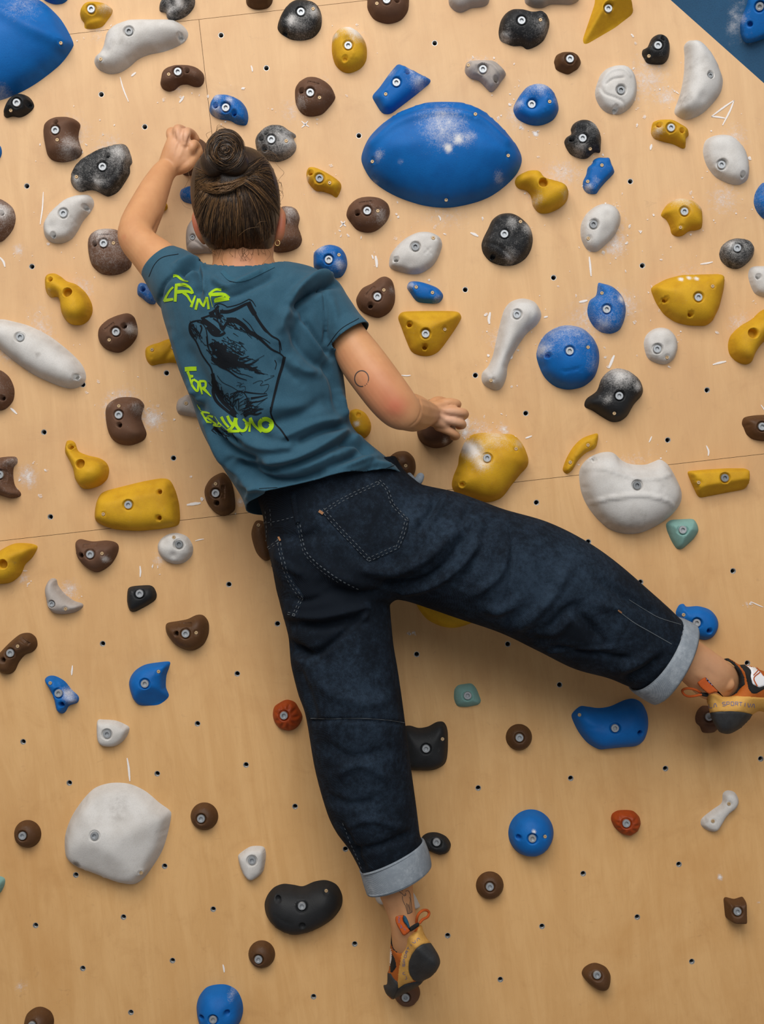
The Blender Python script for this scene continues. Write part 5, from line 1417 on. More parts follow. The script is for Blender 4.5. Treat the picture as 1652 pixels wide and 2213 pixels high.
# ================================================================ jeans
jp = []
jp.append(loft([(545, 1048, 855, 985, .232, .100), (556, 1078, 876, 1018, .228, .104), (568, 1115, 905, 1042, .222, .110), (575, 1165, 945, 1075, .218, .118), (588, 1225, 960, 1150, .214, .124), (605, 1300, 900, 1262, .212, .110), (640, 1340, 850, 1300, .212, .08)], 36, flatd=True))
jp.append(loft([(582, 1190, 838, 1205, .212, .115), (603, 1295, 842, 1292, .212, .106), (622, 1368, 848, 1365, .214, .100), (626, 1400, 852, 1400, .216, .098), (630, 1440, 859, 1440, .218, .098), (645, 1500, 868, 1500, .22, .098), (662, 1550, 876, 1560, .22, .095), (680, 1655, 889, 1660, .205, .090), (703, 1740, 900, 1740, .19, .085), (722, 1785, 905, 1780, .182, .080), (752, 1828, 909, 1808, .176, .075), (783, 1887, 916, 1824, .172, .070), (790, 1900, 920, 1838, .17, .068)], 36))
jp.append(loft([(888, 1040, 770, 1288, .214, .118), (925, 1050, 815, 1294, .216, .118), (985, 1063, 872, 1298, .218, .116), (1040, 1082, 930, 1316, .22, .114), (1092, 1101, 985, 1335, .222, .112), (1182, 1127, 1082, 1368, .218, .106), (1262, 1166, 1165, 1408, .21, .100), (1332, 1215, 1240, 1445, .19, .094), (1402, 1275, 1310, 1464, .175, .085), (1446, 1314, 1350, 1480, .166, .076), (1476, 1343, 1378, 1492, .16, .070), (1486, 1350, 1388, 1500, .158, .068)], 36))
# the folded bulge under the seat of the lifted leg, and the seat itself
jp.append(ellipsoid(P(800, 1170, .27), (.10, .065, .085)))
jp.append(ellipsoid(P(672, 1200, .26), (.075, .06, .09)))
jv, jf = union(jp, 0.0042, 6)
FJ = [
    # dark hollow under the seat and between the legs, then radiating pulls
    ([(700, 1270), (770, 1290), (845, 1288)], 16, -9), ([(620, 1330), (680, 1335), (760, 1320), (810, 1300)], 9, 5), ([(640, 1345), (700, 1352), (770, 1335)], 11, -7), ([(625, 1395), (680, 1415), (740, 1380), (790, 1330)], 11, -8), ([(650, 1425), (700, 1415), (750, 1375), (800, 1320)], 8, 6), ([(625, 1398), (660, 1420), (700, 1420)], 10, -6),
    ([(770, 1228), (850, 1235), (930, 1200), (1000, 1130)], 13, 6), ([(820, 1260), (900, 1262), (960, 1225), (1010, 1150)], 11, -6), ([(850, 1280), (930, 1265), (1000, 1220), (1050, 1160)], 9, 5),
    ([(900, 1150), (930, 1110), (945, 1070)], 9, -5), ([(925, 1130), (950, 1100), (965, 1062)], 7, 4), ([(975, 1160), (1010, 1110), (1020, 1075)], 9, -3.5),
    ([(1000, 1260), (1030, 1200), (1060, 1130)], 10, -5), ([(1020, 1290), (1080, 1240), (1095, 1180)], 9, 4), ([(1040, 1310), (1080, 1318), (1120, 1300)], 12, 5), ([(1105, 1360), (1150, 1335), (1200, 1280), (1230, 1220)], 12, 4), ([(1140, 1380), (1180, 1370), (1235, 1320), (1280, 1300)], 14, -5),
    ([(1150, 1375), (1200, 1365), (1240, 1325)], 10, 5), ([(1235, 1318), (1270, 1345), (1300, 1390)], 12, -6), ([(1260, 1300), (1310, 1310), (1350, 1320)], 10, 3), ([(1215, 1290), (1180, 1250), (1170, 1200)], 14, -3), ([(1195, 1400), (1280, 1412), (1360, 1425)], 6, -3.5), ([(1180, 1410), (1260, 1404), (1330, 1400)], 4, 2),
    ([(1330, 1450), (1380, 1430), (1420, 1400)], 10, 4), ([(1350, 1470), (1400, 1445), (1430, 1420)], 7, -4), ([(1290, 1250), (1350, 1290), (1420, 1330)], 9, -3),
    ([(590, 1195), (625, 1225), (660, 1245)], 8, 3), ([(580, 1150), (640, 1165), (700, 1150)], 12, -3), ([(670, 1190), (720, 1240), (780, 1265)], 14, 3), ([(620, 1290), (660, 1300), (700, 1290)], 8, -3),
    ([(680, 1460), (720, 1500), (800, 1520), (860, 1500)], 14, 3), ([(665, 1560), (740, 1556), (870, 1562)], 4, -2.5), ([(690, 1600), (760, 1640), (840, 1620)], 13, -3), ([(720, 1680), (780, 1650), (850, 1690)], 12, 3), ([(705, 1720), (760, 1740), (820, 1730)], 11, -3), ([(745, 1790), (800, 1770), (870, 1790)], 9, 3), ([(760, 1840), (820, 1830), (890, 1800)], 8, -4), ([(740, 1780), (765, 1830), (790, 1880)], 5, -2.5),
    ([(850, 1330), (862, 1440), (878, 1560)], 9, -2.5), ([(640, 1440), (665, 1500), (680, 1560)], 10, -3), ([(1100, 1130), (1108, 1180), (1098, 1280), (1096, 1345)], 3, -2.2),
]
jv = emboss(jv, jf, [(a, b, c * 2.3) for a, b, c in FJ])
px_ = to_px(jv)
jw = np.zeros((len(jv), 3))
for (x, y, r, a) in [(760, 1120, 60, .12), (840, 1140, 40, .1), (900, 1120, 60, .1), (1000, 1170, 90, .1), (1180, 1260, 100, .12), (1090, 1300, 60, .12), (1330, 1330, 80, .08), (760, 1480, 90, .1), (790, 1620, 80, .1), (820, 1750, 70, .08), (690, 1180, 40, .08), (1230, 1220, 90, .08), (560, 1100, 60, -.2), (700, 1290, 90, -.15), (1250, 1370, 40, -.12)]:
    jw[:, 0] += a * np.exp(-((px_ - np.array([x, y]))**2).sum(1) / r**2)
jeans = person_mesh('jeans', jv, jf, M_DENIM, person, {'wear': jw})
jeans['label'] = 'dark blue wide denim jeans'
JS = Surf((jv, jf))


def cuff(stations, parent, name='cuff'):
    v, f = loft(stations, 40, 5, cap=False)
    o = person_mesh(name, v, f, M_CUFF, parent, {'wear': np.zeros((len(v), 3))})
    o['label'] = 'rolled pale grey denim cuff'
    m = o.modifiers.new('t', 'SOLIDIFY'); m.thickness = 0.0042; m.offset = -1
    return (v, f)


c1 = cuff([(777, 1881, 915, 1814, .172, .0745), (779, 1886, 920, 1820, .172, .078), (785, 1908, 929, 1845, .170, .079), (791, 1926, 933, 1866, .169, .078), (793, 1931, 932, 1872, .169, .074)], jeans)
c2 = cuff([(1469, 1339, 1368, 1489, .161, .0745), (1474, 1340, 1374, 1495, .160, .078), (1488, 1346, 1392, 1507, .158, .079), (1500, 1352, 1410, 1517, .156, .078), (1503, 1356, 1415, 1518, .156, .074)], jeans)
CS = Surf(c1, c2)

# pockets, loop, waistband
def sub(name, vf, mat, parent, label=None, attrs=False):
    v, f = vf
    if not len(f): return None
    o = person_mesh(name, v, f, mat, parent, {'wear': np.zeros((len(v), 3))} if attrs else None)
    if label: o['label'] = label
    return o


pk1 = [(690, 1106), (745, 1070), (820, 1036), (838, 1052), (850, 1085), (868, 1106), (886, 1122), (882, 1150), (864, 1188), (797, 1218)]
pk2 = [(569, 1186), (606, 1160), (614, 1200), (630, 1250), (660, 1292), (640, 1336), (616, 1328), (606, 1300), (590, 1240)]
sub('back_pocket', patch(JS, pk1, 0.0022, 4.5), M_DENIM, jeans, attrs=True)
sub('back_pocket', patch(JS, pk2, 0.0022, 4.5), M_DENIM, jeans, attrs=True)
sub('belt_loop', patch(JS, [(626, 1068), (640, 1066), (650, 1130), (638, 1134)], 0.0045, 3), M_DENIM, jeans, attrs=True)
th = []
def double(line, gap, w=1.3):
    l = np.array(line, float); t = np.gradient(l, axis=0); t /= np.linalg.norm(t, axis=1)[:, None] + 1e-9
    nn = np.column_stack([-t[:, 1], t[:, 0]])
    return [(l.tolist(), w), ((l + nn * gap).tolist(), w)]


th += double([(695, 1103), (730, 1143), (770, 1185), (797, 1213)], -7) + double([(797, 1213), (830, 1198), (862, 1184)], -7) + double([(862, 1184), (874, 1155), (882, 1124)], -6) + double([(694, 1106), (745, 1074), (818, 1040)], 6) + double([(820, 1038), (838, 1056), (850, 1088), (868, 1108), (882, 1122)], 5)
th += double([(607, 1164), (612, 1200), (628, 1250), (656, 1292)], 6) + double([(656, 1292), (638, 1332)], 5) + double([(638, 1332), (618, 1326)], 4) + double([(571, 1188), (606, 1166)], 5)
th += [([(650, 1134), (655, 1165), (665, 1195), (700, 1228), (740, 1255), (775, 1272)], 1.8)] + [([(645, 1136), (650, 1166), (660, 1198), (696, 1233), (736, 1260)], 1.0)]
th += [([(570, 1130), (600, 1126), (640, 1116)], 1.0), ([(575, 1105), (578, 1150), (575, 1180)], 1.0), ([(585, 1100), (588, 1140)], 1.0), ([(634, 1070), (645, 1132)], 1.0)]
th += [([(742, 1778), (755, 1815), (772, 1850), (783, 1878)], 1.2)]
v_, f_ = ribbons(JS, th, 0.0032, 1.7, dash=(3,))
sub('stitching', (v_, f_), M_THREAD, jeans, 'pale stitched seams')
v_, f_ = ribbons(JS, [([(672, 1552), (720, 1553), (780, 1552), (840, 1556), (874, 1562)], 1.5), ([(1360, 1296), (1395, 1318), (1425, 1335), (1472, 1350)], 1.2), ([(1337, 1320), (1370, 1345), (1410, 1368), (1452, 1392)], 1.6)], 0.0012, 2)
sub('seam', (v_, f_), M_THREAD, jeans, 'pale seam line')
v_, f_ = ribbons(JS, [([(690, 1104), (699, 1110)], 6), ([(603, 1160), (607, 1170)], 4), ([(1335, 1318), (1343, 1324)], 3)], 0.0036, 2)
sub('bar_tack', (v_, f_), M_RUSTTHREAD, jeans, 'rust coloured bar tacks')
v_, f_ = ribbons(CS, [([(1461, 1387), (1475, 1394), (1489, 1406)], 1.8)], 0.001, 1.5, dash=(2,))
sub('stitching', (v_, f_), M_RUSTTHREAD, jeans, 'rust coloured stitching on the cuff')
v_, f_ = ribbons(CS, [([(1478, 1347), (1490, 1353), (1499, 1362)], 1.8)], 0.001, 1.5, dash=(2,))
sub('stitching', (v_, f_), M_INK, jeans)
# chalked pocket lip sticking out by the hip
v_, f_ = union([tube([(878, 1030, .20, .006), (892, 1042, .215, .008), (903, 1040, .225, .009), (909, 1030, .225, .008)]), tube([(885, 1026, .19, .005), (900, 1046, .205, .007)])], .002, 3)
sub('pocket_lip', (v_, f_), M_CUFF, jeans, 'pocket lip smeared with chalk', attrs=True)

# ================================================================ T-shirt
sp = []
sp.append(loft([(462, 578, 604, 568, .268, .046), (420, 570, 650, 574, .272, .062), (384, 584, 696, 590, .278, .088), (350, 625, 725, 640, .284, .118), (350, 672, 735, 700, .286, .124), (368, 735, 738, 770, .285, .124), (388, 800, 746, 835, .28, .120), (416, 870, 752, 890, .272, .116), (436, 930, 764, 925, .265, .114), (462, 980, 795, 955, .258, .114), (494, 1030, 838, 990, .25, .115), (524, 1078, 868, 1018, .243, .117), (536, 1118, 890, 1045, .238, .120), (552, 1170, 920, 1085, .232, .122)], 40, flatd=True))
sp.append(loft([(392, 690, 480, 572, .283, .095), (350, 668, 436, 560, .28, .080), (330, 636, 408, 545, .272, .064), (312, 604, 384, 537, .262, .056), (298, 578, 368, 520, .250, .054)], 32))
sp.append(loft([(620, 700, 660, 585, .285, .10), (668, 730, 722, 600, .292, .080), (695, 745, 752, 640, .30, .066), (706, 757, 778, 678, .308, .058), (714, 762, 798, 700, .316, .056), (720, 774, 807, 713, .321, .055)], 32))
TORSO = BVHTree.FromPolygons(sp[0][0].tolist(), [tuple(q) for q in sp[0][1]])
sv, sf = union(sp, 0.0034, 7)
FS = [
    # raised left shoulder: bunched cloth, then the yoke pulls
    ([(385, 600), (405, 580), (425, 572)], 7, -7), ([(400, 612), (430, 585), (445, 572)], 6, 5), ([(425, 640), (432, 600), (428, 572)], 8, -8), ([(448, 640), (440, 600), (436, 575)], 6, 5), ([(345, 650), (355, 615), (385, 585)], 4, -3), ([(378, 575), (410, 560), (440, 562)], 6, 4), ([(385, 590), (420, 568), (455, 570)], 5, -4),
    ([(455, 600), (490, 620), (530, 605), (570, 585)], 7, 4), ([(470, 620), (500, 640), (550, 620), (600, 590)], 8, -4), ([(440, 660), (470, 640), (520, 635)], 10, 3),
    # sleeve roll on the bare shoulder
    ([(625, 650), (650, 620), (690, 598), (730, 600)], 8, 7), ([(635, 668), (665, 640), (705, 615), (733, 612)], 8, -10), ([(600, 730), (612, 690), (630, 655)], 12, 6), ([(640, 760), (648, 700), (665, 650)], 14, -6),
    ([(640, 670), (670, 730), (700, 770)], 9, 4), ([(620, 700), (660, 765), (705, 800)], 10, -5), ([(660, 690), (695, 745), (715, 770)], 6, -5), ([(700, 610), (704, 680), (703, 740)], 3.5, -2.6), ([(712, 640), (725, 680), (728, 715)], 9, 2.5), ([(630, 780), (655, 800), (690, 805)], 9, 4), ([(600, 770), (620, 800), (650, 830)], 9, -3),
    # side and waist folds
    ([(700, 780), (722, 830), (730, 880)], 8, -4), ([(735, 850), (742, 890), (752, 900)], 7, 5), ([(560, 880), (640, 880), (720, 900)], 16, 3), ([(540, 930), (620, 905), (700, 870)], 12, -4), ([(600, 950), (680, 915), (740, 905)], 9, 4),
    ([(560, 1000), (640, 990), (720, 950), (760, 925)], 11, 6), ([(520, 1010), (600, 1015), (690, 985), (770, 935)], 10, -8), ([(590, 1020), (660, 1005), (730, 975)], 8, 5), ([(640, 960), (700, 930), (750, 920)], 8, -6), ([(760, 940), (790, 945), (810, 965)], 6, 5), ([(750, 955), (785, 960), (805, 985)], 6, -6),
    ([(500, 1000), (560, 1035), (640, 1040), (720, 1010), (790, 970)], 10, -9), ([(520, 1040), (580, 1055), (660, 1050), (740, 1030)], 9, 5), ([(700, 1020), (760, 1000), (820, 985)], 7, 5), ([(690, 1040), (750, 1032), (810, 1010)], 7, -5), ([(800, 1000), (830, 1005), (850, 1010)], 6, 4),
    ([(430, 860), (460, 930), (500, 975), (560, 1000)], 9, -7), ([(440, 900), (480, 990), (530, 1030)], 8, 5), ([(420, 830), (448, 900), (480, 940)], 8, 5), ([(455, 905), (475, 930), (520, 955)], 6, -4), ([(370, 710), (395, 790), (425, 860)], 12, 3), ([(400, 740), (440, 820), (500, 900)], 16, -3), ([(490, 860), (540, 930), (610, 960)], 14, -3), ([(500, 930), (560, 965), (640, 965)], 10, 4),
    ([(560, 640), (620, 700), (640, 760)], 18, 3), ([(520, 680), (560, 760), (590, 840)], 22, -3), ([(450, 680), (470, 740), (520, 800)], 20, 2.5), ([(535, 1085), (545, 1060), (560, 1040)], 8, 4),
]
sv = emboss(sv, sf, [(a, b, c * 2.4) for a, b, c in FS])
hem_o, hem_n = plane3((566, 1067, .335), (872, 1021, .255), (538, 1122, .17), (600, 800, .28))
sv, sf = crop_open(sv, sf, hem_o, hem_n, P(700, 1080, .24), 0.24)
sl_o, sl_n = plane3((311, 600, .262), (384, 538, .262), (329, 557, .315), (480, 700, .28))
sv, sf = crop_open(sv, sf, sl_o, sl_n, P(345, 565, .262), 0.085)
sr_o, sr_n = plane3((714, 760, .312), (795, 700, .318), (742, 718, .372), (620, 650, .28))
sv, sf = crop_open(sv, sf, sr_o, sr_n, P(774, 748, .325), 0.075, TORSO)
nk_o, nk_n = plane3((476, 576, .275), (594, 566, .275), (515, 603, .338), (540, 800, .28))
sv, sf = crop_open(sv, sf, nk_o, nk_n, P(530, 562, .290), 0.088)
shirt = person_mesh('t_shirt', sv, sf, M_SHIRT, person)
shirt['label'] = 'teal short-sleeved T-shirt with a lime and black print'
md = shirt.modifiers.new('t', 'SOLIDIFY'); md.thickness = 0.0022; md.offset = -1
SS = Surf((sv, sf))
# hem seams
v_, f_ = ribbons(SS, [([(560, 1056), (640, 1051), (740, 1040), (800, 1025), (862, 1002)], 1.2), ([(322, 598), (334, 572), (352, 556), (386, 549)], 1.2), ([(708, 748), (736, 712), (776, 688)], 1.2), ([(478, 590), (505, 610), (560, 592), (592, 577)], 1.0)], 0.0007, 2)
sub('hem_seam', (v_, f_), M_INK, shirt)

v_, f_ = ribbons(SS, [([(480, 586), (500, 604), (530, 602), (562, 588), (592, 574)], 9)], 0.0013, 2, cols=5)
sub('collar', (v_, f_), M_RIB, shirt, 'ribbed neck band')

# printed words, in the coordinates of two enlarged crops
def crop(x0, y0, k, strokes):
    return [([(x0 + a / k, y0 + b / k) for a, b in s[0]], *[q / k for q in s[1:]]) for s in strokes]


G1 = crop(340, 580, 9.178, [
    ([(315, 150), (390, 150), (470, 215), (540, 245), (615, 258)], 62, 20), ([(322, 370), (260, 430), (190, 540), (140, 655)], 40, 50), ([(135, 635), (220, 625), (322, 610)], 70, 50),
    ([(385, 310), (372, 480), (360, 660)], 62, 55), ([(365, 330), (480, 318), (560, 318), (640, 370), (690, 440), (712, 500)], 48, 34), ([(420, 355), (520, 350), (640, 385)], 14), ([(400, 468), (520, 460), (620, 462), (700, 492)], 74, 48), ([(520, 480), (600, 545), (650, 630), (690, 690)], 60, 30),
    ([(755, 540), (720, 640), (675, 770)], 34, 56), ([(820, 600), (795, 700), (765, 820)], 50, 52), ([(830, 610), (880, 700), (925, 755)], 56, 40), ([(990, 570), (950, 670), (915, 765)], 52, 40), ([(990, 570), (1010, 690), (1020, 810)], 40, 48),
    ([(1022, 490), (1050, 570), (1075, 680), (1100, 770)], 18, 8), ([(1275, 425), (1180, 420), (1110, 450), (1040, 500)], 60, 40), ([(1030, 500), (1080, 520), (1280, 515), (1370, 540), (1425, 595)], 66, 64), ([(1425, 600), (1290, 620), (1130, 650)], 70, 62), ([(1050, 490), (1060, 580)], 60, 20), ([(1140, 610), (1220, 585), (1330, 560)], 30, 30)])
G2 = crop(390, 780, 7.509, [
    ([(75, 135), (160, 128), (265, 125)], 72, 70), ([(120, 170), (150, 250), (170, 330), (190, 415)], 45, 18), ([(145, 250), (212, 248)], 60, 40), ([(215, 300), (185, 355), (215, 430), (275, 490), (290, 420), (285, 350), (215, 300)], 34),
    ([(310, 325), (330, 430), (355, 540)], 40, 26), ([(310, 330), (395, 330), (415, 370), (400, 430), (340, 440)], 40, 34), ([(360, 430), (420, 490), (500, 575)], 60, 14),
    ([(275, 705), (305, 765), (345, 820)], 10, 10), ([(300, 740), (330, 780)], 8), ([(345, 830), (395, 920), (445, 1000)], 34, 30), ([(350, 830), (420, 835), (480, 850)], 40, 20), ([(390, 925), (450, 925)], 34), ([(425, 985), (510, 1000)], 30, 24),
    ([(535, 905), (470, 890), (450, 920), (540, 990), (590, 1030)], 36, 30), ([(530, 1035), (600, 1055), (655, 1065)], 38, 20), ([(560, 900), (620, 990), (670, 1060)], 8, 8), ([(590, 1050), (640, 1000)], 26, 18), ([(610, 1000), (665, 1030)], 18),
    ([(665, 905), (720, 1000), (790, 1080)], 46, 34), ([(765, 890), (800, 970), (850, 1040)], 44, 50), ([(905, 925), (880, 1010), (830, 1090), (770, 1130)], 64, 44), ([(660, 1030), (720, 1085), (780, 1140)], 8), ([(775, 1135), (870, 1140), (960, 1140)], 48, 40),
    ([(895, 930), (910, 1050), (980, 1130), (1050, 1120), (1085, 1040), (1110, 990)], 54, 42), ([(1020, 940), (1090, 1010), (1130, 1050)], 36, 26), ([(1135, 925), (1130, 1040), (1120, 1150)], 36, 34), ([(1135, 920), (1200, 1040), (1320, 1155)], 48, 34), ([(1060, 1000), (1080, 1060)], 34),
    ([(1330, 950), (1290, 1000), (1305, 1080), (1370, 1130), (1440, 1120), (1485, 1060), (1470, 980), (1400, 940), (1330, 950)], 66, 66), ([(1440, 1020), (1450, 1060), (1425, 1100)], 14)])
v_, f_ = ribbons(SS, G1 + G2, 0.0011, 1.3, cols=4)
sub('printed_lettering', (v_, f_), M_GREEN, shirt, 'lime green brush lettering reading crimps for desayuno')

# printed ink drawing: one loose study of a back with a raised arm
K = lambda s: crop(400, 640, 6.884, s)
INK = K([
    ([(440, 170), (450, 130), (520, 110), (600, 140), (640, 160), (800, 120), (950, 45)], 12, 10), ([(950, 45), (1000, 70), (1055, 155)], 14, 8), ([(520, 230), (640, 230), (760, 190), (900, 120), (960, 100)], 40, 26), ([(940, 90), (990, 190), (1040, 270)], 56, 50), ([(1030, 250), (1100, 370), (1200, 500), (1290, 590), (1400, 660), (1435, 800)], 34, 12),
    ([(1090, 380), (1180, 510), (1270, 570)], 10, 8), ([(1400, 670), (1415, 850)], 12), ([(620, 360), (740, 360), (860, 430), (960, 530), (1100, 620), (1200, 710), (1290, 790), (1410, 850), (1480, 910)], 60, 12), ([(740, 330), (870, 430), (970, 530)], 26), ([(860, 330), (960, 420), (1060, 560), (1200, 650), (1270, 700)], 10, 10),
    ([(1480, 900), (1450, 1030), (1390, 1230), (1340, 1430), (1300, 1600), (1275, 1720)], 34, 22), ([(1275, 1650), (1280, 1750), (1340, 1890), (1430, 1990), (1540, 2150)], 16, 18), ([(1335, 950), (1360, 1010), (1340, 1090)], 12, 8),
    ([(500, 140), (460, 200), (480, 280), (530, 330)], 26, 22), ([(360, 260), (420, 230), (470, 200)], 26), ([(370, 290), (450, 300), (500, 330)], 36, 20), ([(240, 330), (330, 300), (440, 260)], 16, 20), ([(250, 350), (330, 400), (430, 470), (520, 550)], 60, 44), ([(420, 330), (490, 380), (560, 470)], 16),
    ([(480, 200), (520, 280), (560, 290)], 22), ([(560, 500), (600, 430), (650, 370), (700, 350)], 30, 24), ([(340, 450), (420, 560), (520, 580), (600, 540)], 50, 24), ([(420, 520), (500, 560)], 60, 40),
    ([(240, 360), (150, 370), (80, 400), (65, 480), (90, 570), (170, 680), (250, 860), (330, 980), (380, 1050), (410, 1150), (405, 1300)], 16, 16), ([(90, 420), (80, 520), (150, 600)], 30, 26), ([(150, 470), (190, 570), (220, 600)], 18, 10), ([(230, 430), (250, 480), (210, 600)], 20, 8), ([(180, 380), (260, 410), (310, 480), (330, 580), (350, 760), (400, 880), (470, 960)], 10, 16), ([(320, 600), (340, 760)], 12),
    ([(380, 700), (430, 800), (420, 870)], 46, 30), ([(430, 720), (520, 760), (620, 780)], 60, 70), ([(480, 800), (560, 880), (680, 900), (790, 940)], 110, 80), ([(470, 930), (580, 1000), (700, 1010), (800, 1000)], 110, 60), ([(400, 930), (520, 1040), (640, 1100), (780, 1200), (920, 1250)], 30, 8), ([(700, 1000), (820, 1020), (960, 1060), (1090, 1130), (1180, 1160)], 60, 12),
    ([(800, 940), (880, 920), (950, 890)], 30, 6), ([(820, 1000), (900, 970), (1010, 930)], 26, 4), ([(900, 1030), (1000, 1000), (1100, 940)], 26, 6), ([(950, 1090), (1080, 1050)], 30, 8), ([(1000, 980), (1180, 880)], 5),
    ([(650, 650), (640, 720), (720, 690), (690, 760), (770, 730), (750, 800), (830, 770), (800, 850), (890, 810), (860, 890)], 6, 6), ([(660, 645), (800, 700), (870, 750)], 7, 5), ([(700, 800), (790, 850), (850, 880)], 26, 10),
    ([(400, 640), (450, 660), (430, 700), (500, 680), (480, 730), (560, 700), (540, 760), (620, 720)], 12, 10), ([(410, 1150), (440, 1300), (420, 1420), (470, 1560), (620, 1700), (760, 1800)], 40, 26), ([(430, 1260), (470, 1400), (560, 1560), (680, 1680), (760, 1760)], 60, 30), ([(480, 1180), (560, 1280), (700, 1350), (780, 1400), (860, 1440)], 8, 6),
    ([(460, 1250), (500, 1330), (490, 1430), (560, 1400), (560, 1500), (640, 1440), (640, 1560), (720, 1480), (720, 1640), (790, 1520), (800, 1700)], 8, 8), ([(720, 1460), (800, 1410), (880, 1440), (950, 1560), (1010, 1700), (1050, 1760)], 12, 12), ([(800, 1640), (900, 1590), (990, 1560)], 8, 6), ([(810, 1700), (920, 1650), (1020, 1620)], 8, 6), ([(820, 1580), (900, 1530), (960, 1510)], 8, 6), ([(830, 1760), (940, 1710), (1040, 1690)], 8, 6),
    ([(880, 1420), (1000, 1440), (1120, 1450), (1220, 1450)], 16, 8), ([(980, 1520), (1100, 1500), (1230, 1470)], 24, 8), ([(1000, 1580), (1120, 1560), (1230, 1510)], 16, 6), ([(880, 1780), (960, 1740), (1060, 1760), (1140, 1730)], 40, 14), ([(1020, 1710), (1100, 1690), (1170, 1675)], 26, 8), ([(1050, 1650), (1130, 1580), (1200, 1530)], 5),
    ([(1010, 1300), (1100, 1260), (1160, 1270), (1120, 1330), (1240, 1310), (1230, 1380), (1170, 1450)], 6, 6), ([(1180, 1260), (1290, 1210), (1330, 1180), (1270, 1190)], 6, 5), ([(700, 1100), (800, 1150), (900, 1170), (1010, 1210)], 12, 6), ([(780, 1280), (840, 1300), (810, 1350), (890, 1340), (900, 1400)], 6), ([(700, 2040), (740, 2100), (790, 2180)], 10, 4), ([(790, 2010), (850, 2070)], 12, 6), ([(420, 1960), (560, 2050), (660, 2090)], 26, 8)])
HATCH = []
for (x0, y0, x1, y1, w0, n_, an_, L_) in [(420, 760, 830, 800, 170, 60, .5, 120), (480, 960, 1080, 1090, 110, 50, .35, 150), (420, 1300, 760, 1720, 70, 60, .9, 120), (700, 1450, 1050, 1700, 120, 46, -.35, 140), (90, 420, 230, 640, 50, 36, 1.2, 90), (600, 380, 1150, 640, 40, 44, .65, 120), (480, 180, 560, 560, 60, 40, 1.0, 90), (420, 1960, 640, 2080, 50, 24, .6, 120)]:
    for _ in range(n_):
        u = random.random(); cx_, cy_ = x0 + (x1 - x0) * u + random.gauss(0, w0 * .45), y0 + (y1 - y0) * u + random.gauss(0, w0 * .45)
        a = an_ + random.gauss(0, .22); l = L_ * random.uniform(.4, 1.0)
        HATCH.append(([(cx_ - l / 2 * math.cos(a), cy_ - l / 2 * math.sin(a)), (cx_ + random.uniform(-8, 8), cy_ + random.uniform(-8, 8)), (cx_ + l / 2 * math.cos(a), cy_ + l / 2 * math.sin(a))], random.uniform(6, 15), 4))
INK += K(HATCH)
INK = [(a[0], *[w * (1.35 if w > 2.2 else 1.1) for w in a[1:]]) for a in INK]
v_, f_ = ribbons(SS, INK, 0.0008, 1.6, cols=4)
sub('printed_drawing', (v_, f_), M_INK, shirt, 'black sketch printed on the back')
# ================================================================ hair
def hair_mat(name, a, b, rough=0.42):
    n = NT(name)
    co = n.coord((140, 140, 22))
    m = n.noise(co, 3, 4, 0.7, 0.8)
    c = n.mix(n.ramp(m, 0.3, 0.7), a, b)
    n.bump(m, 0.3, 0.001)
    return n.set(Base_Color=c, Roughness=rough, Specular_IOR_Level=0.45)


M_HAIR = hair_mat('hair_brown', (0.018, 0.0095, 0.005), (0.042, 0.022, 0.011))
M_HAIR2 = hair_mat('hair_dark_strand', (0.022, 0.012, 0.0065), (0.05, 0.027, 0.013))
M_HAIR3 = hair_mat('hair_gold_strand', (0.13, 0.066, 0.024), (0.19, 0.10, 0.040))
hp = [loft([(500, 322, 540, 322, .30, .02), (452, 334, 566, 334, .302, .055), (424, 358, 588, 360, .302, .075), (414, 392, 601, 394, .30, .088), (413, 428, 606, 430, .298, .092), (419, 460, 605, 462, .296, .092), (428, 488, 599, 490, .292, .088), (437, 514, 594, 515, .286, .080), (448, 532, 588, 533, .28, .068), (468, 546, 578, 547, .272, .052), (490, 553, 560, 553, .268, .035)], 32, flatd=True)]
bun_c = P(487, 326, .392)
hp2 = [ellipsoid(bun_c, (.036, .034, .040), Matrix.Rotation(math.radians(18), 4, 'Y'), 24), ellipsoid(P(462, 352, .388), (.026, .026, .026)), ellipsoid(P(505, 350, .39), (.028, .026, .026))]
hv, hf = union(hp, .003, 4)
st = []
for i in range(60):
    u = i / 59
    ax, ay = 432 + 160 * u, 505 + 40 * math.sin(math.pi * u)
    st.append(([(ax, ay), (0.5 * ax + 0.5 * 512 + random.uniform(-8, 8), 455), (500 + (u - .5) * 60, 400)], random.uniform(1.8, 4), random.uniform(-2.4, 2.0)))
for i in range(26):
    u = i / 25
    st.append(([(606 - 30 * u, 470 - 130 * u), (575 - 15 * u, 420 - 70 * u), (532, 382)], random.uniform(2, 3.5), random.uniform(-2.2, 1.8)))
    st.append(([(418 + 6 * u, 470 - 110 * u), (440, 425 - 50 * u), (470, 385)], random.uniform(2, 3.5), random.uniform(-2.2, 1.8)))
st += [([(440, 402), (480, 410), (530, 396)], 7, 6), ([(430, 410), (480, 420), (520, 412)], 5, -5), ([(520, 392), (550, 412), (585, 450)], 5, 4)]
hv = emboss(hv, hf, st)
hair = person_mesh('hair', hv, hf, M_HAIR, person)
hair['label'] = 'brown hair pulled up to a bun'
uv_, uf_ = union(hp2, .0026, 5)
st = []
for i in range(26):
    r = 6 + 30 * i / 25
    a0 = random.uniform(0, 6); sp_ = random.uniform(1.6, 3.2)
    st.append(([(487 + r * math.cos(a0 + sp_ * k / 4), 330 + r * 1.05 * math.sin(a0 + sp_ * k / 4)) for k in range(5)], random.uniform(1.6, 3), random.uniform(-2.4, 2)))
st.append(([(478, 372), (472, 345), (470, 315), (480, 295)], 4, -4))
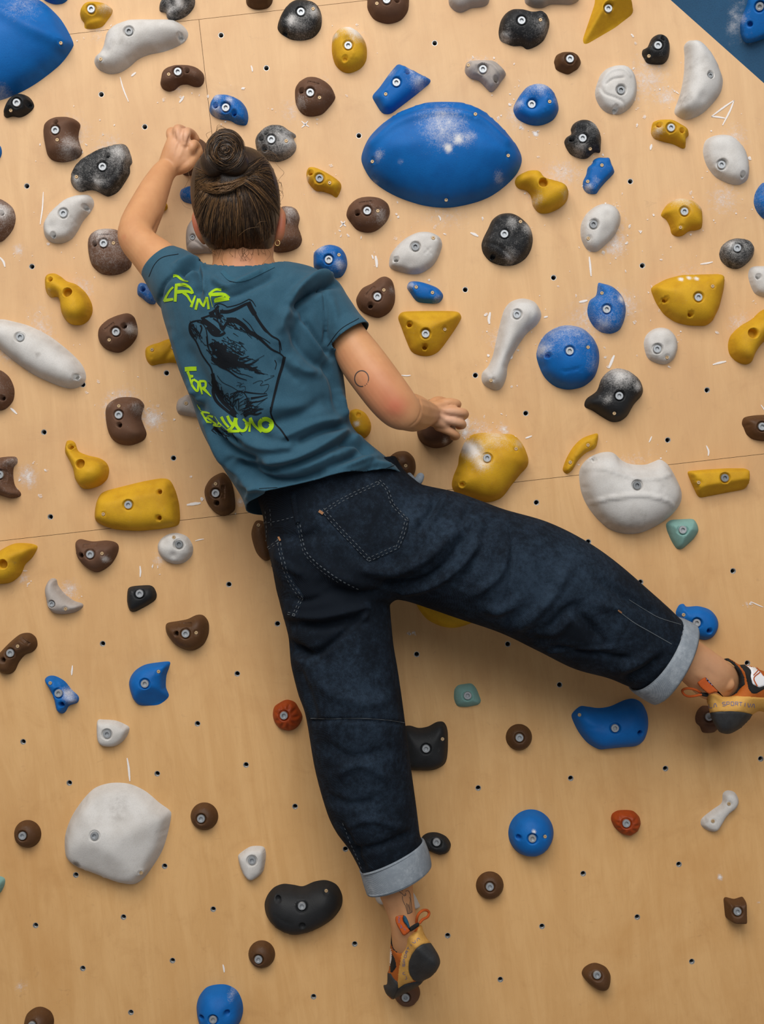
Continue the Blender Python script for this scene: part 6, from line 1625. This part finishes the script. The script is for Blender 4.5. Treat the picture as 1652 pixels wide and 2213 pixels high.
uv_ = emboss(uv_, uf_, st)
bun = person_mesh('hair_bun', uv_, uf_, M_HAIR, person)
bun['label'] = 'messy top bun'
HS = Surf((hv, hf), (uv_, uf_))
HS_cap = Surf((hv, hf))


def strands(name, lines, mat, parent, rad=0.0007, label=None):
    cu = bpy.data.curves.new(name, 'CURVE')
    cu.dimensions = '3D'; cu.bevel_depth = rad; cu.bevel_resolution = 0
    cu.materials.append(mat)
    for pts in lines:
        if len(pts) < 3: continue
        s = cu.splines.new('POLY'); s.points.add(len(pts) - 1)
        for k, p in enumerate(pts):
            q = p - PO
            s.points[k].co = (q[0], q[1], q[2], 1)
            u = k / (len(pts) - 1)
            s.points[k].radius = 0.35 + 0.65 * math.sin(math.pi * min(1, max(0, 0.1 + 0.85 * u)))
    o = bpy.data.objects.new(name, cu); COL.objects.link(o); o.parent = parent
    o['kind'] = 'stuff'
    if label: o['label'] = label
    return o


def laid(A, C, B, lift0=.0006, lift1=.0016, n=16, surf=None):
    out = []
    A, C, B = map(np.array, (A, C, B))
    hump = random.uniform(lift0, lift1)
    for i in range(n + 1):
        u = i / n
        q = (1 - u)**2 * A + 2 * u * (1 - u) * C + u * u * B
        p = (surf or HS_cap).put(q[0], q[1], hump * (0.4 + math.sin(math.pi * u)))
        if p is not None: out.append(p)
    return out


R_ = random.uniform
dark, gold = [], []
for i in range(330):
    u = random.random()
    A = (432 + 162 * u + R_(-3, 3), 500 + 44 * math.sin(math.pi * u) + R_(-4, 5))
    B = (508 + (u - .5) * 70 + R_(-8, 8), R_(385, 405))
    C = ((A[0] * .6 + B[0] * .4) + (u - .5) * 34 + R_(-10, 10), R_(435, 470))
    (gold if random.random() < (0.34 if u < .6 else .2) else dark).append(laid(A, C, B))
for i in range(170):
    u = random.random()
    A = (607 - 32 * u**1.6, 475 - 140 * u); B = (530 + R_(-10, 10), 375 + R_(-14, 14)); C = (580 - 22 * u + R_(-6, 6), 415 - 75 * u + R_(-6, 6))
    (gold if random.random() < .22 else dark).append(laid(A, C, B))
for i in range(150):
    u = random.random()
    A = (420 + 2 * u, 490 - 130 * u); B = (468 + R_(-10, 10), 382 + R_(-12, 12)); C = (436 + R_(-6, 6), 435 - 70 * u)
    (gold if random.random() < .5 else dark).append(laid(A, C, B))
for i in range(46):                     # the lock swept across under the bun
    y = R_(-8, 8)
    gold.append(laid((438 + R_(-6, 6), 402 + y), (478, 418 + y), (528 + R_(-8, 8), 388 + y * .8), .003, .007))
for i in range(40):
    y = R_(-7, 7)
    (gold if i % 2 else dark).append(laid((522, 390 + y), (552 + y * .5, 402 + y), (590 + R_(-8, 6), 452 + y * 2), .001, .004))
for i in range(170):                    # wound round the bun
    r = R_(4, 41); a0 = R_(0, 6.28); sp_ = R_(1.2, 3.0); cxo, cyo = R_(-5, 5), R_(-5, 5); out = []
    for k in range(15):
        a = a0 + sp_ * k / 14
        p = HS.put(487 + cxo + r * math.cos(a), 326 + cyo + r * 1.06 * math.sin(a), R_(.0008, .0012) + .0012 * math.sin(math.pi * k / 14))
        if p is not None: out.append(p)
    (gold if random.random() < .24 else dark).append(out)
strands('hair_strands', dark, M_HAIR2, hair, .00055)
strands('hair_strands', gold, M_HAIR3, hair, .00055, 'golden brown strands')
fly = []
def free(pts, n=12):
    q = cr_open(np.array([P(*p) for p in pts]), 6); fly.append(list(q))
free([(482, 540, .35), (478, 560, .335), (486, 575, .335), (500, 592, .335), (508, 600, .338)]); free([(486, 538, .35), (481, 556, .335), (483, 572, .334), (494, 586, .335)])
free([(590, 345, .33), (604, 362, .32), (614, 373, .32), (606, 384, .32), (601, 392, .32)]); free([(596, 380, .32), (609, 400, .31), (611, 412, .31), (604, 422, .31)])
free([(466, 285, .40), (472, 274, .40), (484, 275, .40), (497, 286, .40)]); free([(468, 284, .40), (470, 272, .41), (478, 272, .41), (500, 290, .40)]); free([(465, 288, .40), (473, 276, .41), (488, 277, .41), (504, 292, .40)])
free([(450, 300, .38), (446, 290, .38), (456, 284, .38)]); free([(560, 330, .33), (590, 332, .33), (604, 345, .33)]); free([(548, 330, .34), (580, 326, .34), (600, 336, .34)])
free([(540, 535, .34), (528, 548, .335), (518, 560, .33)]); free([(575, 535, .32), (585, 550, .31), (568, 570, .315), (562, 578, .32)]); free([(552, 490, .38), (562, 480, .385), (576, 478, .38)]); free([(515, 510, .385), (535, 495, .39), (560, 490, .385)])
free([(412, 380, .30), (402, 400, .29), (390, 425, .28), (398, 445, .28), (414, 452, .29)]); free([(414, 360, .31), (408, 372, .30), (412, 390, .30)]); free([(590, 400, .33), (612, 420, .31), (604, 440, .31)])
free([(470, 548, .33), (462, 540, .32), (450, 536, .31), (436, 530, .30)]); free([(540, 545, .34), (545, 556, .33), (538, 566, .33)])
for i in range(22):
    x = R_(452, 592); y = 536 + 10 * math.sin(math.pi * (x - 450) / 140)
    free([(x, y - 10, .355 - abs(x - 520) * .0006), (x + R_(-5, 5), y + 3, .338 - abs(x - 520) * .0006), (x + R_(-14, 14), y + R_(6, 20), .326 - abs(x - 520) * .0006)])
for i in range(34):
    a = R_(-2.6, .4); x, y = 512 + 92 * math.cos(a), 415 + 92 * math.sin(a)
    free([(x - 4 * math.cos(a), y, .31), (x + R_(2, 7) * math.cos(a), y + R_(-6, 6), .31), (x + R_(2, 12) * math.cos(a), y + R_(4, 18), .31)])
strands('loose_hairs', fly, M_HAIR3, hair, .00035, 'loose flyaway hairs')
dk = [fly[0], fly[1], fly[2]]

# earring
M_GOLD = plain('earring_gold', (0.75, 0.52, 0.22), 0.25, 0.95)
ep = [(P(600 + 5 * math.cos(a), 525 + 6 * math.sin(a), .272)) for a in np.linspace(0, 2 * np.pi, 18)]
tv, tf = tube([(*p, .0007) for p in ep], 8, 1, raw=True)
er = person_mesh('earring', tv, tf, M_GOLD, person); er['label'] = 'small gold hoop earring'

# tattoos
BS = Surf((bv_, bf_))
ring = [(782 + 15 * math.cos(a), 818 + 17 * math.sin(a)) for a in np.linspace(1.35, 6.6, 26)]
dots = [([(782 + 15 * math.cos(a) - .8, 818 + 17 * math.sin(a)), (782 + 15 * math.cos(a) + .9, 818 + 17 * math.sin(a))], 1.8) for a in (.45, .75, 1.05)]
v_, f_ = ribbons(BS, [(ring, 2.0)] + dots, .0005, 1.0)
o = sub('ring_tattoo', (v_, f_), M_TATTOO, person, 'thin open ring tattoo on the upper arm')
T = crop(780, 1900, 7.905, [([(650, 125), (668, 165), (700, 138), (722, 98), (736, 132), (772, 118), (765, 162)], 9), ([(650, 160), (660, 210), (710, 250), (742, 285), (772, 268), (760, 235)], 8), ([(700, 150), (690, 185), (720, 200)], 7), ([(765, 205), (812, 198), (842, 250), (856, 330), (862, 400), (880, 560)], 8), ([(710, 285), (720, 360), (752, 432), (772, 470), (800, 590)], 8),
                             ([(780, 410), (795, 480), (815, 590)], 9), ([(800, 420), (822, 500), (832, 585)], 7), ([(820, 430), (835, 500), (850, 580)], 9), ([(838, 400), (850, 480), (868, 570)], 7), ([(795, 592), (840, 582), (882, 555)], 10), ([(830, 300), (845, 350), (842, 400)], 6), ([(745, 262), (760, 272)], 10)])
v_, f_ = ribbons(BS, T, .0005, 1.0)
sub('ankle_tattoo', (v_, f_), M_TATTOO, person, 'line tattoo of a standing horned animal on the ankle')

# ================================================================ climbing shoes
def shoe_mat(name, a, b, rough=0.75, sc=300, bump=.2):
    n = NT(name)
    co = n.coord()
    f = n.noise(co, sc, 3, .7); m = n.noise(co, 35, 3)
    c = n.mix(n.ramp(m, .3, .75), a, b)
    c = n.mix(n.math('MULTIPLY', n.ramp(f, .5, .8), .3), c, tuple(min(1, x * 1.9 + .01) for x in b))
    n.bump(f, bump, .0008)
    return n.set(Base_Color=c, Roughness=rough, Specular_IOR_Level=.3)


M_SORANGE = shoe_mat('shoe_orange_suede', (0.42, 0.105, 0.012), (0.34, 0.08, 0.009))
M_SYELLOW = shoe_mat('shoe_yellow_rand', (0.62, 0.345, 0.085), (0.55, 0.29, 0.065))
M_SBLACK = shoe_mat('shoe_rubber', (0.020, 0.021, 0.023), (0.034, 0.036, 0.038), .65)
M_SGREY = shoe_mat('shoe_toe_rubber', (0.030, 0.031, 0.032), (0.042, 0.043, 0.044), .75)
M_SLINING = shoe_mat('shoe_black_textile', (0.010, 0.010, 0.010), (0.016, 0.015, 0.014), .9, 900)
M_SWHITE = plain('shoe_white_patch', (0.78, 0.78, 0.80), .5)
M_SBLUE = plain('shoe_blue_print', (0.13, 0.14, 0.30), .7)
M_LOOP = shoe_mat('loop_orange_webbing', (0.46, 0.085, 0.012), (0.40, 0.07, 0.010), .8, 700)
M_LOOPB = plain('loop_blue_inside', (0.010, 0.075, 0.14), .8)


def pillow(outline, dc, hf, hb, s=2.6, p=2.0, k=1.0, sharp=False, soft=6):
    """a rounded solid with a given outline: dc(px, py) = depth of its middle sheet, hf / hb = thickness to the viewer / to the wall"""
    ol = resample(round_corners(outline, 3) if sharp else cr_loop(outline), s)
    v2, f = fill(ol, s)
    d = seg_dist(v2, ol, True); e = d < 1e-3
    t = np.clip(d / (d.max() * k), 0, 1)
    h = relax((1 - (1 - t)**p)**(1 / p), f, e, soft)
    h = np.where(e, 0, h)
    fr = np.array([P(q[0], q[1], dc(*q) + hf * a) for q, a in zip(v2, h)])
    bk = np.array([P(q[0], q[1], dc(*q) - hb * a) for q, a in zip(v2, h)])
    n = len(v2)
    V = np.vstack([fr, bk])
    idx = np.where(e, np.arange(n), np.arange(n) + n)
    a0, a1, a2 = (fr[f[len(f) // 2][i]] for i in range(3))
    if np.cross(a1 - a0, a2 - a0)[1] > 0: f = [(a, c, b) for a, b, c in f]
    F = f + [(int(idx[a]), int(idx[c]), int(idx[b])) for a, b, c in f]
    used = np.unique(np.array(F)); remap = -np.ones(2 * n, int); remap[used] = np.arange(len(used))
    return V[used], [tuple(int(remap[i]) for i in q) for q in F]


FONT = {'L': [[(0, 0), (0, 1), (.8, 1)]], 'A': [[(0, 1), (.3, 0), (.65, 0), (.85, 1)]], 'S': [[(.9, 0), (.1, 0), (0, .22), (.1, .5), (.8, .5), (.9, .78), (.8, 1), (0, 1)]], 'P': [[(0, 1), (0, 0), (.85, 0), (.9, .3), (.8, .6), (0, .6)]],
        'O': [[(.1, 0), (.9, 0), (.9, 1), (.1, 1), (.1, 0)]], 'R': [[(.1, 1), (.1, 0), (.9, 0), (.9, .5), (.1, .5)], [(.6, .5), (.9, 1)]], 'T': [[(0, 0), (.9, 0)], [(.45, 0), (.45, 1)]], 'I': [[(.45, 0), (.45, 1)]], 'V': [[(0, 0), (.28, 1), (.6, 1), (.85, 0)]], ' ': []}


def text_on(path, text, size, w, up=1):
    path = cr_open(np.array(path, float), 12)
    seg = np.linalg.norm(np.diff(path, axis=0), axis=1); Ls = np.concatenate([[0], np.cumsum(seg)])
    adv = Ls[-1] / len(text)
    out = []
    at = lambda s: np.array([np.interp(s, Ls, path[:, 0]), np.interp(s, Ls, path[:, 1])])
    for i, ch in enumerate(text):
        for line in FONT[ch]:
            pts = []
            for (x, y) in line:
                s = adv * (i + x * .82)
                p = at(s); t = at(min(s + .5, Ls[-1])) - at(max(s - .5, 0)); t /= np.linalg.norm(t)
                nn = np.array([-t[1], t[0]]) * up
                pts.append(tuple(p + nn * (y - .5) * size))
            dense = resample(np.array(pts), .8, False)
            out.append((dense.tolist(), w))
    return out


def conv(x0, y0, k):
    return lambda pts: [(x0 + a / k, y0 + b / k) for a, b in pts]


def shoe(name, c, outline, dc, hf, hb, zones, label):
    v, f = pillow(c(outline), dc, hf, hb)
    root = person_mesh(name, v, f, M_SORANGE, person)
    root['label'] = label
    S = Surf((v, f))
    # thin layers glued on the upper; they also wrap over its silhouette
    ctr = to_px(v)
    for (zn, mat, poly, th) in zones:
        pz = np.array(c(poly))
        zi = len(root.data.materials); root.data.materials.append(mat)
        q = np.array([ctr[list(t)].mean(0) for t in f])
        ins = inside(q, pz)
        for i in np.where(ins)[0]: root.data.polygons[int(i)].material_index = zi
        pv, pf = patch(S, c(poly), th, 2.4, True, 0.0, 1.8)
        if pf: sub(zn, (pv, pf), mat, root)
    return root, S


cA = conv(780, 1900, 7.905)
outA = [(527, 880), (518, 1010), (508, 1150), (498, 1300), (494, 1450), (478, 1560), (458, 1605), (448, 1790), (388, 1815), (425, 1940), (490, 2020), (545, 2055), (620, 2020), (700, 1980), (880, 1890), (1020, 1800), (1078, 1735), (1200, 1668), (1300, 1560), (1358, 1430), (1330, 1300), (1240, 1150), (1190, 1080), (1120, 990), (1072, 890), (1045, 800), (1000, 778),
        (930, 800), (845, 890), (780, 900), (742, 960), (738, 1060), (700, 1160), (650, 1190), (600, 1160), (560, 1090), (540, 1000)]
ax = np.array([918 - 858, 2075 - 2140.0]); ax /= np.linalg.norm(ax)
dA = lambda x, y: .084 + .074 * float(np.clip(((x - 858) * ax[0] + (y - 2140) * ax[1]) / 88, -.2, 1.1))
ZA = [('rand', M_SYELLOW, [(780, 900), (860, 915), (960, 900), (1000, 780), (1045, 800), (1075, 895), (1120, 990), (1195, 1085), (1050, 1110), (950, 1180), (870, 1290), (820, 1420), (815, 1550), (840, 1640), (900, 1740), (740, 1800), (640, 1870), (635, 1750), (650, 1550), (700, 1300), (745, 1130), (748, 960)], .0016),
      ('heel_rubber', M_SBLACK, [(1185, 1085), (1050, 1110), (950, 1180), (870, 1290), (820, 1420), (815, 1550), (840, 1640), (900, 1720), (960, 1752), (1065, 1735), (1200, 1668), (1302, 1562), (1360, 1430), (1332, 1300), (1242, 1150)], .0034),
      ('toe_rubber', M_SBLACK, [(635, 1872), (740, 1795), (960, 1745), (1078, 1735), (1020, 1802), (880, 1892), (700, 1982), (580, 2050), (540, 2055), (590, 1960)], .0026),
      ('toe_patch', M_SGREY, [(458, 1600), (512, 1612), (560, 1700), (630, 1755), (640, 1868), (598, 1955), (548, 2052), (430, 1955), (386, 1815), (450, 1798)], .0022),
      ('strap', M_SLINING, [(535, 1250), (598, 1420), (606, 1500), (535, 1600), (508, 1590), (502, 1480), (528, 1350)], .0022), ('side_patch', M_SWHITE, [(506, 1150), (526, 1270), (522, 1400), (502, 1480), (495, 1300)], .002),
      ('collar', M_SLINING, [(525, 880), (540, 1000), (568, 1100), (620, 1180), (690, 1170), (738, 1075), (748, 1130), (732, 1205), (690, 1250), (615, 1255), (550, 1200), (514, 1100), (518, 1000)], .003)]
shA, SA = shoe('climbing_shoe', cA, outA, dA, .040, .034, ZA, 'orange, yellow and black climbing shoe standing on its toe')
cB = conv(1440, 1340, 7.79)
outB = [(955, 665), (1040, 643), (1120, 678), (1230, 748), (1330, 750), (1480, 790), (1590, 840), (1750, 900), (1950, 1020), (2150, 1180), (2240, 1400), (2180, 1560), (1960, 1640), (1760, 1590), (1580, 1535), (1465, 1592), (1380, 1700), (1250, 1822), (1100, 1906), (1000, 1916), (900, 1882), (830, 1780), (770, 1660), (738, 1560), (715, 1450), (690, 1380), (690, 1300), (725, 1222), (850, 1208),
        (950, 1275), (1060, 1285), (1170, 1215), (1222, 1130), (1238, 1050), (1222, 900), (1160, 788), (1060, 700)]
dB = lambda x, y: .132 - .045 * float(np.clip((x - 1560) / 130, -.3, 1.3))
ZB = [('rand', M_SYELLOW, [(692, 1290), (728, 1220), (850, 1208), (950, 1285), (1200, 1280), (1660, 1308), (1900, 1330), (2200, 1500), (2000, 1640), (1760, 1590), (1580, 1535), (1465, 1592), (1300, 1552), (1100, 1534), (900, 1542), (738, 1562), (700, 1400)], .0016),
      ('heel_rubber', M_SBLACK, [(738, 1560), (900, 1540), (1100, 1532), (1300, 1550), (1467, 1590), (1382, 1702), (1252, 1824), (1100, 1908), (1000, 1918), (898, 1884), (828, 1782), (768, 1662)], .0034),
      ('strap', M_SLINING, [(1240, 752), (1340, 756), (1445, 850), (1430, 950), (1460, 1080), (1570, 1140), (1660, 1100), (1800, 1080), (1780, 1150), (1660, 1160), (1520, 1240), (1450, 1240), (1390, 1150), (1370, 1050), (1330, 880)], .002),
      ('side_patch', M_SWHITE, [(1330, 762), (1430, 790), (1500, 800), (1600, 880), (1660, 945), (1760, 1000), (1740, 1080), (1660, 1110), (1570, 1140), (1460, 1080), (1420, 940), (1440, 880), (1400, 800)], .003),
      ('collar', M_SLINING, [(958, 662), (1040, 645), (1150, 712), (1240, 800), (1315, 950), (1328, 1090), (1260, 1140), (1190, 1230), (1080, 1290), (960, 1288), (905, 1240), (1000, 1258), (1120, 1232), (1205, 1145), (1238, 1050), (1220, 900), (1155, 785), (1060, 702)], .003)]
shB, SB = shoe('climbing_shoe', cB, outB, dB, .040, .034, ZB, 'orange, yellow and black climbing shoe smearing at the picture edge')
# printing on the rands
tA = text_on(cA([(775, 1700), (738, 1580), (742, 1450), (765, 1320), (815, 1200), (895, 1090), (1015, 1000)]), 'LA SPORTIVA', 4.6, .9)
v_, f_ = ribbons(SA, tA, .0024, .8); sub('printed_name', (v_, f_), M_SBLUE, shA, 'small blue printed name on the rand')
tB = text_on(cB([(735, 1452), (880, 1425), (1100, 1412), (1300, 1418), (1510, 1446)]), 'LA SPORTIVA', 7.6, 1.15)
v_, f_ = ribbons(SB, tB, .0024, .8); sub('printed_name', (v_, f_), M_SBLUE, shB, 'blue printed name on the rand')
v_, f_ = ribbons(SB, [(cB([(1465, 935), (1550, 850)]), 2.2), (cB([(1530, 1115), (1472, 980), (1575, 888)]), 2.4), (cB([(1490, 790), (1560, 850), (1640, 950)]), 1.6)], .0036, 1.2); sub('stripe', (v_, f_), M_LOOP, shB)
# pull loops
def flatpiece(name, poly, d, mat, parent, th=.0016, label=None):
    o = sub(name, pillow(poly, (lambda x, y: d(x, y)) if callable(d) else (lambda x, y: d), th, th, 2.2, 2, .4, soft=1), mat, parent, label)
    return o


flatpiece('pull_loop', cA([(595, 650), (640, 625), (735, 618), (722, 660), (732, 730), (790, 820), (842, 890), (735, 962), (655, 850), (600, 735)]), .212, M_LOOP, shA, label='orange webbing pull loop')
flatpiece('loop_inside', cA([(735, 618), (772, 640), (812, 720), (842, 830), (836, 872), (785, 790), (728, 715), (722, 660)]), .205, M_LOOPB, shA, label='blue inside of the pull loop')
flatpiece('loop_anchor', cA([(830, 830), (960, 745), (1000, 760), (985, 810), (850, 895)]), .203, M_SLINING, shA)
tl = [(955, 740), (965, 650), (1005, 575), (1075, 530), (1145, 540), (1168, 590), (1135, 650), (1060, 690), (1010, 745)]
v_, f_ = tube([(*q, .186 + .008 * math.sin(i), .0028) for i, q in enumerate(cA(tl))], 8, 4); sub('pull_loop', (v_, f_), M_LOOP, shA)
flatpiece('pull_loop', cB([(530, 1060), (570, 1020), (660, 965), (700, 1030), (830, 1150), (945, 1278), (850, 1218), (720, 1240), (600, 1150)]), .186, M_LOOP, shB, label='orange webbing pull loop')
flatpiece('loop_inside', cB([(660, 965), (690, 985), (800, 1110), (955, 1275), (945, 1282), (820, 1155), (695, 1035)]), .184, M_SBLUE, shB)
flatpiece('loop_anchor', cB([(575, 1225), (710, 1228), (700, 1290), (600, 1275)]), .176, M_SLINING, shB)
tl = [(590, 1225), (500, 1175), (380, 1150), (300, 1165), (275, 1200), (310, 1255), (380, 1285), (480, 1278), (590, 1255)]
v_, f_ = tube([(*q, .170 + .006 * math.sin(i), .0025) for i, q in enumerate(cB(tl))], 8, 4); sub('pull_loop', (v_, f_), M_LOOP, shB)
v_, f_ = ribbons(Surf(pillow(cA([(595, 650), (640, 625), (735, 618), (722, 660), (732, 730), (790, 820), (842, 890), (735, 962), (655, 850), (600, 735)]), lambda x, y: .212, .0016, .0016, 2.2, 2, .4, soft=1)), [(cA(q), .8) for q in ([(640, 640), (672, 650), (640, 680), (668, 700)], [(640, 720), (660, 700), (660, 740), (640, 735)], [(675, 780), (700, 800), (680, 830), (715, 820)], [(730, 840), (760, 850), (755, 878)])], .0006, .8)
sub('printed_name', (v_, f_), M_SBLUE, shA)
# ---------------------------------------------------------------- turn the camera frame upright
for o in list(scene.objects):
    if o.parent is None and o.type in {'MESH', 'EMPTY', 'CURVE'} and o.get('kind') != 'structure':
        o.matrix_basis = RM @ o.matrix_basis
